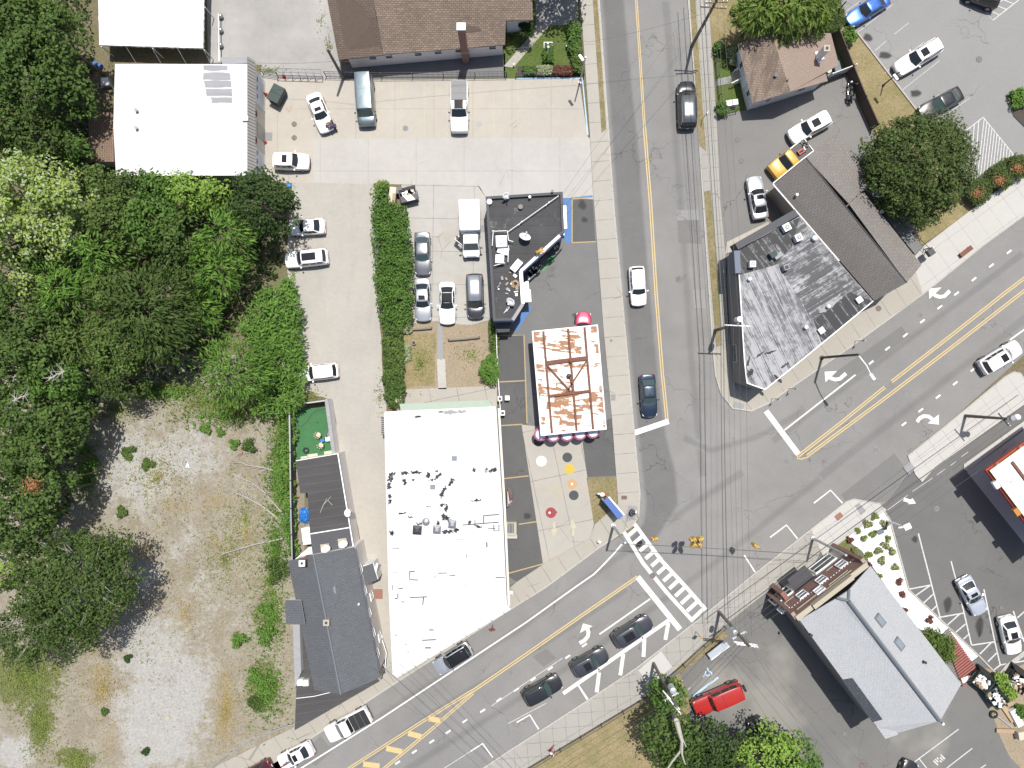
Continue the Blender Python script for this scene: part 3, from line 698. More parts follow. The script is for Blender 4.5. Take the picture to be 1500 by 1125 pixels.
# yellow bays on the shop forecourt
mark('bay_lines', [[(730,491.5),(767.5,491),(772,620)],[(732,559.5),(770,557.5)],[(733,623.5),(765,621.5)],[(738,701),(774,697)],[(760,768),(786,764)],[(744,840),(795,826)],
                   [(838,355.5),(873,354)],[(836,294),(838,292),(838,355)],[(838,291.5),(868,289.5)]],.13, 'paint_cream', 4)
shape('blue_paving', [[(825,291),(836,290),(838,354),(829,358),(826,345)],[(758,484),(751,486),(765,458),(779,446),(777,455)],[(825,291),(868,286),(868,289),(836,291.5)]], 'paint_blue', 4)
shape('green_paving', [[(790,396),(812,376),(813,379),(796,397)]], 'statue_green', 5)
for nm, x, y, r, m in (('white', 793,675.5,.58, 'dot_white'),('grey', 831,670,.55, 'dot_grey'),('yellow', 834,687,.58, 'dot_yellow'),('orange', 838,709,.56, 'dot_orange'),('grey', 840.5,725.5,.55, 'dot_grey'),('red', 807,751,.6, 'dot_red'),('grey', 789,647,.55, 'dot_grey')):
    mb = MB(); c = W(x, y); mb.disc(c, r, .018, m)
    if nm in ('orange', 'red'): mb.disc((c.x - (.15 if nm == 'red' else 0), c.y),.12,.0185, 'dot_white')
    if nm in ('yellow', 'red'): mb.disc((c.x + r, c.y + .05),.12,.0183, m)
    tag(mb.build('painted_dot'), kind='structure')
shape('faint_arrow', [[(811,786),(806,775),(810,775),(810,764),(814,764),(814,774),(817,774)],[(838,760),(834,774),(837,774),(838,785),(841,785),(841,774),(845,773)]], 'paint_pale_yellow', 4)
# far parking lot
mark('bay_lines', [[(1233,21),(1260,2)],[(1255,49),(1308,6)],[(1281,75),(1298,60)],[(1310,50),(1331,33.5)],[(1296,107),(1353,62)],[(1319,134),(1376,89)],[(1344,164),(1376,138)],[(1382,170.5),(1420,144)]],.11, 'paint_dull', 4)
tri = [[(1440,172),(1485,227)],[(1440,172),(1410,195)],[(1429,268),(1430,262)]]
for k in range(12):
    t = (k + .4) / 12
    tx, ty = 1440 + 45 * t, 172 + 55 * t
    ln = 92 * (1 - t) + 2
    if k < 12: tri.append([(tx, ty),(tx - .115 * ln, ty + .99 * ln)])
for k in range(4):
    t = (k + 1) / 4.6; tri.append([(1440 - 30 * t, 172 + 23 * t),(1440 - 30 * t - 5,172 + 23 * t + 66)])
mark('hatched_bay', tri, .11, 'paint_faded', 4)
mark('hatched_bay', [[(1444,17),(1454,30),(1510,-14)],[(1444,17),(1500,-22)],[(1449,15),(1463,22)],[(1459,8),(1474,14)],[(1470,0),(1485,6)]],.11, 'paint_faded', 4)
# car park by the gravel bed
mark('bay_lines', [[(1345,781),(1377,905),(1392,945)],[(1393,822),(1406,872),(1423,945)],[(1441,863),(1457,940),(1465,974)],[(1484,895),(1500,940)]],.15, 'paint_faded', 4)
mark('hatched_bay', [[(1331,863),(1363,857)],[(1341,872.5),(1363,857)],[(1353,883),(1367,870)],[(1365,894),(1372,887)],[(1377,904),(1411,898)],[(1388,915),(1406,899)],[(1400,926),(1414,914)],[(1411,936),(1419,929)],[(1423,945),(1457,940)],
                     [(1435,958),(1452,941)],[(1447,969),(1461,955)],[(1465,974),(1500,968)],[(1456,981),(1465,974)],[(1490,905),(1500,896)]],.15, 'paint_faded', 4)
mark('bay_lines', [[(1325,1127),(1346,1111),(1404,1068)],[(1384,1127),(1424,1096)],[(1346,1111),(1358,1126)],[(1432,1128),(1444,1120)]],.12, 'paint_faded', 4)
st = []
for r_, (ox, oy) in enumerate(((0,0),(4.5,3.2),(9,6.6))):
    for q in range(5):
        if (r_ * 5 + q) % 4 == 3: continue
        x = 1367 + ox * .55 + q * 2.6 - r_ * .4; y = 1114 + oy * .62 - q * 2.2
        st.append([(x, y),(x + 2.6, y + 2.4)])
mark('stencil_marks', st, .16, 'paint_faded', 4)
mark('disabled_symbol', [[(1036,978),(1038,983),(1042,985),(1043,989)],[(1034,983),(1033,987),(1036,990),(1040,988)],[(1033,988),(1030,992)]],.14, 'paint_pale_blue', 4)
mark('bay_lines', [[(1052,992),(1024,1013),(1012,1024)]],.24, 'paint_pale_blue', 4)
mark('bay_lines', [[(1002,1015),(1011,1007)],[(992,1003),(1000,996)]],.09, 'paint_faded', 4)
mark('dashed_guide', [[(1300,747),(1330,725)],[(1336,720),(1366,700)],[(1372,696),(1384,687)],[(1392,682),(1400,676)],[(1408,669),(1418,662)]],.06, 'paint_faded', 4)
for k, (x, y, rx, ry, m) in enumerate(((1271,55,9,8, 'stain_light'),(1296,81,11,8, 'stain_light'),(1341,137,10,8, 'stain_light'),(1388,886,8,14, 'stain_back'),(1435,918,8,16, 'stain_back'),(1340,790,6,6, 'stain_back'),(853,300,8,9, 'stain_strip'),(856,322,6,6, 'stain_strip'),(772,756,7,7, 'stain_strip'),(846,462,10,6, 'stain_fore'),(414,146,14,11, 'rust_stain'),(424,158,8,8, 'rust_stain'))):
    soft_sheet('oil_stain', [(x + rx * math.cos(a) * (1 + .12 * math.sin(3 * a + k)), y + ry * math.sin(a) * (1 + .12 * math.sin(2 * a + k))) for a in np.linspace(0,5.9,16)], min(rx, ry) * .55, m, {'stain_light': 2.4, 'stain_back': 2.4, 'stain_strip': 2.8, 'stain_fore': 2.3, 'rust_stain': 3.4}[m] + k * .01)
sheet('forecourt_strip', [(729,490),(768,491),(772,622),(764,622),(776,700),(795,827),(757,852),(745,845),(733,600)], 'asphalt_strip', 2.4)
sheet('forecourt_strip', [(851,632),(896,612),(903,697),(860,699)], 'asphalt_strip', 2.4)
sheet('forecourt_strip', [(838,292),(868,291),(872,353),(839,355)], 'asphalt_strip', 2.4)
# small iron lids set into the paving
def lid(x, y, r, mat, rz=0, sq=None, z=.022, rim=True):
    mb = MB(); c = W(x, y)
    if sq: mb.box((c.x, c.y, z - .01),(sq[0], sq[1],.02), mat, rz)
    else:
        mb.prism([(c.x + r * math.cos(a * .3927), c.y + r * math.sin(a * .3927)) for a in range(16)], z - .015, z, mat)
        if rim:
            for a in range(3): mb.box((c.x + (a - 1) * r * .5, c.y, z + .002),(.05, r * 1.3,.008), 'iron_grey' if mat != 'iron_grey' else 'metal_dark')
    return mb.build('manhole_cover' if not sq else 'access_cover')
k = 0
for x, y, r, m, lab in ((431,182,.3, 'iron_brown', 'brown round manhole cover on concrete lot, upper of two by the garage'),(431,202,.3, 'iron_brown', 'brown round manhole cover on concrete lot, lower of two by the garage'),
                        (594,188,.33, 'iron_grey', 'grey round drain grate in the concrete lot near the dark van'),(1080,205,.27, 'iron_brown', 'brown manhole cover in asphalt beside the utility wires, upper one'),
                        (1086,236,.27, 'iron_brown', 'brown manhole cover in asphalt near the yellow truck'),(1283,659,.42, 'iron_grey', 'grey manhole cover in the middle of the junction road'),(1372,745,.3, 'iron_grey', 'grey drain grate in the car park by the driveway arrow'),
                        (956,843,.33, 'iron_brown', 'brown manhole cover at the edge of the crosswalk'),(1286,452,.32, 'iron_brown', 'brown manhole cover in sidewalk beside the metal roofed building'),(1264,1122,.4, 'iron_brown', 'reddish manhole cover at the bottom edge beside the silver roof'),
                        (1237,1075,.3, 'asphalt_lane', 'dark round cover in asphalt left of the silver roof corner'),(1467,890,.3, 'iron_brown', 'brown cover in asphalt between two parked white cars'),(701,181,.33, 'kerb_stone', 'pale round manhole cover beside the white pickup'),
                        (707,335,.4, 'slab_grey', 'grey round cover in concrete beside the box truck'),(1434,87,.35, 'asphalt_lane', 'round drain cover in the far parking lot'),(895,499,.14, 'iron_brown', 'small brown valve cover in sidewalk beside the rusty roof')):
    sw = (1286,895)
    tag(lid(x, y, r, m, z=.14 if x in sw else .03), lab, 'manhole cover')
tag(lid(1228,756,0, 'rust_plate', R(38),(.85,.62),.15), 'rust brown rectangular access cover in the pale corner sidewalk', 'access cover')
tag(lid(914,818.5 - 90 + 0,0, 'iron_brown', 0,(.62,.42),.15), 'small brown rectangular access cover in sidewalk by the bus shelter', 'access cover')
tag(lid(898,582,0, 'iron_grey', 0,(.5,.7),.15), 'grey rectangular access cover in sidewalk beside the rusty roof', 'access cover')
tag(lid(393,200,0, 'iron_grey', 0,(.9,.9),.05), 'dark grey door mat slab by the garage entrance', 'access cover')
tag(lid(554,870,0, 'rust_plate', 0,(1.0,1.1),.05), 'rusty steel plate lying beside the slate roofed house', 'steel plate')
# ================================================================== VEHICLES
STY = dict(  # W, H, belt, rear deck, cowl, nose ; cabin base rear/front and roof rear/front as fractions of the length from the rear
    sedan=(1.82,1.46,.98,1.02,.98,.7,.1,.70,.27,.55),
    coupe=(1.86,1.38,.98,1.0,.98,.72,.09,.66,.27,.50),
    hatch=(1.8,1.52,1.0,1.0,1.0,.74,.015,.74,.1,.60),
    suv=(1.9,1.74,1.12,1.08,1.12,.86,.015,.72,.075,.59),
    wagon=(1.86,1.66,1.06,1.04,1.06,.8,.015,.72,.085,.59),
    minivan=(1.98,1.76,1.08,1.06,1.06,.82,.012,.80,.05,.64),
    van=(2.02,2.15,1.25,1.2,1.2,.95,.008,.86,.02,.745),
    pickup=(2.0,1.86,1.2,1.18,1.18,.95,.41,.74,.45,.61),
    jeep=(1.95,1.86,1.2,1.15,1.18,1.05,.012,.69,.03,.62))

def pane(fn, us, ts, out):
    """grid of points fn(u, t) pushed outwards by out"""
    vs = [fn(u, t) + out for t in ts for u in us]; nu = len(us)
    fs = [[j * nu + i, j * nu + i + 1,(j + 1) * nu + i + 1,(j + 1) * nu + i] for j in range(len(ts) - 1) for i in range(nu - 1)]
    return vs, fs

def car(front, rear, sty, paintm, name, label, cat, group=None, zr=.7, sunroof=None, roof=None, rails=False, glass='glass_dark', trim='plastic_black', bed=None, clad=False, wd=None, white_cap=None):
    f = W(*front, zr); r = W(*rear, zr); f.z = r.z = 0
    L = (f - r).length; d = (f - r).normalized(); ang = math.atan2(d.y, d.x); mid = (f + r) / 2
    root = thing(name, label, cat, (mid.x, mid.y, .02), ang, group)
    Wd, Ht, zb, zdk, zc, zn, cr0, cf0, cr1, cf1 = STY[sty]
    if wd: Wd = wd
    X = lambda t: -L / 2 + L * t
    hw = Wd / 2
    box = sty in ('van', 'jeep', 'pickup')
    # ---- lower body
    ts = [0,.012,.04,.1,.2,.35,.5,.65, cf0 if cf0 > .66 else .72,.82,.9,.955,.985,1]
    wf = [.84,.91,.955,.985,1,1,1,1,1,.99,.965,.92,.86,.76] if not box else [.93,.96,.98,.99,1,1,1,1,1,1,.985,.96,.93,.87]
    mb = MB(); rings = []
    for i, (t, w) in enumerate(zip(ts, wf)):
        h = hw * w
        if t < cr0 + .02: zd = zdk + (zb - zdk) * min(1, t / max(cr0,.02))
        elif t <= cf0: zd = zb + (zc - zb) * (t - cr0) / (cf0 - cr0)
        else:
            q = (t - cf0) / (1 - cf0); zd = zc + (zn - zc) * (q ** (1.7 if not box else 2.4))
        if i == 0: zd -= .16
        if i == 1: zd -= .05
        if i == len(ts) - 1: zd -= .14
        bow = .0
        if t > .9: bow = (.14 if not box else .06) * (t - .9) / .1
        if t < .06: bow = -(.07 if not box else .02) * (.06 - t) / .06
        crown = .045 if t > cf0 or t < cr0 else .0
        half = [(0, zd + crown, 1),(.45, zd + crown * .85,.85),(.8, zd + crown * .3,.45),(.925, zd - .035,.2),(.985, zd - .16,.05),(1.,(zd + .3) / 2,0),(.985,.38,0),(.9,.22,0)]
        ring = [Vector((X(t) + bow * L * .22 * k, -h * y, z)) for y, z, k in reversed(half)] + [Vector((X(t) + bow * L * .22 * k, h * y, z)) for y, z, k in half[1:]]
        rings.append(ring)
    n = len(rings[0]); vs = [p for rg in rings for p in rg]; fs = []
    bx0, bx1 = .018, cr0 - .008
    for i in range(len(rings) - 1):
        for j in range(n - 1):
            fs.append([i * n + j, (i + 1) * n + j, (i + 1) * n + j + 1, i * n + j + 1])
    fs += [list(range(n)), list(reversed(range((len(rings) - 1) * n, len(rings) * n)))]
    mb.mesh(vs, fs, paintm)
    # ---- cabin shell
    wb = hw * (.9 if not box else .93); wr = hw * (.70 if sty in ('sedan', 'coupe') else .76 if sty in ('hatch', 'wagon', 'suv') else .84)
    zr_ = Ht - .05
    def F(u, t):   # windscreen
        y = (wb + (wr - wb) * t) * u * .97
        return Vector((X(cf0 + (cf1 - cf0) * t) - (.16 * (1 - t) + .05 * t) * u * u * (1 if not box else .35) * L / 4.7, y, zc - .03 + (zr_ - zc + .03) * t + .02 * (1 - u * u) * t))
    def B(u, t):   # rear window
        y = (wb + (wr - wb) * t) * u * .95
        return Vector((X(cr0 + (cr1 - cr0) * t) + (.1 * (1 - t) + .05 * t) * u * u * (1 if not box else .3), y, zb - .03 + (zr_ - zb + .03) * t + .02 * (1 - u * u) * t))
    def Sd(s, sgn, t):   # side, s from rear (0) to front (1)
        a = B(sgn, t); b = F(sgn, t); p = a.lerp(b, s)
        p.y = sgn * (abs(p.y) + .05 * math.sin(math.pi * s)); return p
    us = [-1,-.6,-.2,.2,.6,1]
    loops = []
    for t in (-.15,0,.5,.93,1.0):
        tt = max(t, 0); l = [B(u, tt) for u in us] + [Sd(s, 1, tt) for s in (.25,.5,.75)] + [F(u, tt) for u in reversed(us)] + [Sd(s, -1, tt) for s in (.75,.5,.25)]
        if t < 0: l = [p - Vector((0,0,.12)) for p in l]
        loops.append(l)
    c0 = sum(loops[-1], Vector()) / len(loops[-1])
    for k, (q, dz) in enumerate(((.93,.022),(.7,.04),(.35,.052))):
        loops.append([c0.lerp(p, q) + Vector((0,0, p.z - c0.lerp(p, q).z + dz)) for p in loops[4]])
    m_ = len(loops[0]); vs = [p for l in loops for p in l]
    fs = [[i * m_ + j, i * m_ + (j + 1) % m_, (i + 1) * m_ + (j + 1) % m_, (i + 1) * m_ + j] for i in range(len(loops) - 1) for j in range(m_)] + [list(range((len(loops) - 1) * m_, len(loops) * m_))]
    mb.mesh(vs, fs, paintm)
    if sty == 'jeep':
        for s in (-1,1):
            mb.box((X(.84), s * hw * .93,.85),(L * .2,.32,.18), trim); mb.box((X(.14), s * hw * .95,.85),(L * .16,.25,.18), trim)
    body = mb.build('body', root, local=True, smooth=True, weld=True)
    e = body.modifiers.new('e', 'EDGE_SPLIT'); e.split_angle = R(38)
    # ---- glass
    def part(nm, fn, us_, ts_, out, mat):
        v, f_ = pane(fn, us_, ts_, Vector(out)); q = MB(); q.mesh(v, f_, mat); return q.build(nm, root, local=True, smooth=True)
    ug = [-.93,-.6,-.2,.2,.6,.93]
    part('windshield', F, ug, [.04,.35,.65,.94],(.012,0,.014), glass)
    part('rear_window', B, [u * .96 for u in ug],[.12,.4,.7,.92],(-.012,0,.014), glass)
    segs = [(.1,.32),(.35,.6),(.63,.9)] if sty not in ('pickup', 'coupe') else [(.08,.46),(.5,.9)]
    if sty == 'van': segs = [(.72,.95),(.4,.68)]
    for sg in (-1,1):
        for a, b in segs: part('side_window', lambda u, t: Sd(u, sg, t),[a, (a + b) / 2, b],[.12,.5,.9],(0, sg * .012,.006), glass)
    zt = Ht - .012
    def rp(s, u):  # point on the roof, s along, u across
        return Vector((X(cr1 + (cf1 - cr1) * s), wr * u * .93,0))
    def top(x0, x1, uw, mat, nm, lift=.02):
        vs = []; 
        for s in np.linspace(x0, x1,4):
            for u in (-uw, -uw / 2,0, uw / 2, uw):
                p = rp(s, u); p.z = Ht + .024 + lift - (.04 if nm == 'roof_panel' else .008) * abs(u) ** 2; vs.append(p)
        q = MB(); q.mesh(vs, [[i * 5 + j, (i + 1) * 5 + j, (i + 1) * 5 + j + 1, i * 5 + j + 1] for i in range(3) for j in range(4)], mat)
        o = q.build(nm, root, local=True, smooth=nm == 'roof_panel'); s_ = o.modifiers.new('t', 'SOLIDIFY'); s_.thickness = .05; s_.offset = -1; return o
    if roof: top(.0,1.,.97, roof, 'roof_panel', .012)
    if sunroof: top(sunroof[0], sunroof[1],.62, 'glass_roof', 'sunroof', .026)
    if rails:
        for sg in (-1,1):
            q = MB(); q.box(((X(cr1) + X(cf1)) / 2, sg * wr * .93, Ht + .02),(L * (cf1 - cr1) * .9,.05,.05), 'metal_dark'); q.build('roof_rail', root, local=True)
    # ---- wheels, lamps, mirrors, bumpers
    wr_ = .33 if not box and sty != 'suv' else .38
    for t in (.185,.81):
        for sg in (-1,1):
            q = MB(); q.tube((X(t), sg * (hw - .2), wr_ - .02),(X(t), sg * (hw + .012), wr_ - .02), wr_, 'rubber', n=18)
            wl = q.build('wheel', root, local=True)
            q = MB(); q.tube((X(t), sg * (hw + .0), wr_ - .02),(X(t), sg * (hw + .02), wr_ - .02), wr_ * .62, 'metal_grey', n=12)
            q.build('rim', wl, local=True)
    for sg in (-1,1):
        q = MB(); q.box((X(.955) - .02, sg * hw * .71, zn - .02),(.26,.34,.13), 'headlight', sg * -.42); q.build('headlight', root, local=True, bevel=.03)
        q = MB(); q.box((X(.014), sg * hw * .74, zdk - .17),(.13,.34,.15), 'taillight', sg * .12); q.build('taillight', root, local=True, bevel=.02)
        q = MB(); q.box((X(cf0) - .42 * L / 4.7, sg * (hw + .1), zb + .06),(.17,.2,.13), paintm if not box else trim, sg * .2); q.build('mirror', root, local=True, bevel=.04)
    q = MB(); q.box((X(.985),0,.42),(.16, Wd * .72,.22), trim); q.box((X(.99),0, zn - .16),(.1, Wd * .42,.12), trim); q.build('grille', root, local=True)
    q = MB(); q.box((X(.006),0,.42),(.12, Wd * .82,.2), trim if sty in ('suv', 'jeep', 'pickup', 'van') else paintm); q.build('rear_bumper', root, local=True, bevel=.03)
    q = MB(); q.box((X(0) - .05,0,.72),(.03,.34,.13), 'trim_white'); q.build('licence_plate', root, local=True)
    # ---- seams: bonnet edge and boot edge
    if sty in ('sedan', 'coupe', 'hatch', 'suv', 'wagon', 'minivan'):
        q = MB()
        for sg in (-1,1): q.path([(X(cf0) - .02, sg * hw * .78, zc + .012),(X(.86), sg * hw * .73, zc + (zn - zc) * .37 + .012),(X(.94), sg * hw * .58, zc + (zn - zc) * .72 + .01)],.011, trim, 4)
        q.path([(X(cf0) + .02, y * hw, zc + .028 - abs(y) * .02) for y in (-.8,-.4,0,.4,.8)],.018, trim, 4)
        q.build('hood_seam', root, local=True)
    if bed:
        q = MB(); a, b = X(.012), X(cr0 - .004); w2 = hw * .82
        zt_ = zdk + .07
        if bed == 'cargo':
            q.box(((a + b) / 2,0, zt_ - .0),(b - a - .1, w2 * 2,.02), 'plastic_black')
            for sg in (-1,1): q.box(((a + b) / 2, sg * (w2 + .06), zt_ + .04),(b - a, .1,.12), 'metal_grey')
            q.box((a + .03,0, zt_ + .04),(.08, w2 * 2,.12), 'metal_grey')
            q.build('cargo_bed', root, local=True)
        else:
            q.box(((a + b) / 2 + .02,0, zt_ + .035),(b - a - .08, w2 * 2 + .1,.06), bed)
            for k in (1,2): q.box((a + (b - a) * k / 3,0, zt_ + .068),(.025, w2 * 2 + .08,.012), 'metal_dark' if bed != 'plastic_black' else 'metal_grey')
            q.build('bed_cover', root, local=True, bevel=.02)
    return root

V = {}
car((479.5,192),(458.5,139), 'sedan', 'car_white', 'sedan', 'white sedan parked askew near the garage, two people at its front', 'car', sunroof=(.55,.86))
car((537,183),(532.5,110), 'van', 'car_slate', 'passenger_van', 'long dark grey green van backed up to the fence', 'van', zr=1., glass='glass_green')
car((673,193),(672.5,118), 'pickup', 'car_white', 'pickup_truck', 'white pickup with a silver bed cover backed up to the fence', 'pickup truck', bed='iron_grey', sunroof=(.02,.98), zr=.9)
car((452.5,237.5),(401,236), 'wagon', 'car_white', 'crossover_car', 'white crossover with a small sunroof parked beside the garage doors', 'car', sunroof=(.45,.72), clad=True)
car((424,333.5),(475.5,331), 'sedan', 'car_white', 'sedan', 'white sedan half hidden under the round dark tree', 'car')
car((419,382),(480,375.5), 'wagon', 'car_white', 'crossover_car', 'white crossover with a black panoramic roof on the gravel lane', 'car', sunroof=(.3,.95))
car((439,548.5),(495,542), 'hatch', 'car_white', 'hatchback', 'white hatchback with a plain roof alone on the gravel lane beside the vines', 'car')
car((619.5,402),(618.5,341), 'sedan', 'car_grey', 'sedan', 'dark silver sedan parked behind another sedan next to the hedge', 'car', glass='glass_green')
car((620.5,469.5),(618,409), 'sedan', 'car_silver', 'sedan', 'light silver sedan with a sunroof nose to the log by the hedge', 'car', sunroof=(.5,.88))
car((655.5,474),(655,414), 'coupe', 'car_white', 'convertible', 'white convertible with a black soft top behind the black shop', 'car', roof='cloth_black')
car((697,465),(695,402), 'minivan', 'car_charcoal', 'minivan', 'black minivan with a silver roof against the black shop wall', 'van', roof='car_roof_silver')
car((1005,121),(1007,188), 'minivan', 'car_black', 'minivan', 'black minivan driving up the street beside the grass verge', 'van', roof='car_grey', wd=2.05)
car((936,447),(932,391), 'hatch', 'car_white', 'hatchback', 'white hatchback driving down the street beside the black shop forecourt', 'car')
car((952,610),(948,549), 'sedan', 'car_navy', 'sedan', 'dark navy sedan waiting behind the white stop line', 'car', glass='glass_green')
car((1104,259.5),(1114.5,320), 'sedan', 'car_silver', 'sedan', 'silver sedan nose up in the lot behind the metal roofed building', 'car', sunroof=(.55,.9))
car((1131,253),(1183,213), 'pickup', 'car_yellow', 'pickup_truck', 'yellow pickup with a loaded open bed beside the taupe roof', 'pickup truck', bed='cargo', zr=.9)
car((1157.5,202),(1213,172), 'suv', 'car_white', 'crossover_car', 'white SUV parked between the small house and yellow pickup', 'car', sunroof=(.5,.85))
car((1243,31.5),(1298,-3), 'sedan', 'car_blue', 'sedan', 'bright blue car parked at the top of the far lot', 'car')
car((1313.5,103),(1375,65.5), 'suv', 'car_white', 'crossover_car', 'white SUV with roof rails parked in the far lot by the lamp', 'car', sunroof=(.6,.88), rails=True)
car((1349,167),(1406,136.5), 'sedan', 'car_black', 'sedan', 'black sedan parked in the far lot, its nose under the big tree', 'car', glass='glass_green')
car((1415,-14),(1462,3), 'suv', 'car_black', 'crossover_car', 'black car cut off by the top edge of the far lot', 'car')
car((1493,507),(1439,540), 'suv', 'car_white', 'crossover_car', 'white SUV driving up the diagonal road at the right edge', 'car', sunroof=(.62,.9), zr=.9, rails=True)
car((1437,898),(1410,847), 'coupe', 'car_pale', 'coupe', 'pale silver coupe with a dark sunroof between hatched bays', 'car', sunroof=(.5,.85))
car((1486,957),(1473,903), 'sedan', 'car_white', 'sedan', 'white sedan with dark roof glass nearest the right edge', 'car', sunroof=(.35,.95))
car((952,908.5),(900,940), 'suv', 'car_charcoal', 'crossover_car', 'dark grey SUV with a sunroof first in line at the crosswalk', 'car', sunroof=(.35,.85), clad=True, glass='glass_green')
car((888,956),(839,982), 'suv', 'car_charcoal', 'crossover_car', 'dark SUV with a bright hood second in line at the crosswalk', 'car', sunroof=(.5,.85), glass='glass_green')
car((820,996),(768,1024), 'suv', 'car_black', 'crossover_car', 'black SUV last of the three queuing at the crosswalk', 'car', glass='glass_green')
j = car((1017,1038),(1086,1008), 'jeep', 'car_red', 'off_road_car', 'red boxy off-road car with a spare wheel parked by the blue bay line', 'car', zr=.8)
q = MB(); L_ = (W(1017,1038) - W(1086,1008)).length; q.tube((-L_ / 2 - .12,0,1.05),(-L_ / 2 - .34,0,1.05),.38, 'rubber', n=16); sp = q.build('spare_wheel', j, local=True)
q = MB(); q.box((-L_ * .08,0,1.872),(.03,1.5,.03), 'plastic_black'); q.build('roof_seam', j, local=True)
car((638.5,979),(688.5,948), 'suv', 'car_silver', 'crossover_car', 'pale silver SUV with a black roof passing the white roofed building', 'car', roof='glass_roof')
car((479,1077.5),(540.5,1046), 'pickup', 'car_white', 'pickup_truck', 'white pickup with a black bed cover on the diagonal road', 'pickup truck', bed='plastic_black', zr=.9)
car((410,1118),(457,1094.5), 'sedan', 'car_white', 'sedan', 'white sedan at the bottom edge beside the orange sign', 'car', sunroof=(.5,.9))
car((350,1146),(398,1121), 'sedan', 'car_wine', 'sedan', 'dark red car just entering at the bottom edge', 'car')
car((855,458),(853,515), 'hatch', 'car_maroon', 'hatchback', 'red compact car parked under the rusty canopy, hood showing', 'car')
car((1336,1116),(1315,1165), 'sedan', 'car_black', 'sedan', 'dark car just showing at the bottom edge below the silver roof', 'car')
car((1104,1053),(1129,1106), 'suv', 'car_black', 'crossover_car', 'black car half hidden under the bottom edge tree', 'car')
# cargo of the yellow pickup
def local_thing(root, t, y, z): 
    m = Matrix.Translation(root.location) @ Matrix.Rotation(root.rotation_euler.z, 4, 'Z'); return m @ Vector((t, y, z))
yp = bpy.data.objects['pickup_truck.001']
c = local_thing(yp, -1.15,.1,1.28); t = thing('power_tool', 'red machine lying in the bed of the yellow pickup', 'machine', c, .6)
q = MB(); q.box((0,0,.15),(.7,.5,.3), 'car_red'); q.tube((-.2,0,.3),(.2,0,.42),.1, 'metal_dark'); q.tube((.3,.2,.2),(.7,.5,.35),.03, 'metal_dark'); q.build('machine_body', t, local=True, bevel=.03)
c = local_thing(yp, -1.95,-.1,1.28); t = thing('scrap_pile', 'dark pile of scrap in the bed of the yellow pickup', 'scrap', c, .2)
q = MB(); rr = random.Random(5)
for k in range(14): q.box((rr.uniform(-.35,.35), rr.uniform(-.6,.6), rr.uniform(.05,.25)),(rr.uniform(.1,.5), rr.uniform(.05,.3), rr.uniform(.05,.2)), rr.choice(('metal_dark', 'metal_grey', 'wood_grey', 'plastic_black')), M4=Matrix.Rotation(rr.uniform(0,3),4, 'Z') @ Matrix.Rotation(rr.uniform(-.4,.4),4, 'X'))
q.build('scrap_pieces', t, local=True)

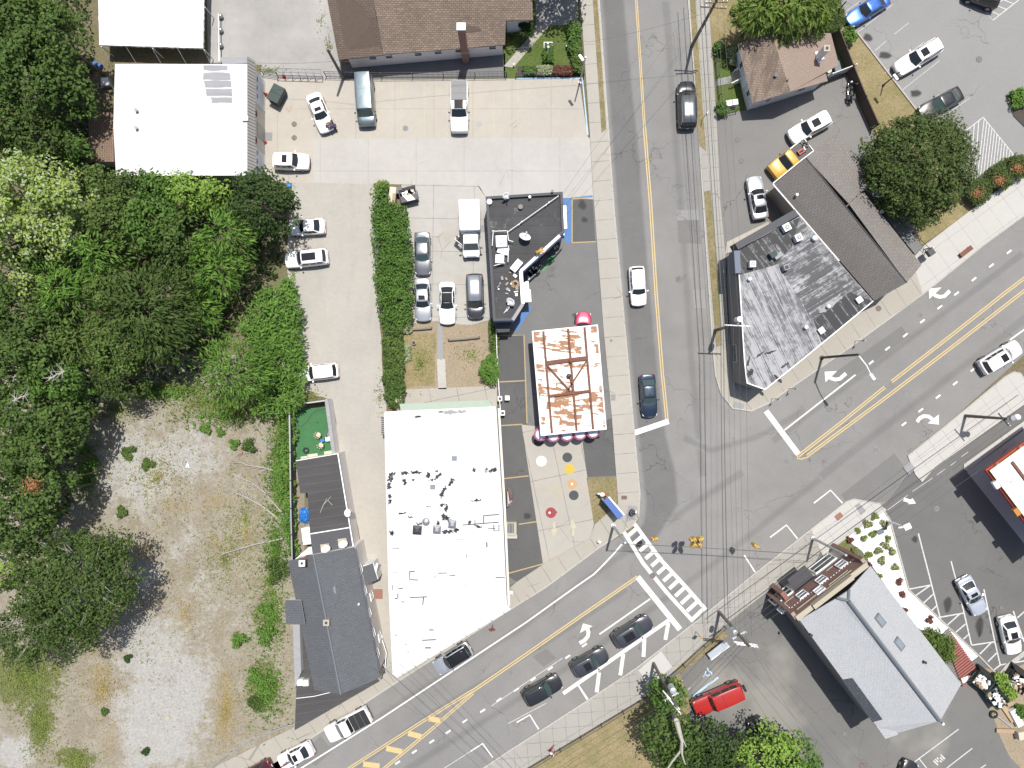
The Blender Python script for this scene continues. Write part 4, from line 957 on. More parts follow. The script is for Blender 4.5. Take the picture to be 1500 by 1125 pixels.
# box truck
def box_truck():
    f = W(691,377,.8); r = W(688.6,299,1.); f.z = r.z = 0; L = (f - r).length; d = (f - r).normalized(); mid = (f + r) / 2
    root = thing('box_truck', 'white box truck with its driver door open behind the black shop', 'truck', (mid.x, mid.y, .02), math.atan2(d.y, d.x))
    x0 = -L / 2; cb = x0 + L * .56
    q = MB(); q.box(((x0 + cb) / 2,0,1.9),(cb - x0,2.15,2.2), 'canvas_white'); q.build('cargo_box', root, local=True, bevel=.05)
    q = MB()
    for y in (-1.06,1.06): q.box(((x0 + cb) / 2, y, 2.98),(cb - x0 - .1,.05,.04), 'metal_grey')
    q.box((cb - .02,0,2.98),(.06,2.1,.04), 'metal_grey'); q.build('box_trim', root, local=True)
    q = MB(); q.box((0,0,.6),(L * .94,1.1,.2), 'metal_dark'); q.build('chassis', root, local=True)
    # cab
    c0, c1, c2, c3 = cb + .05, cb + 1.25, cb + 1.95, L / 2
    prof = [(c0,2.02),(c1,2.06),(c2,1.28),(c3 - .12,1.12),(c3,.95),(c3,.4),(c0,.4)]
    wid = [.8,.8,.93,.92,.86,.86,.93]
    vs = [(x, -w, z) for (x, z), w in zip(prof, wid)] + [(x, w, z) for (x, z), w in zip(prof, wid)]
    n_ = len(prof); q = MB(); q.mesh(vs, [[i, (i + 1) % n_, n_ + (i + 1) % n_, n_ + i] for i in range(n_)] + [list(range(n_)), list(reversed(range(n_, 2 * n_)))], 'car_white')
    q.build('cab', root, local=True, bevel=.07)
    q = MB(); dx = c2 - c1; q.mesh([(c1 + dx * .08,-.74,2.06 - .78 * .08 + .02),(c1 + dx * .08,.74,2.06 - .78 * .08 + .02),(c1 + dx * .9,.84,2.06 - .78 * .9 + .02),(c1 + dx * .9,-.84,2.06 - .78 * .9 + .02)],[[0,1,2,3]], 'glass_green'); o = q.build('windshield', root, local=True)
    s_ = o.modifiers.new('t', 'SOLIDIFY'); s_.thickness = .03
    for sg in (-1,1):
        q = MB(); q.box(((c0 + c1) / 2 + .1, sg * .885,1.65),(.8,.03,.5), 'glass_dark', M4=Matrix.Rotation(sg * .13,4, 'X')); q.build('side_window', root, local=True)
        q = MB(); q.box((c1 + .45, sg * 1.15,1.5),(.12,.25,.3), 'plastic_black'); q.tube((c1 + .4, sg * .9,1.4),(c1 + .45, sg * 1.1,1.5),.025, 'plastic_black'); q.build('mirror', root, local=True)
        q = MB(); q.box((c3 - .03, sg * .68,.9),(.1,.28,.2), 'headlight'); q.build('headlight', root, local=True, bevel=.02)
        for x, w in ((c1 + .5,.4),(x0 + 1.1,.4)):
            q = MB(); q.tube((x, sg * .7,.38),(x, sg * .98,.38),.39, 'rubber', n=18); wl = q.build('wheel', root, local=True)
            q = MB(); q.tube((x, sg * .97,.38),(x, sg * .99,.38),.22, 'metal_grey'); q.build('rim', wl, local=True)
    q = MB(); q.box((c3 - .01,0,.45),(.12,1.8,.2), 'plastic_black'); q.build('bumper', root, local=True)
    q = MB(); m4 = Matrix.Rotation(R(-132),4, 'Z'); q.box((c1 - .3,-1.42,1.1),(1.15,.07,1.0), 'car_white', M4=m4); q.build('door', root, local=True, bevel=.03)
box_truck()

# motorcycle
def motorcycle():
    f = W(1241,121); r = W(1244,152); d = (f - r).normalized(); mid = (f + r) / 2
    t = thing('motorcycle', 'black touring motorcycle parked by the small brown house', 'motorcycle', (mid.x, mid.y, .02), math.atan2(d.y, d.x))
    for x in (.8,-.8):
        q = MB(); q.tube((x, -.07,.32),(x, .07,.32),.32, 'rubber', n=18); w = q.build('wheel', t, local=True)
        q = MB(); q.tube((x, -.075,.32),(x, .075,.32),.2, 'chrome', n=14); q.build('rim', w, local=True)
    q = MB(); q.ball((.22,0,.82),(.34,.17,.16), 'car_black'); q.build('fuel_tank', t, local=True, smooth=True)
    q = MB(); q.ball((-.35,0,.78),(.42,.18,.1), 'plastic_black'); q.build('seat', t, local=True, smooth=True)
    q = MB(); q.box((.15,0,.45),(.55,.4,.4), 'chrome'); q.tube((-.9,-.22,.3),(.1,-.22,.35),.05, 'chrome'); q.tube((-.9,.22,.3),(.1,.22,.35),.05, 'chrome'); q.build('engine', t, local=True, bevel=.05)
    q = MB(); q.path([(.45,-.48,1.05),(.6,-.3,1.1),(.66,0,1.05),(.6,.3,1.1),(.45,.48,1.05)],.025, 'chrome'); q.tube((.66,.12,1.0),(.82,.12,.35),.035, 'chrome'); q.tube((.66,-.12,1.0),(.82,-.12,.35),.035, 'chrome'); q.build('handlebar', t, local=True)
    q = MB(); q.ball((.86,0,.92),(.12,.13,.13), 'headlight'); q.build('headlight', t, local=True, smooth=True)
    q = MB(); q.box((-1.05,0,.75),(.16,.3,.14), 'taillight'); q.build('taillight', t, local=True, bevel=.03)
    q = MB(); q.box((-.95,0,.98),(.4,.45,.3), 'car_black'); q.build('top_box', t, local=True, bevel=.06)
    for sg in (-1,1):
        q = MB(); q.box((-.7, sg * .33,.6),(.6,.2,.35), 'car_black'); q.build('saddle_bag', t, local=True, bevel=.06)
        q = MB(); q.ball((.5, sg * .48,1.2),(.05,.1,.06), 'chrome'); q.build('mirror', t, local=True)
motorcycle()
# ================================================================== BUILDINGS
def xy(pts, z): return [(p.x, p.y) for p in wpoly(pts, z)]
def ccw(p):
    a = sum(p[i][0] * p[(i + 1) % len(p)][1] - p[(i + 1) % len(p)][0] * p[i][1] for i in range(len(p)))
    return p if a > 0 else list(reversed(p))
def inset(p, d):
    """move every corner of a ccw outline inwards by d"""
    o = []; n = len(p)
    for i in range(n):
        a, b, c = Vector(p[i - 1]), Vector(p[i]), Vector(p[(i + 1) % n])
        u = (b - a).normalized(); v = (c - b).normalized(); n1 = Vector((-u.y, u.x)); n2 = Vector((-v.y, v.x))
        m = (n1 + n2); m = m / max(.3, m.dot(n1)); o.append((b.x + m.x * d, b.y + m.y * d))
    return o
def on_plane(px, py, a, b, c, lift=0.):
    n = (b - a).cross(c - a); o = Vector((0,0, H)); d = W(px, py, 0) - o
    k = n.dot(a - o) / n.dot(d); return o + d * k + Vector((0,0, lift))
def centre(p): return (sum(q[0] for q in p) / len(p), sum(q[1] for q in p) / len(p))
def parapet(root, p, z, h, w, mat, name='parapet'):
    """a low wall of width w inside the ccw outline p"""
    i = inset(p, w); n = len(p); mb = MB()
    vs = [(q[0], q[1], z - .05) for q in p] + [(q[0], q[1], z + h) for q in p] + [(q[0], q[1], z + h) for q in i] + [(q[0], q[1], z - .05) for q in i]
    fs = []
    for k in range(n):
        m = (k + 1) % n; fs += [[k, m, n + m, n + k],[n + k, n + m, 2 * n + m, 2 * n + k],[2 * n + k, 2 * n + m, 3 * n + m, 3 * n + k]]
    mb.mesh(vs, fs, mat); return mb.build(name, root)
def flat_building(name, label, cat, pts, z, wallm, roofm, ph=0, pw=.25, capm='trim_white'):
    p = ccw(xy(pts, z)); c = centre(p); root = thing(name, label, cat, (c[0], c[1],0))
    i = inset(p, .012)
    MB().prism(i, 0, z - .06, wallm, False).build('wall', root)
    MB().prism(p if not ph else inset(p, .02), z - .12, z, wallm, roofm).build('roof', root)
    if ph: parapet(root, p, z, ph, pw, capm)
    return root, p
def wbox(root, nm, A, B, s0, s1, z0, z1, o0, o1, mat): return MB().wallbox(A, B, s0, s1, z0, z1, o0, o1, mat).build(nm, root)
def window(root, A, B, s0, s1, z0, z1, frame='trim_white', glass='glass_dark', t=.09, fo=.003):
    q = MB()
    for a, b, c, d in ((s0, s1, z0, z0 + .1),(s0, s1, z1 - .1, z1),(s0, s0 + .1, z0 + .1, z1 - .1),(s1 - .1, s1, z0 + .1, z1 - .1)):
        q.wallbox(A, B, a, b, c, d, fo, t, frame)
    q.wallbox(A, B, s0 + .1, s1 - .1,(z0 + z1) / 2 - .025,(z0 + z1) / 2 + .025, fo, t - .02, frame)
    w = q.build('window', root)
    MB().wallbox(A, B, s0 + .1, s1 - .1, z0 + .1, z1 - .1, fo, t - .05, glass).build('pane', w)
def worn(root, lst, z, mat, nm, seed, amp=2.):
    q = MB()
    for k, (x, y, rx, ry, rot) in enumerate(lst):
        up_face(q, [Vector((p.x, p.y, z + .004 + k * .00006)) for p in wpoly(ragged(blob(x, y, rx, ry, seed + k, 10, rot), amp, seed + k, 3), z)], mat)
    return q.build(nm, root)
def at3(x, y, z): return W(x, y, z)
def gable(root, e1, e2, r, ze, zr, mats, t=.12, fascia='trim_white', ov=.28, wallm='wall_grey', walls=True, z0=0):
    """e1 (a, b) and e2 (a, b): ends of the two eaves in pixels; r (a, b): ends of the ridge; a and b are the gable ends"""
    E = [W(*p, ze) for p in (*e1, *e2)]; Rg = [W(*p, zr) for p in r]
    for k, (a, b) in enumerate(((E[0], E[1]),(E[2], E[3]))):
        q = MB(); q.slab([a, b, Rg[1], Rg[0]], t, mats[k], fascia); q.build('roof', root)
    if walls:
        o = ccw([(E[0].x, E[0].y),(E[1].x, E[1].y),(E[3].x, E[3].y),(E[2].x, E[2].y)]); i = inset(o, ov)
        MB().prism(i, z0, ze - t - .02, wallm).build('wall', root)
        q = MB(); c = sum((Rg), Vector()) / 2
        for g, (a, b) in enumerate(((E[0], E[2]),(E[1], E[3]))):
            m = Rg[g]; other = Rg[1 - g]; s = (other - m).normalized() * (ov + .02)
            tri = [a.lerp(b, .06) + s - Vector((0,0, t + .02)), a.lerp(b, .94) + s - Vector((0,0, t + .02)), m + s - Vector((0,0, t + .1))]
            tri2 = [p + s.normalized() * .15 for p in tri]
            q.mesh(tri + tri2,[[0,1,2],[5,4,3],[0,3,4,1],[1,4,5,2],[2,5,3,0]], wallm)
        q.build('gable_wall', root)
        return i
def chimney(root, x, y, zb, zt, w, mat, top='iron_grey', cap=True):
    c = W(x, y, zt); q = MB(); q.box((c.x, c.y, (zb + zt) / 2),(w, w, zt - zb), mat); q.box((c.x, c.y, zt + .04),(w + .12, w + .12,.08), top); ch = q.build('chimney', root)
    q = MB(); q.box((c.x, c.y, zt + .1),(w * .5, w * .5,.06), 'wall_dark'); q.build('flue', ch)
def vent(root, x, y, z, r, h, mat='metal_grey', nm='roof_vent'):
    c = W(x, y, z + h); q = MB(); q.tube((c.x, c.y, z),(c.x, c.y, z + h), r, mat); q.tube((c.x, c.y, z + h),(c.x, c.y, z + h + .08), r * 1.5, mat); return q.build(nm, root)
def skylight(root, x, y, z, sx, sy, rz=0, frame='metal_white'):
    c = W(x, y, z + .15); q = MB(); q.box((c.x, c.y, z + .07),(sx, sy, .16), frame, rz); s = q.build('skylight', root)
    MB().box((c.x, c.y, z + .165),(sx - .18, sy - .18,.03), 'skylight', rz).build('pane', s)

# ---- white roofed garage, top left
root, P = flat_building('garage_building', 'white flat roofed garage building with ribbed metal edge, beside the woods', 'building', [(168.5,93.5),(363,94),(363,257),(170,257.5),(166,185)],4.7, 'wall_grey', 'roof_white')
A, B = W(363,257,4.7), W(363,92,4.7)     # east wall, outward to the right of A->B
A.x -= 0; ln = (B - A).length
q = MB(); 
q.mesh([(A.x + .003, A.y - .05,4.86),(A.x + .003, B.y + .6,4.86),(A.x + .45, B.y + .6,3.75),(A.x + .45, A.y - .05,3.75),(A.x + .003, A.y - .05,3.75),(A.x + .003, B.y + .6,3.75)],[[0,1,2,3],[3,2,5,4],[0,3,4],[1,5,2]], 'ribbed_metal'); q.build('mansard', root)
q = MB(); q.wallbox(A, B, 0, ln, 0,3.7,.003,.12, 'wall_cream'); q.build('front_wall', root)
for s0, s1 in ((.6,3.6),(8.6,12.0)):
    q = MB(); q.wallbox(A, B, s0, s1,.02,3.2,.12,.17, 'trim_white'); d = q.build('garage_door', root)
    q = MB()
    for k in range(3): q.wallbox(A, B, s0 + .5 + k * .9, s0 + 1. + k * .9,2.3,2.6,.17,.19, 'glass_dark')
    q.build('pane', d)
q = MB(); q.wallbox(A, B, 5.,6.6,.02,2.4,.12,.17, 'metal_grey'); q.build('door', root)
for s in (4.4,7.3):
    q = MB(); c = A + (B - A).normalized() * s; q.tube((c.x + .12, c.y, 2.9),(c.x + .2, c.y, 2.9),.38, 'deck_red', n=20); q.tube((c.x + .2, c.y, 2.9),(c.x + .21, c.y, 2.9),.27, 'rust', n=20); q.build('round_sign', root)
for k, pts in enumerate(([(297,96),(333,96),(333,103),(298,103)],[(298,107),(336,107),(338,117),(297,117)],[(298,118.5),(338,118.5),(339,128),(300,128)],[(301,130),(340,130),(340,141),(303,141)],[(309,142.5),(340,142.5),(340,151),(310,151)])):
    q = MB(); up_face(q, wpoly(ragged(pts, 1.1,30 + k, 4),4.705 + k * .0004), 'roof_grey_patch'); q.build('repair_patch', root)
for x, y in ((199,161),(199,187)): vent(root, x, y, 4.7,.12,.35)
q = MB(); c = W(359,173.5,4.9); q.box((c.x, c.y, 4.85),(.65,.5,.3), 'metal_white'); q.build('roof_unit', root)
q = MB(); p = [W(x, y, 4.0) for x, y in ((322,84),(362,84),(362,93),(326,94))]; q.prism([(v.x, v.y) for v in p],3.9,4.0, 'metal_grey', 'roof_grey_patch'); q.build('canopy', root)
# brown shingle lean-to
r2 = thing('shed', 'brown shingled lean-to shed on the woods side of the white garage', 'shed', W(148,200))
p = [W(129.5,164.5,2.3), W(165.5,164.5,2.9), W(167.5,237,2.9), W(131,236.5,2.3)]
q = MB(); q.slab(p, .1, 'shingle_shed', 'wood_dark'); q.build('roof', r2)
i = ccw(inset(ccw([(v.x, v.y) for v in p]),.2)); MB().prism(i, 0,2.15, 'wall_tan').build('wall', r2)
# ---- white tent at the top
r2 = thing('marquee_tent', 'large white marquee tent cut by the top edge', 'tent', W(222,30))
ze, zr = 2.3,3.3
pe = [W(x, y, ze) for x, y in ((143,-55),(299,-55),(297,70.5),(145.5,65.5))]; rd = [W(180,6, zr), W(262,6, zr)]
q = MB(); q.mesh(pe + rd, [[0,1,5,4],[1,2,5],[2,3,4,5],[3,0,4]], 'canvas_white'); q.build('canopy', r2)
q = MB()
for a, b in ((pe[2], pe[3]),(pe[1], pe[2]),(pe[3], pe[0])):
    n_ = int((b - a).length / .6)
    for k in range(n_):
        u = a.lerp(b, k / n_); v = a.lerp(b, (k + 1) / n_); m = u.lerp(v, .5)
        q.face([u, v, v - Vector((0,0,.22)), m - Vector((0,0,.34)), u - Vector((0,0,.22))], 'canvas_white')
o = q.build('valance', r2); s_ = o.modifiers.new('t', 'SOLIDIFY'); s_.thickness = .02
for k, p in enumerate((pe[2], pe[3], pe[2].lerp(pe[3],.5), pe[1].lerp(pe[2],.5), pe[3].lerp(pe[0],.5))):
    q = MB(); q.tube((p.x * .995, p.y * .995,0),(p.x * .995, p.y * .995,2.3),.05, 'metal_white'); q.build('pole', r2)
q = MB()
for a in (pe[2], pe[3], pe[2].lerp(pe[3],.25), pe[2].lerp(pe[3],.5), pe[2].lerp(pe[3],.75)): q.tube(a, (a.x + .3, a.y - 1.4,0),.015, 'trim_white')
q.build('guy_rope', r2)
# ---- long brown house
r2 = thing('brown_house', 'long low house with a brown shingle roof and a tall brick chimney', 'house', W(620,40))
ze = 3.
q = MB(); q.slab([W(x, y, z) for x, y, z in ((562,80, ze),(740,65.5, ze),(741,30,3.9),(781,29.5,3.9),(778,-40,5.2),(540,-40,5.4))],.14, 'shingle_brown', 'wood_dark'); q.build('roof', r2)
q = MB(); q.slab([W(x, y, z) for x, y, z in ((496,87.5,2.95),(563.5,80.5,2.95),(551,25,4.2),(541,-40,5.2),(472,-40,4.6))],.14, 'shingle_brown_dark', 'wood_dark'); q.build('roof', r2)
wp = ccw(xy([(507,84),(736,64),(736,-60),(480,-60)], ze)); wp = [(a, b + .25) for a, b in wp]
MB().prism(wp, 0,2.85, 'wall_house').build('wall', r2)
MB().prism(ccw(xy([(742,29),(775,28.5),(775,-60),(742,-60)], ze)),0,2.85, 'wall_white').build('wall', r2)
A = W(507,84, ze); B = W(736,64, ze); A.y += .25; B.y += .25
q = MB(); q.wallbox(A, B, 0,17.2,2.72,2.86,.003,.33, 'trim_white'); q.build('gutter', r2)
for s in (2.2,4.,7.2,9.4,11.7,15.4): window(r2, A, B, s, s + .95,1.5,2.35)
c = W(675.5,39.5,7.4); q = MB(); cy_ = W(688,81,0).y
q.box((c.x, c.y, 3.7),(.75,.6,7.4), 'brick'); ch = q.build('chimney', r2); MB().box((c.x, c.y, 7.47),(.9,.75,.14), 'metal_white').build('chimney_cap', ch)
# ---- small house, top right
r2 = thing('small_house', 'small pale blue house with a weathered brown roof by the motorcycle', 'house', W(1165,105))
i = gable(r2,((1081,64.5),(1102.5,151)),((1217,48.5),(1229,95)),((1130,47.5),(1158,134)),2.7,4.1,('shingle_house_worn', 'shingle_house'), wallm='wall_pale', walls=False)
q = MB(); q.slab([W(x, y, z) for x, y, z in ((1203.5,81,2.93),(1212.5,118.5,2.72),(1157.9,133.9,4.1),(1148,102,4.1))],.1, 'shingle_house', 'trim_white'); q.build('roof', r2)
wp = ccw(xy([(1086,68),(1106,148),(1159,131.5),(1208,116),(1200,80),(1222,76),(1214,52),(1130,50)],2.6)); MB().prism(wp, 0,2.55, 'wall_pale').build('wall', r2)
q = MB(); a, b, m = W(1106,148,2.55), W(1208,117,2.55), W(1158,131,3.9); nn = Vector((.28,.96,0)) * .2
q.mesh([a + nn * .2, b + nn * .2, m + nn * .2, a + nn, b + nn, m + nn],[[0,1,2],[5,4,3],[0,3,4,1],[1,4,5,2],[2,5,3,0]], 'wall_pale'); q.build('gable_wall', r2)
A, B = W(1106,148,2.6), W(1208,116,2.6); window(r2, A, B, 5.1,6.2,1.2,2.2, glass='glass_dark'); window(r2, A, B, 1.4,2.3,1.2,2.2)
A, B = W(1086,68,2.6), W(1106,148,2.6); window(r2, A, B, 1.2,2.,1.,2.1); window(r2, A, B, 4.4,5.2,1.,2.1); wbox(r2, 'door', A, B, 2.9,3.8,.4,2.3,.003,.06, 'trim_white')
chimney(r2,1211,71,2.5,5.2,.55, 'trim_white', 'stone')
vent(r2,1136.5,110.5,3.6,.13,.3, 'metal_dark'); vent(r2,1154,117,3.9,.08,.3, 'metal_dark')
q = MB(); c = W(1197,85,3.1); q.box((c.x, c.y, 3.12),(.25,1.3,.3), 'trim_white', R(14)); q.box((c.x + .35, c.y - .1,3.1),(.7,.25,.25), 'trim_white', R(10)); q.build('chimney_saddle', r2)
q = MB(); A = W(1062,121); B = W(1086,111)
for k in range(3): q.box(A.lerp(B, .55 + k * .17) + Vector((0,0,.1 + k * .1)),(.4,1.4,.2 + k * .2), 'stone', R(14))
st_ = q.build('front_steps', r2)
for sg in (-1,1):
    q = MB(); n_ = Vector((-.25,-.97,0)) * .75 * sg; q.tube(A.lerp(B, .35) + n_ + Vector((0,0,.9)), B + n_ + Vector((0,0,1.3)),.06, 'trim_white')
    for k in range(4): p = A.lerp(B, .35 + k * .2) + n_; q.tube(p, p + Vector((0,0,1. + k * .1)),.045, 'trim_white')
    q.build('railing', st_)
# ---- taupe roofed long building
r2 = thing('taupe_roof_building', 'long building with a taupe shingle gable roof beside the big round tree', 'building', W(1240,320))
ze, zr = 3.8,5.4
E = dict(a=W(1134,270, ze), b=W(1281,440.5, ze), r0=W(1181,231, zr), r1=W(1328.5,414, zr), c=W(1220.5,196.5, ze), d=W(1287,257, ze), n=W(1243,298,5.28), n2=W(1265,281,4.5), e=W(1350,388,4.45))
q = MB(); q.slab([E['a'], E['b'], E['r1'], E['r0']],.14, 'shingle_taupe', 'metal_dark'); q.build('roof', r2)
q = MB(); q.slab([E['r0'], E['n'] + Vector((0,0,.0)), E['d'], E['c']],.14, 'shingle_taupe_sunlit', 'metal_dark'); q.build('roof', r2)
q = MB(); q.slab([E['n'], E['r1'], E['e'], E['n2']],.14, 'shingle_taupe_sunlit', 'metal_dark'); q.build('roof', r2)
q = MB(); q.tube(E['r0'] + Vector((0,0,.0)), E['r1'],.06, 'metal_dark'); q.build('ridge_cap', r2)
q = MB(); q.path([E['a'] + Vector((-.1,.05,-.08)), E['a'].lerp(E['b'],.66) + Vector((-.1,.05,-.08))],.09, 'trim_white'); q.path([E['a'] + Vector((-.12,.1,-.03)), E['c'].lerp(E['a'],.55) + Vector((0,.12,.8))],.07, 'trim_white'); q.build('gutter', r2)
wp = ccw(xy([(1141,270),(1280,432),(1322,408),(1340,388),(1262,287),(1279,257),(1219,204),(1180,238)], ze)); MB().prism(wp, 0, ze - .2, 'wall_tan').build('wall', r2)
wp2 = ccw(xy([(1262,276),(1300,322),(1340,372),(1352,362),(1300,300)],2.6)); MB().prism(wp2,0,2.6, 'wall_dark', 'asphalt_dark').build('shade_block', r2)  # dark block added in place of ground lying in shade
vent(r2,1167.5,285,4.3,.1,.35, 'metal_white'); vent(r2,1292,310,4.2,.12,.5, 'metal_white')
# ---- metal roofed corner building
root, P = flat_building('metal_roof_building', 'corner building with a streaked grey metal roof at the junction', 'building', [(1084,364),(1171,317),(1279,441),(1170.5,530.5),(1120.5,570.5),(1094,561),(1090.5,530),(1082.5,401)],4.4, 'wall_grey', 'roof_metal_long')
z = 4.404
q = MB(); up_face(q, wpoly([(1137,386),(1171,318),(1278,441),(1250,465),(1192,470)], z), 'roof_metal_cross'); q.build('roof_facet', root)
q = MB(); up_face(q, wpoly([(1084,365),(1171,318),(1160,362),(1136,388),(1083,403)], z + .004), 'roof_metal_dark'); q.build('roof_facet', root)
q = MB(); up_face(q, wpoly([(1192,470),(1245,428),(1278,441),(1204,502)], z + .008), 'roof_metal_dark'); q.build('roof_facet', root)
worn(root, [(1213,449,16,5,-.6),(1228,437,8,4,-.8),(1205,456,7,4,-.5)], z + .012, 'roof_grey_patch', 'repair_patch', 61,1.6)
worn(root, [(1100,545,4,8,.4),(1150,535,9,2,-.6),(1140,555,10,3,.8),(1112,520,10,1.5,-.6),(1128,516,12,1.5,-.3),(1096,530,2,9,.3)], z, 'roof_worn', 'tar_patch', 71,1.2)['kind'] = 'stuff'
edge = [(1082.5,401),(1090.5,530),(1094,561),(1120.5,570.5),(1170.5,530.5),(1279,441)]
q = MB(); e3 = [W(x, y, 4.45) for x, y in edge]; q.path(e3,.07, 'trim_white', 4); q.build('edge_trim', root)
q = MB(); a = [W(x, y, 4.95) for x, y in ((1079,361),(1167,311))]; L_, R_ = strip_pts(a, .75); q.prism(L_ + list(reversed(R_)),3.2,4.95, 'cap_dark'); q.build('parapet', root)
q = MB(); a = [W(x, y, 4.9) for x, y in ((1079.5,367),(1081.5,400))]; L_, R_ = strip_pts(a, .6); q.prism(L_ + list(reversed(R_)),3.2,4.9, 'cap_blue'); q.build('parapet', root)
A, B = W(1084,403,4.4), W(1091,530,4.4)
window(root, B, A, .5,2.6,.6,2.2, 'metal_grey') if False else window(root, A, B, 7.2,9.2,.5,2.3, 'metal_grey', 'glass_green')
def ac_unit(x, y, z, s, lab, rz=0, fan=True, mat='metal_white', h=.7):
    s *= .88
    c = W(x, y, z + h); t = thing('air_conditioner', lab, 'air conditioner', (c.x, c.y, z + .01), rz)
    MB().box((0,0, h / 2),(s, s, h), mat).build('casing', t, local=True, bevel=.03)
    if fan:
        q = MB(); q.tube((0,0, h),(0,0, h + .03), s * .38, 'metal_grey', n=20); q.tube((0,0, h + .03),(0,0, h + .04), s * .3, 'lens_dark', n=20)
        for k in range(4): q.box((0,0, h + .045),(s * .56,.04,.02), 'metal_grey', k * .785)
        q.build('fan_guard', t, local=True)
    return t
ac_unit(1153,332.5,4.42,.9, 'round fan unit on the streaked metal roof near its dark top parapet', .5)
ac_unit(1170.5,347.5,4.42,.85, 'square fan unit on the streaked metal roof nearest the taupe roof', .45)
ac_unit(1103,386.5,4.42,.75, 'small square fan unit on the streaked metal roof near its left parapet', 0)
t = thing('roof_hatch', 'green grey duct box in the middle of the streaked metal roof', 'duct', W(1132,373,4.42)); c = W(1132,373,4.8)
q = MB(); q.box((c.x, c.y, 4.75),(.7,.6,.6), 'glass_green', .6); q.box((c.x + .6, c.y - .1,4.65),(.9,.5,.45), 'roof_grey_patch', .6); q.build('duct_body', t)
t = thing('chimney_stack', 'small square chimney with a black opening on the streaked metal roof', 'chimney', W(1152,391.5,4.42)); c = W(1152,391.5,5.1)
q = MB(); q.box((c.x, c.y, 4.8),(.55,.55,.75), 'roof_grey_patch', .4); o = q.build('stack', t); MB().box((c.x, c.y, 5.19),(.36,.36,.04), 'wall_dark', .4).build('flue', t)
for k, (x, y, lab) in enumerate(((1213.5,348.5 + 100.5, 'white dome vent on the pale patch of the metal roof'),(1259,439, 'white square vent near the right corner of the metal roof'),(1203.5,484, 'white square vent near the lower edge of the metal roof'),(1180.5,479.5, 'pale round vent in the middle of the metal roof'),(1193,349, 'white globe on the metal roof edge beside the taupe roof'),(1098,409, 'small white pipe vent near the left edge of the metal roof'))):
    c = W(x, y, 4.7); q = MB()
    if k in (1,2): q.box((c.x, c.y, 4.55),(.5,.5,.3), 'metal_white', .6); q.box((c.x, c.y, 4.72),(.62,.62,.05), 'trim_white', .6)
    else: q.tube((c.x, c.y, 4.4),(c.x, c.y, 4.7),.15, 'metal_white'); q.ball((c.x, c.y, 4.75),.22 if k != 4 else .3, 'trim_white')
    tag(q.build('roof_vent'), lab, 'roof vent')
# ---- black roofed shop
root, P = flat_building('black_roof_shop', 'L-shaped shop with a black flat roof full of equipment', 'shop', [(711.5,289),(824,282),(826.5,341),(763,398),(766.5,446),(750.5,470),(722.5,470.5)],4.0, 'wall_blue', 'roof_black', .32,.28, 'cap_dark')
a = [W(x, y, 4.36) for x, y in ((820,345),(763,397),(766,445),(751,469),(724,469.5))]
q = MB(); L_, R_ = strip_pts(a[:2],.3); q.prism(L_ + list(reversed(R_)),4.33,4.40, 'trim_white'); L_, R_ = strip_pts(a[1:3],.36); q.prism(L_ + list(reversed(R_)),4.33,4.404, 'metal_grey'); L_, R_ = strip_pts(a[2:4],.34); q.prism(L_ + list(reversed(R_)),4.33,4.41, 'roof_grey_patch'); q.build('coping', root)
A, B = W(826.5,341,4), W(824,282,4)
q = MB(); q.wallbox(A, B, 0,4.4,2.6,2.75,.003,.12, 'trim_white'); q.wallbox(A, B, .9,3.4,1.9,2.0,.12,.5, 'metal_grey'); q.build('sign_shelf', root)
for s in (.8,2.2,3.3): window(root, A, B, s, s + .9,.8,2.2, 'trim_white')
p = [W(x, y, 2.2) for x, y in ((722,471),(750,471),(746,486),(729,487))]; q = MB(); q.prism(ccw([(v.x, v.y) for v in p]),0,2.2, 'wall_dark', 'wall_dark'); q.build('entry_block', root)
A, B = W(763,398,4), W(826.5,341,4)
q = MB(); q.wallbox(A, B, .4,5.8,3.05,3.2,.003,.12, 'trim_white'); q.build('fascia', root)
for s in (.9,2.7,4.4): window(root, A, B, s, s + 1.3,.7,2.4, 'metal_dark')
A, B = W(766.5,446,4), W(763,398,4)
q = MB(); q.wallbox(A, B, .4,1.75,2.4,2.55,.003,.95, 'trim_white'); q.wallbox(A, B, 2.,2.9,.7,.8,.1,.85, 'metal_grey'); q.build('door_canopy', root)
t = ac_unit(734.5,353,4.02,1.35, 'large white rooftop unit with a round fan on the black roof', R(2), True, 'metal_white', .9)
ac_unit(732,379,4.02,1.05, 'plain white square unit on the black roof below the fan unit', R(-3), False, 'metal_white', .8)
t = thing('tilted_panel', 'tilted white panel between two rooftop units on the black roof', 'panel', W(737,367,4.05)); c = W(737,367,4.4)
MB().box((c.x, c.y, 4.45),(1.2,.75,.05), 'metal_white', M4=Matrix.Rotation(-.3,4, 'Z') @ Matrix.Rotation(.25,4, 'X')).build('panel_sheet', t); q = MB(); q.box((c.x, c.y, 4.2),(.8,.4,.4), 'metal_grey', -.3); q.build('panel_base', t)
t = thing('pipe_barrier', 'white pipe frame round the rooftop unit on the black roof', 'frame', W(727,345,4.02)); q = MB()
for a, b in (((721,338),(728,339)),((722.5,338),(721,360)),((728,338.5),(742,338)),((743,338),(745,352)),((745,352),(752,354)),((724,389),(740,385)),((745,360),(744,384))):
    q.tube(W(*a, 4.6), W(*b, 4.6),.045, 'metal_white')
    q.tube(W(*a, 4.6), W(*a, 4.6) - Vector((0,0,.6)),.03, 'metal_grey')
q.build('pipes', t)
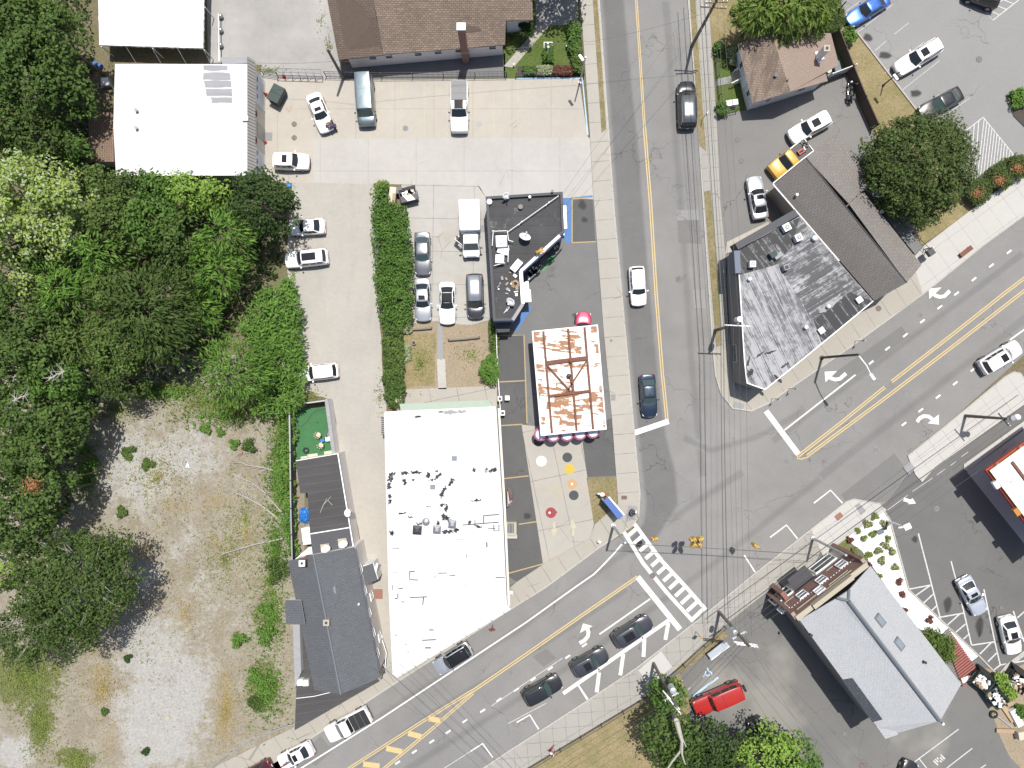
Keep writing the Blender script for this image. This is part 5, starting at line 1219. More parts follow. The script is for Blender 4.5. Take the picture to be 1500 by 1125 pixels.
def dish(x, y, z, r, lab, rz=0, tilt=.6, stand=True, mat='metal_white', h=.8):
    c = W(x, y, z + h); t = thing('satellite_dish', lab, 'satellite dish', (c.x, c.y, z), rz)
    vs = [(0,0,-.18 * r)]; n_ = 18; fs = []
    for k in (1,2): vs += [(r * k / 2 * math.cos(2 * math.pi * i / n_), r * k / 2 * .9 * math.sin(2 * math.pi * i / n_),-.18 * r + .3 * r * (k / 2) ** 2) for i in range(n_)]
    fs = [[0,1 + i, 1 + (i + 1) % n_] for i in range(n_)] + [[1 + i, 1 + n_ + i, 1 + n_ + (i + 1) % n_, 1 + (i + 1) % n_] for i in range(n_)]
    m = Matrix.Translation((0,0, h)) @ Matrix.Rotation(tilt, 4, 'X'); q = MB(); q.mesh([m @ Vector(v) for v in vs], fs, mat); o = q.build('reflector', t, local=True, smooth=True); s_ = o.modifiers.new('t', 'SOLIDIFY'); s_.thickness = .03
    q = MB(); q.tube((0,0,.01),(0,0, h - .1),.05, 'metal_grey'); q.box((0,0,.03),(.5,.5,.05), 'metal_grey'); q.build('mast', t, local=True)
    q = MB(); a = m @ Vector((0,-r * .9,.05)); b = m @ Vector((0,-.1, r * .9)); q.tube(a, b, .03, 'metal_grey'); q.ball(b, .09, 'metal_white'); q.build('feed_arm', t, local=True)
    return t
dish(769,347,4.02,.62, 'white satellite dish standing alone in the middle of the black roof', R(160),.7)
dish(748,442,4.02,.5, 'white satellite dish near the lower end of the black roof', R(-40),.8)
dish(741,286.5,4.25,.4, 'dark edged satellite dish on the top edge of the black roof', R(30),.9)
t = thing('lattice_mast', 'long thin white mast lying diagonally across the black roof', 'mast', W(780,310,4.05)); q = MB()
a, b = W(743.5,340,4.5), W(818.5,286.5,4.5)
q.tube(a, b, .04, 'metal_white')
for k in (.25,.78): p = a.lerp(b, k); q.tube(p, p - Vector((0,0,.48)),.03, 'metal_grey'); q.tube(p + Vector((-.2,-.25,0)), p + Vector((.2,.25,0)),.025, 'metal_white')
q.build('mast_tube', t)
t = thing('folded_chair', 'white slatted lounge seat lying on the black roof edge', 'chair', W(756.5,389,4.02)); c = W(756.5,389,4.5)
MB().box((c.x, c.y, 4.48),(1.35,.75,.08), 'metal_white', R(50)).build('seat', t, bevel=.03); q = MB()
for s in (-.45,.45): q.box((c.x + s * .64, c.y + s * .76,4.23),(.06,.6,.4), 'metal_grey', R(50))
q.build('leg', t)
t = thing('hose_coil', 'tangled orange hose coil on the black roof', 'hose', W(755,416,4.02)); q = MB(); rr = random.Random(3); c = W(755,416,4.1)
for k in range(6):
    pts = [(c.x + (.5 - k * .05) * math.cos(a + k) * rr.uniform(.7,1.1), c.y + (.42 - k * .03) * math.sin(a + k) * rr.uniform(.7,1.1),4.07 + k * .03) for a in np.linspace(0,6.3,14)]; q.path(pts, .035, 'wood_pale', 5)
q.build('coil', t)
t = thing('junk_heap', 'small heap of pale scrap beside the orange hose on the black roof', 'scrap', W(738,405,4.02)); q = MB()
for k in range(16): c = W(rr.uniform(730,760), rr.uniform(398,432),4.15); q.box((c.x, c.y, 4.1),(rr.uniform(.1,.45), rr.uniform(.08,.3),.12), rr.choice(('metal_white', 'metal_grey', 'roof_grey_patch', 'cardboard')), rr.uniform(0,3))
q.build('scrap_pieces', t)
t = thing('ladder', 'short white ladder lying beside the lower satellite dish on the black roof', 'ladder', W(744,452,4.03)); q = MB()
a, b = W(738,459,4.12), W(749,442,4.12); o_ = Vector((.3,.2,0))
q.tube(a, b, .03, 'metal_white'); q.tube(a + o_, b + o_, .03, 'metal_white')
for k in range(6): p = a.lerp(b, (k + .5) / 6); q.tube(p, p + o_, .02, 'metal_white')
q.build('ladder_frame', t)
vent(root, 762.5,303,4.0,.18,.3, 'metal_dark'); vent(root, 717,295.5,4.0,.2,.25, 'metal_white'); vent(root, 776,288.5,4.2,.1,.3, 'metal_white'); vent(root, 809,280,4.2,.1,.4, 'metal_dark')
# ---- rusty roofed canopy
r2 = thing('rusty_canopy', 'flat canopy building with a rust streaked white panel roof', 'building', W(832,560)); z = 3.7
pr = ccw(xy([(779,485),(875.5,475.5),(888.5,629),(792,638.5)], z))
MB().prism(pr, z - .35, z, 'metal_white', 'roof_rusty').build('roof', r2)
parapet(r2, pr, z, .12,.14, 'metal_white', 'edge_trim')
def rp(u, v, zz=z + .14):
    a = Vector((779,485)).lerp(Vector((875.5,475.5)), u); b = Vector((792,638.5)).lerp(Vector((888.5,629)), u); p = a.lerp(b, v); return W(p.x, p.y, zz)
for u in (.175,.55,.8):
    q = MB(); a, b = rp(u, .015), rp(u, .985); d = (b - a); q.box((a + b) / 2,(d.length, .2,.22), 'rust', math.atan2(d.y, d.x)); q.build('roof_beam', r2)
for v, w in ((.315,.42),(.63,.26)):
    q = MB(); a, b = rp(.175, v, z + .2), rp(.8, v - .01, z + .2); d = b - a; q.box((a + b) / 2,(d.length, w, .24), 'rust', math.atan2(d.y, d.x)); q.build('roof_beam', r2)
for a, b in (((.18,.33),(.52,.62)),((.79,.33),(.42,.63)),((.52,.48),(.55,.62))):
    q = MB(); a, b = rp(*a, z + .2), rp(*b, z + .2); d = b - a; q.box((a + b) / 2,(d.length, .16,.18), 'rust', math.atan2(d.y, d.x)); q.build('roof_brace', r2)
for u, v, m in ((.55,.32, 'rust'),(.5,.46, 'metal_dark')): q = MB(); q.ball(rp(u, v, z + .3),.26, m); q.build('bracket', r2)
ki = ccw(xy([(797,570),(876,562),(880,618),(801,626)],0)); MB().prism(ki, 0, z - .4, 'wall_white').build('wall', r2)
for x, y in ((784,492),(868,484),(798,628),(880,620)):
    c = W(x, y, z); MB().box((c.x, c.y, (z - .35) / 2),(.2,.2, z - .37), 'metal_white').build('post', r2)
# ---- white roofed long building
root, P = flat_building('white_roof_building', 'long building with a bright white roof marked by black worn patches', 'building', [(562.5,605.5),(727,597),(736,740),(742.5,888.5),(575,988.5),(569,860)],4.5, 'wall_cream', 'roof_white')
q = MB(); a = [W(x, y, 4.1) for x, y in ((729,598),(737.5,740),(744,887))]; q.path([v + Vector((.12,0,0)) for v in a],.16, 'wall_cream', 4); q.build('cornice', root)
q = MB(); a = [W(x, y, 4.52) for x, y in ((564,604),(726,596.5))]; q.path(a, .09, 'trim_white', 4); q.build('edge_trim', root)
q = MB(); a = W(743,886,4.1); b = W(575,987,4.1); d = (b - a).normalized(); nn = Vector((-d.y, d.x, 0)); nn = nn if nn.y < 0 else -nn
q.mesh([a, b, b + nn * .75 + Vector((0,0,-.5)), a + nn * .75 + Vector((0,0,-.5)), a - Vector((0,0,.6)), b - Vector((0,0,.6))],[[0,1,2,3],[3,2,5,4],[0,3,4],[1,5,2]], 'trim_white'); q.build('cornice', root)
q = MB()
for k in range(9): p = a.lerp(b, (k + .5) / 9) + nn * .5; q.tube(p + Vector((0,0,-.1)), p + nn * .35 + Vector((0,0,-.5)),.03, 'metal_grey')
q.build('gutter_bracket', root)
wl = [(a, b, c * 1.25, d_ * 1.25, e_) for a, b, c, d_, e_ in [(572,700,4,6,.3),(570,712,3,5,0),(576,694,3,2,.4),(593,693,5,2.5,0),(610,692,8,2,.05),(593,706,2.5,5,0),(627,696,3,4,.3),(642,697,5,2.5,-.6),(633,703,5,1.2,0),(650,718,6,2,-1.),(660,708,5,2,-.8),(647,725,3,4,.2),(663,703,3,2,0),(571,727,2.5,3,0),(571,735,2.5,3.5,.4),(648,740,4,2,-.3),(654,745,2.5,5,.3),(651,757,5,3.5,.4),(642,766,2,3,0),(656,760,2,4,0),(697,733,7,1.2,-.05),(694,688,2,3,0),(712,689,2,3,.3),(724,688,4,3,0),(718,690,2,2,0),(574,781,3,3.5,.3),(590,752,5,.8,-.1),(656,779,7,2.6,0),(668,777,4,2.5,0),(640,690,2,2,0),(605,703,2,1,0),(688,765,2,3,0),(700,771,6,1.2,.3),(601,758,3,.8,0),(628,742,3,.6,0),(615,767,4,.5,0)]]
worn(root, wl, 4.5, 'roof_worn', 'worn_patch', 200,2.2)['kind'] = 'stuff'
worn(root, [(660,604,12,3.5,0),(676,603,8,3,0),(645,604,5,1.6,0),(612,610,6,1.6,0)],4.5, 'roof_grey_patch', 'weathered_patch', 300,1.6)
rr = random.Random(9); q = MB()
for k in range(30):
    x = rr.uniform(575,733); y = rr.uniform(745,955); ho = rr.random() < .68; l = rr.uniform(2,9)
    if y > 955 - (x - 590) * .62: continue
    pts = [(x, y),(x + l * 1.6, y + rr.uniform(-.2,.2))] if ho else [(x, y),(x + .2, y + l)]
    band(q, pts, rr.uniform(.04,.13),4.504 + k * .00007, 'roof_worn')
for pts in ([(682,757),(732,753)],[(711,744),(732,742.5)],[(711,744),(711,754)],[(725,757),(725,765),(732,765),(732,757)],[(609,821),(609,832),(620,833)],[(609,821),(616,821)],[(609,857),(633,856)],[(628,856),(627,867)],[(626,916),(645,915)],[(593,845),(600,844)]): 
    q2 = pts; band(q, [W(*p, 4.5) and p for p in q2],.1,4.512 + pts[0][0] * .000001, 'roof_worn')
q.build('open_seam', root)
# a facet of pixel bands drawn at roof height is pulled in by the height ratio
for x, y in ((665.5,671.5),(634,713.5)): skylight(root, x, y, 4.5,.75,.7)
def curb_vent(x, y, s, lab, mat='metal_grey'):
    c = W(x, y, 4.9); t = thing('roof_fan', lab, 'roof fan', (c.x, c.y, 4.505), R(-4)); MB().box((0,0,.18),(s, s, .36), 'roof_grey_patch').build('curb', t, local=True)
    q = MB(); h = s * .55; q.mesh([(-h, -h, .36),(h, -h, .36),(h, h, .36),(-h, h, .36),(-.15,-.15,.52),(.15,-.15,.52),(.15,.15,.52),(-.15,.15,.52)],[[0,1,5,4],[1,2,6,5],[2,3,7,6],[3,0,4,7],[4,5,6,7],[3,2,1,0]], mat); q.build('hood', t, local=True)
curb_vent(611,776.5,.85, 'dark cross-ribbed square fan on the white roof, leftmost of the fan row', 'metal_dark'); curb_vent(640,776,.75, 'grey square fan in the middle of the fan row on the white roof'); curb_vent(662.5,768,.75, 'grey square fan on the white roof, topmost and rightmost of the fan row')
c = W(624,764,4.9); q = MB(); q.tube((c.x, c.y, 4.5),(c.x, c.y, 4.95),.33, 'metal_white', n=16); q.ball((c.x, c.y, 4.95),.4, 'metal_grey', sz=.5); tag(q.build('turbine_vent'), 'round metal turbine vent above the square fans on the white roof', 'roof vent')
p = [W(x, y, z_) for x, y, z_ in ((585,591.5,2.3),(716,586,2.3),(720,590,2.3),(724,597.5,2.9),(588,604,2.9))]; q = MB(); q.slab(p, .06, 'awning_green'); q.build('awning', root)
A, B = W(569,860,4.5), W(562.5,605.5,4.5)
t = thing('wall_vent_stack', 'dark louvred box on the lane side wall of the white roofed building', 'vent', W(561,616)); c = W(560.5,624,1.8)
q = MB(); q.box((c.x + .03, c.y, 1.5),(.35,1.9,.6), 'metal_dark'); 
for k in range(8): q.box((c.x + .03, c.y - .8 + k * .22,1.82),(.36,.05,.04), 'metal_grey')
q.build('louvre_box', t)
t = thing('exhaust_unit', 'dark louvred vent unit in a concrete curb beside the white roof', 'vent', W(749,775)); c = W(749,775,.8)
q = MB(); q.box((c.x, c.y, .4),(1.15,1.5,.8), 'stone'); q.build('curb', t); q = MB(); q.box((c.x - .05, c.y + .1,.82),(.75,1.05,.08), 'wall_dark')
for k in range(5): q.box((c.x - .35 + k * .16, c.y + .1,.87),(.05,1.05,.04), 'metal_grey')
q.build('louvres', t); MB().box((c.x, c.y - .92,.25),(1.3,.4,.5), 'sidewalk_slab').build('step', t)
t = thing('storage_cabinet', 'white storage cabinet at the corner of the back patio', 'cabinet', W(584,581)); c = W(584,580.5,1.4); q = MB(); q.box((c.x, c.y, .7),(.72,1.45,1.4), 'cream_plastic'); q.build('cabinet_body', t, bevel=.04); MB().box((c.x + .1, c.y, 1.42),(.03,1.3,.03), 'wood_grey').build('lid_seam', t)
# ---- slate roofed house with its flat roofed annexes
r2 = thing('slate_house', 'two storey house with a dark slate grey gable roof on the diagonal road', 'house', W(490,910))
ze, zr = 5.6,7.2
i = gable(r2,((421.5,822),(460.5,1011)),((518.5,802),(557,993)),((459,822 - 9),(499,1017)), ze, zr, ('shingle_slate', 'shingle_slate'), wallm='wall_pale', fascia='flash_grey')
q = MB(); a, b = W(459,813, zr + .02), W(499,1017, zr + .02); q.tube(a, b, .11, 'flash_grey', n=6); q.build('ridge_cap', r2)
zd = 5.75; q = MB(); q.slab([W(x, y, z_) for x, y, z_ in ((418,879, zd),(418.5,914.5, zd),(447,914.5,6.5),(441,879,6.5))],.1, 'shingle_slate', 'trim_white'); d = q.build('dormer', r2)
q = MB(); q.prism(ccw(xy([(420,881),(420.5,912),(440,912),(436,881)],5.6)),4.2,5.6, 'wall_pale'); q.build('dormer_wall', d)
chimney(r2,442.5,825,5.4,7.9,.5, 'brick', 'trim_white'); chimney(r2,478,912,6.4,7.6,.5, 'wood_pale', 'stone')
skylight(r2,486.5,865,6.52,.85,.8, R(8), 'flash_grey'); vent(r2,525.5,885,5.9,.07,.3, 'metal_white')
A = Vector((*i[0],0)); 
ii = sorted(i, key=lambda p: -p[0])[:2]; lo = min(ii, key=lambda p: p[1]); hi = max(ii, key=lambda p: p[1])
for s in (1.2,3.4,5.6,8.,10.4): window(r2, lo, hi, s, s + .9,3.2,4.6)
for s in (2.2,6.8): window(r2, lo, hi, s, s + .9,.9,2.2)
# side porch on the lane
pp = [W(x, y, 2.6) for x, y in ((531,829),(546,825),(553,849),(535,856))]; q = MB(); q.slab([pp[0] + Vector((0,0,.5)), pp[1], pp[2], pp[3] + Vector((0,0,.5))],.1, 'shingle_slate', 'trim_white'); po = q.build('porch_roof', r2)
q = MB(); q.prism(ccw([(v.x * .997, v.y) for v in pp]),0,2.45, 'wall_white'); q.build('porch_wall', r2)
q = MB(); q.box((pp[1].lerp(pp[2],.5)).to_tuple()[:2] + (2.4,),(.25,1.7,.3), 'trim_white', R(-15)); q.build('porch_gable', r2)
# stuff along the lane wall
z = 3.1
p = ccw(xy([(433.5,675),(495,664.5),(513,773),(518,805),(459,823),(454,781),(450.5,722),(439.5,722.5)], z)); c = centre(p); r3 = thing('flat_roof_annex', 'low annex with a black tar roof between the green patio and the slate house', 'building', (c[0], c[1],0))
MB().prism(inset(p, .012),0, z - .05, 'wall_pale', False).build('wall', r3); MB().prism(p, z - .1, z, 'wall_pale', 'roof_tar').build('roof', r3)
q = MB(); e3 = [W(x, y, z + .03) for x, y in ((495,664.5),(513,773),(518,803))]; q.path(e3,.08, 'trim_white', 4); q.path([W(454.5,782, z + .05), W(513,772.5, z + .05)],.07, 'trim_white', 4); q.path([W(433.5,675, z + .02), W(495,664.5, z + .02)],.05, 'trim_white', 4); q.build('edge_trim', r3)
q = MB(); up_face(q, wpoly([(454.5,783),(513,774),(518,804),(459,822)], z + .004), 'cap_dark'); q.build('roof_strip', r3)
for x, y in ((476.5,803),(502,795)):
    c = W(x, y, z); q = MB(); q.box((c.x, c.y, z + .05),(.95,.95,.08), 'stone', R(8)); pd = q.build('roof_paving', r3)
q = MB(); q.prism(ccw(xy([(460,819),(497,808),(498,811),(466,822)],3.5)), z, 3.5, 'trim_white'); q.build('upstand', r3)
dish(477,804, z + .1,.5, 'white satellite dish on a paved square of the tar roof, left one', R(40),.5); dish(502.5,797, z + .1,.5, 'white satellite dish on a paved square of the tar roof, right one', R(40),.5)
dish(509,751.5, z, .42, 'pale satellite dish on the lane edge of the tar roof', R(100),.7)
t = thing('dead_branch', 'bare forked branch lying on the tar roof', 'branch', W(476,738,3.12)); q = MB(); q.path([W(469,751,3.2), W(474,739,3.25),(W(480,733,3.25)), W(485,727,3.2)],[.04,.05,.04,.02], 'dead_wood', 5); q.tube(W(480,733,3.25), W(487,740,3.2),.03, 'dead_wood'); q.tube(W(474,739,3.25), W(479,730,3.2),.03, 'dead_wood'); q.build('branch_wood', t)
r4 = thing('front_roof_annex', 'triangular low flat roof wrapped round the front of the slate house', 'building', W(470,1010)); z = 3.2
p = ccw(xy([(433,905),(461,905),(476,1000),(499,1010),(545,990),(556,998),(431.5,1070),(434,1010)], z)); MB().prism(inset(p, .01),0, z - .05, 'wall_cream', False).build('wall', r4); MB().prism(p, z - .1, z, 'wall_dark', 'roof_tar').build('roof', r4)
q = MB(); q.prism(ccw(xy([(429,915),(439,915.5),(441,985),(434,1000),(432,1010)],4.0)),3.0,4.0, 'wall_pale', 'roof_grey_patch'); q.build('parapet', r4)
q = MB(); q.path([W(434,1023, z + .04), W(460,1020, z + .05),(W(485,1014, z + .06))],.04, 'metal_white'); q.build('pipe', r4)
ac_unit(439,1000,3.2,.75, 'white cooling unit on the front flat roof, left of a pair', .05, False, 'metal_white', .6); ac_unit(447.5,1001,3.2,.7, 'white cooling unit on the front flat roof, right of a pair', .05, False, 'metal_white', .5)
r5 = thing('lean_to', 'small pale sheet roof lean-to between the fence and tar roof', 'shed', W(448,785)); p = [W(x, y, z_) for x, y, z_ in ((441,774,2.),(455,772,2.4),(457,797,2.4),(444,798,2.))]; q = MB(); q.slab(p, .05, 'metal_white'); q.build('roof', r5); q = MB(); q.prism(ccw([(v.x, v.y) for v in p]),0,1.9, 'wall_pale'); q.build('wall', r5)
q = MB(); q.slab([W(x, y, 2.6) for x, y in ((430,821),(452,802),(460,800),(460,821))],.08, 'trim_white'); q.build('side_roof', r5)
# ---- brick fronted building with the silver shingle roof
r2 = thing('brick_front_building', 'big building with a silver grey shingle roof and a red brick front', 'building', W(1240,920))
ze, zr = 6.2,8.8
a0, a1 = W(1171,908, ze), W(1297,1082, ze); b0, b1 = W(1275,829, ze), W(1408,1002, ze)
g1 = W(1377,1056, zr); h0 = W(1243,880, zr - .2)
L_ = MB(); L_.slab([a0, W(1286,1066, ze), W(1315,1074,6.6), g1, h0, W(1226,876,8.1)],.16, 'shingle_silver', 'flash_grey'); L_.build('roof', r2)
L_ = MB(); L_.slab([W(1284,1064, ze), W(1297,1082.5, ze), W(1316,1076,6.66), W(1303,1058,6.64)],.16, 'shingle_silver', 'flash_grey'); L_.build('roof', r2)
L_ = MB(); L_.slab([h0, g1, b1, b0, W(1244,864,8.1)],.16, 'shingle_silver_sunlit', 'flash_grey'); L_.build('roof', r2)
L_ = MB(); L_.slab([W(1226,876,8.1), h0, W(1244,864,8.1)],.16, 'shingle_silver_sunlit', 'flash_grey'); L_.build('roof', r2)
q = MB(); q.tube(h0 + Vector((0,0,.05)), g1 + Vector((0,0,.05)),.2, 'flash_grey', n=6); q.tube(h0, W(1226,876,8.15),.14, 'flash_grey', n=6); q.tube(h0, W(1244,864,8.15),.14, 'flash_grey', n=6); q.build('ridge_cap', r2)
q = MB(); up_face(q, [W(1233.5,996, ze + .1), W(1249,993.5,6.75), W(1293,1054,6.75), W(1278,1058, ze + .1)], 'shingle_navy'); q.build('roof_panel', r2)
dn = Vector((.03,.03,.02))
wp = ccw(xy([(1167,905),(1268,828),(1398,1003),(1374,1046),(1296,1072)], ze)); MB().prism(wp, 0, ze - .22, 'wall_grey').build('wall', r2)
zt = 7.0
A, B = W(1271,828, zt), W(1168.5,907, zt); fl = (B - A).length
q = MB(); q.wallbox(B, A, 0, fl, 0, zt - .35,-.3,.0, 'brick') if False else q.wallbox(A, B, 0, fl, 2.9, zt - .3,.0,.3, 'brick'); q.build('brick_front', r2)
q = MB(); q.wallbox(A, B, .3, fl - .3,0,2.9,.0,.18, 'wall_cream'); q.build('shopfront_wall', r2)
q = MB(); q.wallbox(A, B, -.05,2.0, zt - .2, zt, -.2,.33, 'stone'); q.wallbox(A, B, 2.0, fl - 2., zt - .3, zt + .35,-.14,.34, 'stone'); q.wallbox(A, B, fl - 2.0, fl + .05, zt - .2, zt, -.2,.33, 'stone'); q.wallbox(A, B, 2.0, fl - 2., zt - .45, zt - .3,.0,.33, 'brick'); q.build('coping', r2)
for s0, s1, z0, z1 in ((1.7,4.2,5.9,6.05),(5.8,8.4,5.9,6.05),(1.5,5.2,6.35,6.45),(.8,3,3.3,3.42),(7,9,3.3,3.42)):
    wbox(r2, 'stone_band', A, B, s0, s1, z0, z1,.3,.36, 'stone')
q = MB()
for k in range(26): q.wallbox(A, B, .3 + k * .37,.45 + k * .37,4.95,5.03,.3,.34, 'trim_white')
q.build('dentil_band', r2)
for s in (.9,3.6,6.2,8.7): window(r2, A, B, s, s + 1.1,3.55,4.85, glass='skylight', t=.42, fo=.3)
window(r2, A, B, 4.7,5.8,5.05,6.25, glass='metal_white', t=.42, fo=.3)
for s in (-.25, fl - .25): wbox(r2, 'brick_pier', A, B, s + .05, s + .45,0, zt - .25,.0,.75, 'brick')
wbox(r2, 'brick_pier', A, B, 7.9,8.4,0,3.2,.003,1.3, 'brick')
wbox(r2, 'awning', A, B, 4.3,6.8,2.35,2.5,.2,1.75, 'wall_dark')
q = MB()
for k in range(7): q.wallbox(A, B, 4.5 + k * .33,4.65 + k * .33,2.62,2.9,.19,.26, 'wall_dark')
q.build('sign_letters', r2) if False else None
wbox(r2, 'sign_band', A, B, 4.1,7.0,2.62,2.88,.19,.3, 'wall_dark')
for s0, s1 in ((1.,3.9),(7.0,7.8),(8.5,9.6)): window(r2, A, B, s0, s1,.5,2.4, 'trim_white', 'glass_green', .34, fo=.18)
wbox(r2, 'door', A, B, 5.2,6.2,.05,2.2,.19,.26, 'wood_dark')
for x, y in ((1288.5,908.5),(1316.5,943)):
    c = on_plane(x, y, h0, g1, b1,.04); q = MB(); q.box((c.x, c.y, c.z),(.8,1.25,.22), 'flash_grey', M4=Matrix.Rotation(R(-52),4, 'Z') @ Matrix.Rotation(0,4, 'X') @ Matrix.Rotation(R(90),4, 'Z') @ Matrix.Rotation(R(20),4, 'Y')); s = q.build('skylight', r2)
    MB().box((c.x + .03, c.y + .04, c.z + .11),(.55,.95,.05), 'skylight', M4=Matrix.Rotation(R(-52),4, 'Z') @ Matrix.Rotation(0,4, 'X') @ Matrix.Rotation(R(90),4, 'Z') @ Matrix.Rotation(R(20),4, 'Y')).build('pane', s)
vent(r2,1355.5,970.5,7.3,.1,.4, 'metal_dark'); vent(r2,1188.5,930.5,6.6,.1,.4, 'metal_dark')
q = MB(); q.tube(g1 + Vector((0,0,.05)), g1 + Vector((.2,-.2,.05)),.08, 'wall_dark'); q.ball(g1 + Vector((.28,-.3,.0)),.16, 'lamp_glass'); q.build('gable_lamp', r2)
# red plank ramp beside it
t = thing('plank_deck', 'worn red painted plank deck beside the silver roofed building', 'deck', W(1405,960)); q = MB()
a, b = W(1379,928), W(1409,1006); cc, dd = W(1388,919), W(1435,986)
for k in range(22):
    p, r_ = a.lerp(b, (k + .5) / 22), cc.lerp(dd, (k + .5) / 22); d = r_ - p; q.box((p + r_) / 2 + Vector((0,0,.2)),(d.length, .2,.06), 'deck_red' if k > 3 else 'wood_grey', math.atan2(d.y, d.x))
q.build('planks', t)
# ---- petrol station canopy at the right edge
r2 = thing('station_canopy', 'tall flat canopy with a red and orange edge at the right edge', 'canopy', W(1480,720)); z = 5.6
pc = [W(x, y, z) for x, y in ((1447,689),(1560,607),(1660,740),(1547,822))]; p = ccw([(v.x, v.y) for v in pc])
MB().prism(p, z - .7, z - .35, 'canopy_red').build('fascia', r2)
MB().prism(inset(p, .15), z - .35, z, 'canopy_orange', 'metal_white').build('upper_fascia', r2)
MB().prism(inset(p, .3), z, z + .03, 'metal_white').build('roof', r2)
for k in (.25,.55,.85):
    a, b = pc[0].lerp(pc[1], k), pc[3].lerp(pc[2], k); a = a.lerp(b, .06); b = a.lerp(b, .9); d = b - a; q = MB(); q.box((a + b) / 2 + Vector((0,0,.12)),(d.length, .28,.2), 'rust', math.atan2(d.y, d.x)); q.build('roof_beam', r2)
q = MB()
for k in range(6):
    for m in (.1,.4): v = pc[0].lerp(pc[3], k / 5.).lerp(pc[1].lerp(pc[2], k / 5.), m + .02); q.box(v + Vector((0,0,.06)),(.3,.08,.06), 'metal_grey', 1.)
q.build('roof_bolt', r2)
for a in (0,1,2): v = pc[0].lerp(pc[3],.15 + a * .3).lerp(pc[1],.0); q = MB(); q.box(v + Vector((-.1,-.1,-.2)),(.5,.8,.35), 'canopy_orange' if a else 'metal_white', .6); q.build('edge_sign', r2)
for u, v in ((.3,.25),(.3,.75),(.75,.25),(.75,.75)): c = pc[0].lerp(pc[1], u).lerp(pc[3].lerp(pc[2], u), v); MB().box((c.x, c.y, (z - .7) / 2),(.4,.4, z - .72), 'metal_white').build('column', r2)
# ================================================================== TREES AND PLANTS
def leaf_obj(name, cs, ns, sz, asp, mat, parent, seed, axis=None):
    g = np.random.default_rng(seed); N = len(cs)
    ns = ns / (np.linalg.norm(ns, axis=1, keepdims=True) + 1e-9)
    a = axis if axis is not None else g.normal(size=(N, 3))
    a = a - (a * ns).sum(1, keepdims=True) * ns; a /= (np.linalg.norm(a, axis=1, keepdims=True) + 1e-9)
    b = np.cross(ns, a); s = sz[:, None]
    off = np.array(ORG[parent.name]) if parent is not None else 0
    v = np.stack([cs + a * s * .5, cs + b * s * asp * .5 + ns * s * .06, cs - a * s * .5, cs - b * s * asp * .5 + ns * s * .06],1).reshape(-1,3) - off
    me = bpy.data.meshes.new(name); me.vertices.add(4 * N); me.vertices.foreach_set('co', v.astype(np.float32).ravel())
    me.loops.add(4 * N); me.loops.foreach_set('vertex_index', np.arange(4 * N, dtype=np.int32))
    me.polygons.add(N); me.polygons.foreach_set('loop_start', np.arange(0,4 * N, 4, dtype=np.int32)); me.polygons.foreach_set('loop_total', np.full(N, 4, dtype=np.int32))
    me.update(); me.validate(); me.materials.append(M[mat])
    o = bpy.data.objects.new(name, me); C.objects.link(o)
    if parent is not None: o.parent = parent
    return o
def crown_pts(c, r, rz, ncl, per, leaf, seed, cr=.8, droop=0, low=-.35, lump=.2):
    g = np.random.default_rng(seed)
    d = g.normal(size=(ncl * 2,3)); d /= np.linalg.norm(d, axis=1, keepdims=True); d = d[d[:, 2] > low][:ncl]
    ang = np.arctan2(d[:, 1], d[:, 0]); ph = g.uniform(0,6.28,3)
    k = 1 + lump * (np.sin(3 * ang + ph[0]) * .5 + np.sin(5 * ang + ph[1]) * .35 + np.sin(8 * ang + ph[2]) * .25)
    f = g.uniform(.42,1., len(d)) ** .6
    cc = np.array(c) + d * f[:, None] * np.stack([r * k, r * k, np.full(len(d), rz)],1)
    n = len(cc); sz = cr * g.uniform(.65,1.3, n)
    idx = np.repeat(np.arange(n), per)
    o = g.normal(size=(len(idx),3)); o /= np.linalg.norm(o, axis=1, keepdims=True); o *= (g.uniform(.3,1., len(idx)) ** .5)[:, None]
    p = cc[idx] + o * sz[idx][:, None] * np.array([1,1,.75])
    nn = o * .75 + d[idx] * .35 + np.array([0,0,.65]) + g.normal(size=o.shape) * .38
    return p, nn, leaf * g.uniform(.65,1.3, len(idx)), d[idx]
nseed = [100]
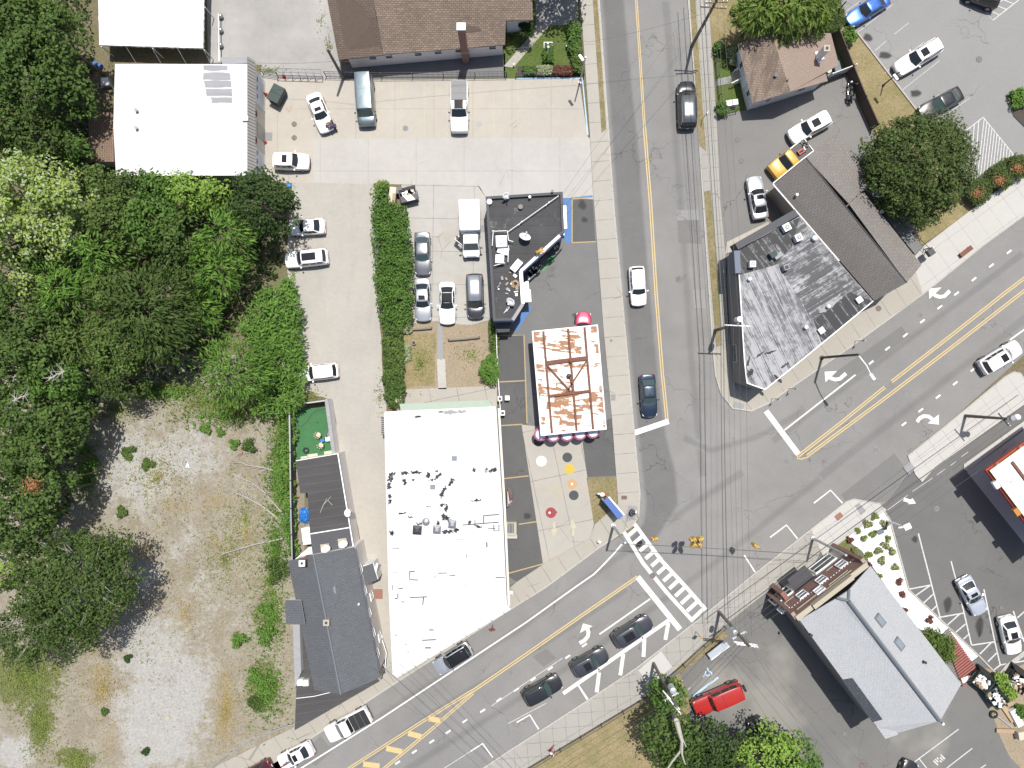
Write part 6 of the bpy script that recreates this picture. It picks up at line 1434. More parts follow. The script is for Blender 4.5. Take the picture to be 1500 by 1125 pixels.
def tree(px, py, rpx, h, mat, label, name='tree', group=None, leaf=.36, asp=.6, cr=.85, dens=1., droop=False, branches=False, trunk='bark', zf=.62, cat='tree', lump=.2):
    nseed[0] += 1; sd = nseed[0]
    zc = h * zf; c = W(px, py, zc); r = rpx * 1.06 / K * (H - zc) / H; base = Vector((c.x, c.y, 0))
    t = thing(name, label, cat, base, 0, group)
    r = max(r - cr * .5,.3)
    ncl = int(max(10,3.4 * r * r / (cr * cr) * 1.75 * dens)); per = int(34 * (cr / .85) ** 2 * (.36 / leaf) ** 1.1)
    p, n, s, d = crown_pts((c.x, c.y, zc), r, h * (1 - zf) - cr * .5, ncl, per, leaf, sd, cr, lump=lump)
    ax = None
    if droop:
        ax = d * np.array([1,1,.2]) + np.array([0,0,-.35]) + np.random.default_rng(sd).normal(size=d.shape) * .25
    leaf_obj('crown', p, n, s, asp, mat, t, sd, ax)
    rr = random.Random(sd); q = MB(); tr = max(.07, r * .045)
    q.path([base, (c.x + rr.uniform(-.1,.1), c.y + rr.uniform(-.1,.1), zc * .5),(c.x, c.y, zc * 1.1)],[tr * 1.5, tr, tr * .5], trunk, 8)
    for k in range(6 if not branches else 13):
        a = rr.uniform(0,6.28); l = r * rr.uniform(.5,.9) if not branches else r * rr.uniform(.5,1.02); z0 = zc * rr.uniform(.45,.9)
        e = Vector((c.x + l * math.cos(a), c.y + l * math.sin(a), zc + (h - zc) * rr.uniform(.0,.7) if not branches else zc + (h - zc) * (.86 - .6 * (l / r) ** 2)))
        m = Vector((c.x, c.y, z0)).lerp(e, .55) + Vector((rr.uniform(-.3,.3), rr.uniform(-.3,.3),.3))
        q.path([(c.x, c.y, z0), m, e],[tr * .6, tr * .4,.025] if not branches else [.07,.045,.015], trunk if not branches else 'bark_pale', 5)
        if branches:
            for _ in range(2): q.tube(m.lerp(e, rr.uniform(.2,.8)), e + Vector((rr.uniform(-.9,.9), rr.uniform(-.9,.9), rr.uniform(-.1,.3))),.03, 'bark_pale', .012,4)
    q.build('trunk', t)
    return t
G_ = 'trees of the woods on the left'
mp = dict(mat='leaf_maple', leaf=.4, cr=.95); ol = dict(mat='leaf_olive', leaf=.34, cr=.8, asp=.5); br = dict(mat='leaf_bright', leaf=.36, cr=.85); fe = dict(mat='leaf_feather', leaf=.6, asp=.24, cr=.9, droop=True)
md = dict(mat='leaf_mid', leaf=.36, cr=.85); du = dict(mat='leaf_dull', leaf=.42, asp=.4, cr=.95); lm = dict(mat='leaf_lime', leaf=.34, cr=.75)
WOODS = [
 (38,42,60,13, mp, 'dark green tree in the top left corner of the photo'),(90,62,48,12, mp, 'dark green tree beside the left edge of the white tent'),(52,112,60,13, mp, 'broad dark green tree left of the gap between tent and garage'),
 (98,137,40,11, mp, 'dark green tree beside the blue barrel left of the garage'),(8,172,50,12, mp, 'dark tree on the left edge above the white flowering trees'),(62,203,46,10, dict(mat='leaf_dull', leaf=.36, cr=.85), 'olive dark tree left of the brown shingled shed'),
 (12,222,36,10, du, 'dull dark tree on the left edge touching the white flowering trees'),(112,222,26,7, md, 'small mid green tree just below the brown shed'),(20,8,46,12, md, 'lighter green tree at the very top left corner'),(8,105,40,13, mp, 'dark tree on the left edge level with the garage roof'),
 (52,285,58,14, br, 'bright tree with whitish blossom, upper of the flowering group'),(102,292,42,13, br, 'bright blossoming tree on the right of the flowering group'),(18,345,50,13, br, 'bright blossoming tree on the left edge of the flowering group'),
 (88,345,44,12, br, 'bright blossoming tree, lower right of the flowering group'),(58,425,24,11, br, 'small bright blossoming tree below the flowering group'),(58,380,36,9, md, 'mid green tree in the gap under the flowering group'),
 (150,275,32,9, ol, 'yellow olive tree under the lower left corner of the garage'),(196,283,36,8, du, 'dull green tree below the garage roof, left of its middle'),(236,280,30,8, md, 'mid green tree below the middle of the garage roof'),
 (276,284,32,8, lm, 'fresh green tree below the garage roof, right of its middle'),(312,282,26,7, lm, 'fresh green small tree beside the round dark tree by the lane'),(384,302,52,9, dict(mat='leaf_dark', leaf=.34, cr=.8), 'round very dark tree at the edge of the gravel lane'),
 (170,325,40,10, ol, 'olive tree right of the flowering group'),(224,328,44,9, md, 'mid green tree in the middle of the upper woods'),(268,345,40,9, mp, 'dark green tree beside the dark clearing of the woods'),
 (296,452,34,6, fe, 'low feathery tree added to darken the shaded gap beside the dull drooping tree'),(278,410,34,7, du, 'dull low tree added to darken the shaded clearing of the woods'),(334,345,46,9, fe, 'feathery light green tree left of the round dark tree'),(322,398,42,8, fe, 'feathery light green tree above the vine thicket'),  # the first two low trees are added to darken a shaded gap
 (152,375,40,11, fe, 'feathery olive tree in the middle of the woods, upper of two'),(108,428,44,11, fe, 'feathery olive tree in the middle of the woods, lower of two'),(165,425,38,10, ol, 'olive tree between the feathery trees and the dull drooping tree'),
 (222,452,66,11, dict(mat='leaf_dull', leaf=.62, asp=.26, cr=1., droop=True), 'big dull dark drooping tree beside the dark clearing'),(240,500,42,10, dict(mat='leaf_dull', leaf=.6, asp=.26, cr=.95, droop=True), 'dull drooping tree above the bare soil clearing'),
 (178,508,48,10, ol, 'olive tree above the top of the vacant lot'),(128,498,44,10, dict(mat='leaf_olive', leaf=.55, asp=.28, cr=.9, droop=True), 'olive drooping tree left of the dull drooping trees'),
 (30,455,48,12, mp, 'dark green tree on the left edge below the flowering group'),(62,505,52,12, mp, 'broad dark tree in the left middle of the woods'),(18,545,48,12, mp, 'dark tree on the left edge beside the bare grey twigs'),
 (92,562,44,11, md, 'mid green tree on the edge of the vacant lot, upper one'),(40,605,52,12, mp, 'dark tree on the left edge level with the top of the vacant lot'),(96,615,40,11, mp, 'dark tree overhanging the vacant lot edge'),
 (58,662,46,12, mp, 'dark tree left of the shaded corner of the vacant lot'),(12,690,42,12, mp, 'dark tree on the left edge near the reddish dry twigs'),(78,722,38,11, mp, 'dark tree just above the big olive tree'),(25,762,46,12, mp, 'dark tree on the left edge just above the big olive tree'),
 (175,552,40,8, du, 'dull tree over the top left of the vacant lot'),(8,845,26,13, lm, 'bright lime tree on the left edge beside the big olive tree'),
 (112,858,92,11, dict(mat='leaf_dull', leaf=.34, asp=.5, cr=.9, branches=True, dens=1.25), 'big sprawling olive tree with pale branches showing at the vacant lot'),(40,925,52,9, dict(mat='leaf_dull', leaf=.3, asp=.5, cr=.8, branches=True), 'smaller sprawling olive tree below the big one on the left edge')]
for x, y, r, h, kw, lab in WOODS: tree(x, y, r, h, label=lab, group=G_, **kw)
tree(345,545,58,7.5, 'leaf_feather', 'feathery weeping tree beside the vine thicket at the vacant lot', leaf=.62, asp=.22, cr=1., droop=True)
tree(1343,246,80,9.5, 'leaf_yew', 'big round dark green tree beside the taupe shingle roof', leaf=.3, cr=.7, dens=2.0, zf=.55, lump=.09)
for k, (x, y, r, lab) in enumerate(((1150,12,50, 'long needled conifer overhanging the small brown house, main one'),(1108,20,34, 'long needled conifer left of the small brown house roof'),(1188,16,36, 'long needled conifer between the house and far parking lot'))):
    tree(x, y, r, 7.5, 'leaf_pine', lab, 'conifer', 'conifers behind the small house', leaf=.75, asp=.2, cr=.9, dens=1.8, droop=True, cat='tree')
tree(1118,1128,64,9, 'leaf_lime', 'bright green tree at the bottom edge beside the black car', leaf=.34, cr=.8)
tree(1165,1120,40,8, 'leaf_mid', 'mid green tree at the bottom edge below the silver roof', leaf=.34, cr=.8)
tree(1045,1100,48,7.5, 'leaf_dark', 'dark tree at the bottom edge under the bare pale trunk', leaf=.34, cr=.8)
tree(984,1084,46,9, 'leaf_maple', 'dark green tree between the utility pole and red car', leaf=.36, cr=.8)
tree(978,1020,32,6, 'leaf_mid', 'leafy tree wrapped round the utility pole by the dry lawn', leaf=.42, cr=.7, dens=.8)
tree(815,-62,52,9, 'leaf_maple', 'dark tree above the top edge shading the house driveway', leaf=.4, cr=.9)
tree(1020,1122,44,7, 'leaf_dark', 'dark tree shading the dry lawn at the bottom edge', leaf=.34, cr=.8)
t = thing('dead_tree', 'bare pale forked trunk leaning over the bottom trees by the utility pole', 'tree', W(985,1040)); q = MB()
q.path([W(982,1040,2), W(991,1056,9.2),(W(996,1075,9.4)), W(999,1086,9.4)],[.22,.26,.22,.16], 'bark_pale', 7); q.path([W(999,1086,9.4), W(997,1100,9.2), W(985,1115,9), W(978,1126,9)],[.14,.11,.09,.07], 'bark_pale', 6); q.path([W(999,1086,9.4), W(999,1105,9.4), W(1004,1120,9.2)],[.14,.1,.05], 'bark_pale', 6); q.path([W(997,1076,9.4), W(1005,1094,9.4)],[.1,.04], 'bark_pale', 6)
q.build('trunk', t)
# ---- hedges and shrubs
def inside(poly, x, y):
    c = np.zeros(len(x), bool); n = len(poly)
    for i in range(n):
        x1, y1 = poly[i]; x2, y2 = poly[(i + 1) % n]
        c ^= ((y1 > y) != (y2 > y)) & (x < (x2 - x1) * (y - y1) / (y2 - y1 + 1e-9) + x1)
    return c
def hedge(name, label, poly, h, mat, cat='hedge', cr=.5, leaf=.26, per=26, asp=.55, dens=2.6, smooth=False, group=None, core='leaf_dark', zb=0, droop=False):
    nseed[0] += 1; sd = nseed[0]; g = np.random.default_rng(sd)
    wp = [(p.x, p.y) for p in wpoly(poly, h * .7)]; xs, ys = zip(*wp); c = centre(wp)
    t = thing(name, label, cat, (c[0], c[1], zb),0, group)
    area = abs(sum(wp[i][0] * wp[(i + 1) % len(wp)][1] - wp[(i + 1) % len(wp)][0] * wp[i][1] for i in range(len(wp)))) / 2
    n = int(area / (cr * cr) * dens) + 4; X = g.uniform(min(xs), max(xs), n * 6); Y = g.uniform(min(ys), max(ys), n * 6); k = inside(wp, X, Y); X, Y = X[k][:n], Y[k][:n]
    hz = g.uniform(.55 if not smooth else .85,1., len(X)) * h - cr * .6
    cc = np.stack([X, Y, np.maximum(hz, .12) + zb],1); idx = np.repeat(np.arange(len(cc)), per)
    o = g.normal(size=(len(idx),3)); o /= np.linalg.norm(o, axis=1, keepdims=True); o *= (g.uniform(.2,1., len(idx)) ** .5)[:, None]
    p = cc[idx] + o * cr * np.array([1,1,.8]); p[:, 2] = np.maximum(p[:, 2],.03)
    nn = o * .7 + np.array([0,0,.8]) + g.normal(size=o.shape) * .35
    ax = (o * np.array([1,1,.3]) + np.array([0,0,-.3])) if droop else None
    leaf_obj('foliage', p, nn, leaf * g.uniform(.65,1.3, len(idx)), asp, mat, t, sd, ax)
    q = MB()
    for i in range(0, len(cc), max(1, len(cc) // 14)): q.tube((X[i], Y[i], zb),(X[i] + .1, Y[i] + .05, cc[i][2]),.03, 'bark', .012,5)
    q.build('stem', t)
    return t
def shrub(x, y, r, h, mat, label, group=None, **kw):
    return hedge('shrub', label, [(x + r * (.72 + .3 * math.sin(3 * a + x) * (not kw.get('smooth')) + .2 * math.sin(2 * a + y) * (not kw.get('smooth'))) * math.cos(a), y + r * (.72 + .3 * math.sin(3 * a + x) * (not kw.get('smooth'))) * math.sin(a)) for a in np.linspace(0,5.7,12)], h, mat, 'shrub', kw.pop('cr', max(.14, r / K * .45)), kw.pop('leaf', .2), kw.pop('per', 24), group=group, **kw)
hedge('vine_thicket', 'vine covered thicket between the woods and the gravel lane', [(398,412),(425,408),(434,440),(440,520),(444,560),(436,598),(418,604),(400,608),(372,606),(378,560),(362,500),(352,470),(372,440)],3.2, 'leaf_vine', 'thicket', .75,.5,30,.3,2.2, droop=True)
hedge('vine_thicket', 'narrow strip of vines along the black fence of the green patio', [(402,600),(432,596),(430,640),(428,700),(431,780),(434,815),(418,812),(414,740),(408,660)],1.6, 'leaf_vine', 'thicket', .5,.3,26,.5,1.5)
hedge('hedge', 'overgrown green hedge between the gravel lane and the parked cars, upper part', [(549,272),(564,270),(567,296),(590,304),(598,350),(602,400),(604,430),(600,470),(590,482),(563,486),(556,440),(550,400),(548,340),(546,300)],2.4, 'leaf_mid', cr=.6, leaf=.34, asp=.4, dens=2.8)
hedge('hedge', 'thin lower end of the lane hedge beside the back patio', [(562,486),(586,484),(590,520),(588,560),(590,592),(576,596),(566,560),(562,520)],1.6, 'leaf_olive', cr=.4, leaf=.26, dens=1.8)
hedge('shrub', 'dense round green bush at the bottom of the lane hedge', [(562,545),(584,545),(590,570),(588,590),(572,594),(563,575)],2., 'leaf_maple', 'shrub', .45,.28)
hedge('shrub', 'bright round bush against the white railing in the dirt yard', [(712,524),(724,520),(729,545),(724,560),(708,556),(704,540)],1.7, 'leaf_vine', 'shrub', .4,.26, dens=3.5)
hedge('shrub', 'straggly green shrub below the black shop corner by the white railing', [(718,470),(727,472),(729,520),(720,515)],1.1, 'leaf_olive', 'shrub', .35,.24)
hedge('shrub', 'silvery green plant at the lower end of the long hedge', [(588,470),(602,474),(600,486),(586,486)],.8, 'leaf_sage', 'shrub', .3,.24)
hedge('shrub', 'pale sage plant in the dry grass beside the garden path', [(583,508),(600,506),(602,526),(586,530)],.6, 'leaf_sage', 'shrub', .3,.24, dens=1.6)
hedge('shrub', 'grassy green bush behind the open dumpster', [(548,268),(565,266),(567,282),(556,290)],1.5, 'leaf_grassy', 'shrub', .4,.4,26,.25)
# clipped hedges by the far lot and the right sidewalk
hedge('hedge', 'clipped dark hedge at the corner of the far parking lot', [(1206,-5),(1226,0),(1236,26),(1230,44),(1210,46),(1200,30)],2.2, 'leaf_yew', cr=.45, leaf=.2, smooth=True, per=40, dens=3.4)
hedge('shrub', 'loose green shrub beside the blue car', [(1238,42),(1250,40),(1254,55),(1244,62),(1234,56)],1.6, 'leaf_mid', 'shrub', .4,.26)
for k, (x, y, r, lab) in enumerate(((1434,282,23, 'clipped dark shrub with a brown centre, left of three on the sidewalk edge'),(1466,263,21, 'clipped dark shrub with a brown centre, middle of three on the sidewalk edge'),(1492,245,21, 'clipped dark shrub with a brown centre, right of three on the sidewalk edge'))):
    sh = shrub(x, y, r, 1.5, 'leaf_yew', lab, 'clipped shrubs by the right sidewalk', cr=.4, leaf=.2, smooth=True, per=40, dens=3.4)
    g = np.random.default_rng(40 + k); c = W(x - 1, y + 1,1.5); n_ = 160; p = np.array(c) + g.normal(size=(n_, 3)) * np.array([.35,.3,.08]); leaf_obj('dry_patch', p, g.normal(size=(n_, 3)) * .4 + np.array([0,0,1]), g.uniform(.12,.25, n_),.4, 'leaf_rust', sh, 50 + k)['kind'] = 'stuff'
hedge('hedge', 'low dark hedge linking the clipped shrubs by the hatched bay', [(1418,268),(1432,262),(1455,245),(1485,226),(1500,236),(1470,262),(1440,285),(1424,290)],1.0, 'leaf_yew', cr=.4, leaf=.2, smooth=True, per=34)
hedge('shrub', 'bright shrub on the planted island at the right edge', [(1482,136),(1500,128),(1506,150),(1488,156)],1.0, 'leaf_vine', 'shrub', .35,.26)
# brown house garden
hedge('shrub', 'big leafy bush at the top of the brown house garden bed', [(834,36),(849,34),(850,74),(836,74)],1.4, 'leaf_mid', 'shrub', .4,.3)
hedge('shrub', 'leafy bush beside the lamp post in the brown house garden', [(838,76),(850,76),(852,104),(842,104)],1.3, 'leaf_olive', 'shrub', .35,.26)
hedge('shrub', 'tall dark evergreen beside the brown house path', [(762,34),(776,34),(778,52),(764,54)],2.6, 'leaf_dark', 'shrub', .35,.2, smooth=True, per=40)
hedge('shrub', 'grassy planting below the white wall of the brown house', [(742,48),(762,50),(764,58),(746,74)],.7, 'leaf_grassy', 'shrub', .3,.3,24,.25)
for k, (x0, x1, m, lab) in enumerate(((768,784, 'leaf_mid', 'green flowering plants at the left of the garden front bed'),(786,808, 'leaf_sage', 'pale blue green plants in the middle of the garden front bed'),(810,838, 'leaf_red', 'red leaved plants at the right of the garden front bed'))):
    hedge('flower_clump', lab, [(x0,98),(x1,97),(x1,107),(x0,108)],.7, m, 'plants', .28,.22)
hedge('shrub', 'small green bush inside the white planter frame on the lawn', [(797,66),(810,66),(810,88),(797,88)],.8, 'leaf_mid', 'shrub', .3,.22)
# right house front
hedge('shrub', 'round green shrub at the top of the small house front lawn', [(1046,64),(1058,62),(1060,74),(1048,78)],1.2, 'leaf_mid', 'shrub', .35,.24)
hedge('shrub', 'round green shrub at the bottom of the small house front lawn', [(1052,152),(1064,150),(1066,164),(1054,166)],1.2, 'leaf_mid', 'shrub', .35,.24)
hedge('shrub', 'pale flowered shrub against the small house front wall', [(1066,74),(1076,70),(1080,92),(1070,94)],1.1, 'leaf_sage', 'shrub', .3,.2)
hedge('shrub', 'yellow green wild shrub above the small house lawn', [(1074,8),(1086,4),(1090,20),(1080,26)],1.0, 'leaf_grassy', 'shrub', .35,.26)
# gravel bed plants: (x, y, radius px, kind)
GB = [(1283,757,5.5, 'o', 'olive plant at the top of the white gravel bed'),(1297.5,768,6.5, 'v', 'variegated plant nearest the white sign post on the gravel bed'),(1271.5,768,6, 'v', 'variegated plant near the corner sidewalk on the gravel bed'),(1258,778,4, 'o', 'thin brownish plant beside the corner sidewalk on the gravel bed'),
      (1280,783,5.5, 'o', 'bushy olive plant in the upper middle of the gravel bed'),(1266,789,4, 'o', 'small olive plant in the upper left of the gravel bed'),(1246,791,4.5, 'r', 'red plant at the upper left corner of the gravel bed'),(1303,789,3.5, 'o', 'small olive plant at the upper right edge of the gravel bed'),
      (1298.5,798.5,6, 'v', 'variegated plant, upper one of the cluster of four'),(1288.5,806.5,5.5, 'v', 'variegated plant, left one of the cluster of four'),(1308,809,6, 'v', 'variegated plant, right one of the cluster of four'),(1292.5,822,6, 'v', 'variegated plant, lower one of the cluster of four'),
      (1254.5,806,4.5, 'o', 'dark green plant against the brick building corner, upper one'),(1274.5,812,4, 'o', 'small brownish plant in the middle of the gravel bed'),(1265.5,818,4.5, 'o', 'dark green plant against the brick building corner, lower one'),(1313,830.5,5, 'v', 'variegated plant on the right edge below the cluster'),
      (1288.5,843.5,4, 'o', 'olive plant touching the silver roof edge'),(1276,829,2.6, 'r', 'tiny reddish plant touching the silver roof edge'),(1318,853,5, 'r', 'dark red plant on the gravel bed above a smaller red one'),(1323.5,870.5,4.2, 'r', 'small bright red plant in the narrow part of the gravel bed'),(1327,894.5,3.4, 'r', 'small red plant against the silver roof in the narrow gravel'),(1363,908.5,5, 'r', 'wide red plant at the lower end of the gravel bed')]
for x, y, r, kd, lab in GB:
    shrub(x, y, r * 1.05,.5, {'o': 'leaf_grassy', 'v': 'leaf_varieg', 'r': 'leaf_red'}[kd], lab, 'plants on the white gravel bed', cr=.22, leaf=.2, per=22, dens=2.2)
hedge('shrub', 'spiky green palm like shrub over the red plank deck', [(1352,928),(1372,926),(1398,944),(1396,968),(1380,968),(1366,952)],1.9, 'leaf_olive', 'shrub', .6,.6,26,.2, droop=True)
hedge('shrub', 'green shrub between the rubbish dumpsters at the lower right', [(1458,990),(1472,988),(1476,1006),(1492,1018),(1484,1026),(1468,1012)],1.4, 'leaf_lime', 'shrub', .4,.26)
hedge('shrub', 'green shrub at the right edge below the dumpsters', [(1490,1034),(1504,1036),(1502,1052),(1492,1048)],1., 'leaf_mid', 'shrub', .35,.24)
# shrubs of the vacant lot
for x, y, r, h, m, lab in ((386,932,15,1.4, 'leaf_vine', 'upright green shrub on the vacant lot, right of a pair'),(348,938,12,1.2, 'leaf_vine', 'upright green shrub on the vacant lot, left of a pair'),(388,893,11,1., 'leaf_vine', 'low green shrub above the pair on the vacant lot'),(404,836,20,1.8, 'leaf_maple', 'dense green bush against the slate house on the vacant lot'),
                       (386,1005,18,1., 'leaf_vine', 'green shrub low on the right side of the vacant lot'),(372,990,11,.8, 'leaf_vine', 'small green shrub left of the lower right vacant lot shrub'),(364,652,12,1.1, 'leaf_maple', 'green bush beside the bleached stump on the vacant lot'),(342,651,8,.6, 'leaf_vine', 'low bright plant left of the bleached stump bush'),
                       (119,703,14,.9, 'leaf_vine', 'bright low bush at the left edge of the vacant lot'),(122,660,9,.7, 'leaf_vine', 'bright low bush above another at the vacant lot left edge'),(177,751,9,.6, 'leaf_olive', 'olive tuft in the grey middle of the vacant lot'),(186,662,11,.5, 'leaf_olive', 'low olive tuft in the upper middle of the vacant lot'),
                       (215,680,9,.5, 'leaf_olive', 'thin olive tuft right of the upper middle of the lot'),(186,965,5,.5, 'leaf_dark', 'small dark plant on the pale lower sand'),(152,1043,5,.5, 'leaf_maple', 'small dark plant beside the round dull green patch'),(213,1102,5,.5, 'leaf_dark', 'small dark plant near the bottom edge on pale sand'),
                       (300,628,8,.6, 'leaf_vine', 'small bright plant in the upper right of the lot'),(322,634,6,.5, 'leaf_vine', 'tiny bright plant beside the feathery weeping tree'),(138,676,6,.5, 'leaf_vine', 'tiny bright plant in the left part of the lot'),(375,1030,14,.7, 'leaf_dull', 'dull dark weeds low on the right of the lot')):
    shrub(x, y, r, h, m, lab, cr=max(.22, r / K * .4), leaf=.24, dens=2.2)
# ---- weeds and grass nobody could count
def scatter(name, regs, mat, leaf, asp, seed, zmax=.16):
    g = np.random.default_rng(seed); P = []
    for cx, cy, rx, ry, n in regs:
        a = g.uniform(0,6.283, n); r = np.abs(g.normal(0,.55, n)); x = cx + rx * r * np.cos(a); y = cy + ry * r * np.sin(a)
        P.append(np.stack([(x - 750) / K, (562.5 - y) / K, g.uniform(.02, zmax, n)],1))
    p = np.concatenate(P); n = len(p)
    # gather the blades into tufts
    tuft = p[g.integers(0, n, n)]; p = np.where(g.uniform(size=(n, 1)) < .75, tuft + g.normal(size=(n, 3)) * np.array([.16,.16,.02]), p)
    p[:, 2] = np.clip(p[:, 2],.015, None)
    o = leaf_obj(name, p, g.normal(size=(n, 3)) * .55 + np.array([0,0,1]), leaf * g.uniform(.5,1.3, n), asp, mat, None, seed); return tag(o, kind='stuff')
o = scatter('weeds', [(40,990,75,60,4200),(60,1060,30,70,2600),(112,1112,34,20,1300),(245,570,75,16,2000),(300,590,70,22,1500),(340,600,70,24,1000),(412,700,16,110,1800),(390,905,45,60,900),(385,1005,40,60,1800),(395,850,26,120,1500),(360,760,50,110,900),(125,690,22,60,900),(170,600,40,26,900),(230,700,120,130,1500),(330,820,80,110,1700),(210,950,90,120,260)], 'leaf_grassy', .2,.45,901)
tag(o, 'green weeds growing in tufts over the vacant lot', 'weeds')
o = scatter('dry_weeds', [(230,700,130,130,1500),(270,900,90,160,1200),(150,1010,40,80,1400),(330,1040,26,80,1300),(360,780,60,120,1000),(350,600,80,50,1000)], 'leaf_straw', .2,.35,902)
tag(o, 'straw coloured dry weeds over the vacant lot', 'weeds')
o = scatter('yard_weeds', [(470,30,9,22,60),(482,70,8,30,60),(395,103,22,6,160),(420,275,14,8,160),(690,520,30,30,300),(615,530,24,36,500),(430,400,6,70,120),(455,580,18,10,300),(556,580,6,40,120)], 'leaf_grassy', .2,.4,905); tag(o, 'scattered weeds on the gravel and dirt yards', 'weeds')
o = scatter('lawn_blades', [(795,70,60,36,1800),(1072,120,22,44,800)], 'leaf_grassy', .14,.3,903,.06); tag(o, 'short grass blades of the two front lawns', 'grass')
# fallen bare branches on the vacant lot
def branch(pts, w, label, nm='fallen_branch'):
    t = thing(nm, label, 'branch', W(*pts[0])); q = MB(); P = [W(x, y, .25 + .1 * (i % 2)) for i, (x, y) in enumerate(pts)]; q.path(P, [w * (1 - .75 * i / len(P)) for i in range(len(P))], 'dead_wood', 6); rr = random.Random(len(label) + int(pts[0][0]))
    for i in range(1, len(P)):
        for _ in range(4):
            a = P[i - 1].lerp(P[i], rr.random()); d = (P[i] - P[i - 1]).normalized(); e = a + d * rr.uniform(.5,1.6) + Vector((-d.y, d.x, .15)) * rr.uniform(-.7,.7); q.tube(a, e, w * .35, 'dead_wood', .01,5)
    q.build('branch_wood', t)
branch([(425,777),(405,758),(385,742),(362,729),(345,722)],.12, 'long bare fallen branch pointing at the blue tarp')
branch([(424,762),(405,742),(388,722),(368,706),(345,698)],.1, 'bare fallen branch just above the longest fallen branch')
branch([(421,787),(400,792),(375,797),(345,806),(325,812)],.1, 'bare fallen branch lying level beside the slate house corner')
branch([(404,690),(385,685),(365,682),(340,674)],.08, 'thin bare branch beside the bleached stump')
t = thing('bleached_stump', 'bleached white stump and twigs beside a green bush on the vacant lot', 'stump', W(356,662)); q = MB(); rr = random.Random(8)
for k in range(14): a = rr.uniform(0,6.28); c = W(356,661,.15); q.tube(c, c + Vector((math.cos(a) * rr.uniform(.3,1.1), math.sin(a) * rr.uniform(.3,1.3), rr.uniform(-.05,.4))),.06, 'cardboard' if k % 3 else 'trim_white', .015,5)
q.build('stump_wood', t)
for pts, lab in (([(18,588),(30,582),(45,576)], 'bare grey twigs sticking out of the left woods'),([(72,556),(84,548),(94,544)], 'bare grey twigs below the dark trees of the woods')):
    t = thing('bare_twigs', lab, 'twigs', W(*pts[0])); q = MB(); rr = random.Random(int(pts[0][0])); P = [W(x, y, 10.5) for x, y in pts]; q.path(P, [.07,.06,.03], 'bark_pale', 5)
    for k in range(16): a = P[0].lerp(P[-1], rr.random()); q.tube(a, a + Vector((rr.uniform(-1.2,1.2), rr.uniform(-1.,1.2), rr.uniform(-.2,.4))),.035, 'bark_pale', .01,4)
    q.tube(P[0], P[0] - Vector((.3,.3,10.4)),.08, 'bark_pale', .12,6); q.build('twig_wood', t)
g = np.random.default_rng(77); t = thing('dry_twigs', 'reddish brown dead foliage in the left woods', 'twigs', W(48,711)); c = W(48,711,11); n_ = 260
leaf_obj('dead_foliage', np.array(c) + g.normal(size=(n_, 3)) * np.array([.45,.4,.2]), g.normal(size=(n_, 3)) + np.array([0,0,.8]), g.uniform(.15,.32, n_),.4, 'leaf_rust', t, 78); q = MB(); q.tube((c.x, c.y, 0), c, .1, 'bark', .03); q.build('stem', t)

g = np.random.default_rng(66); n_ = 26000; wp = [(p.x, p.y) for p in wpoly([(-160,-60),(128,-60),(140,80),(132,160),(140,255),(250,258),(395,262),(425,300),(420,330),(405,420),(350,470),(330,520),(290,556),(230,560),(150,590),(112,650),(108,740),(60,800),(30,860),(-160,900)])]
X = g.uniform(-72,-24, n_ * 2); Y = g.uniform(-28,46, n_ * 2); k_ = inside(wp, X, Y); X, Y = X[k_][:n_], Y[k_][:n_]; Z = .1 + 1.2 * g.uniform(0,1, len(X)) ** 2
o = leaf_obj('undergrowth', np.stack([X, Y, Z],1), g.normal(size=(len(X),3)) * .5 + np.array([0,0,1]), g.uniform(.3,.6, len(X)),.5, 'leaf_dark', None, 67); tag(o, 'dark leafy undergrowth added to darken the shaded floor of the woods', 'undergrowth', kind='stuff')  # dark leaves added so the floor looks shaded between the crowns

o = scatter('edge_weeds', [(408,690,20,90,2600),(404,800,22,60,1500),(398,900,26,60,1500),(392,1010,30,50,1500),(330,610,90,22,1200),(250,575,90,16,1200),(130,690,20,50,700)], 'leaf_vine', .26,.5,907,.5); tag(o, 'taller green weeds along the edges of the vacant lot', 'weeds')
# ================================================================== FENCES, POLES, WIRES, PEOPLE AND SMALL THINGS
def along(pts, step):
    P = [W(x, y) for x, y in pts]; o = []
    for a, b in zip(P, P[1:]):
        n = max(1, int((b - a).length / step)); o += [a.lerp(b, k / n) for k in range(n)]
    return o + [P[-1]]
def rail_fence(name, label, pts, h, step, rails, mat, r=.03, cat='fence', mesh=None):
    po = along(pts, step); c = po[0]; t = thing(name, label, cat, (c.x, c.y, 0))
    for p in po: MB().tube((p.x, p.y, 0),(p.x, p.y, h + .06), r * 1.5, mat, n=6).build('post', t)
    q = MB()
    for z in rails: q.path([(p.x, p.y, z) for p in po], r, mat, 5)
    if mesh:
        for a, b in zip(po, po[1:]):
            n = max(2, int((b - a).length / mesh))
            for k in range(1, n): p = a.lerp(b, k / n); q.tube((p.x, p.y, .1),(p.x, p.y, h), r * .4, mat, n=4)
    q.build('rail', t); return t
def panel_fence(name, label, pts, h, mat, th=.08, step=2.2, postm=None, cap=None):
    P = [W(x, y) for x, y in pts]; t = thing(name, label, 'fence', (P[0].x, P[0].y, 0))
    for a, b in zip(P, P[1:]):
        d = b - a; q = MB(); q.box(((a.x + b.x) / 2,(a.y + b.y) / 2, h / 2),(d.length, th, h), mat, math.atan2(d.y, d.x))
        if cap: q.box(((a.x + b.x) / 2,(a.y + b.y) / 2, h + .03),(d.length, th + .05,.06), cap, math.atan2(d.y, d.x))
        q.build('panel', t)
    for p in along(pts, step): MB().box((p.x, p.y, h / 2 + .06),(.14,.14, h + .12), postm or mat).build('post', t)
    return t
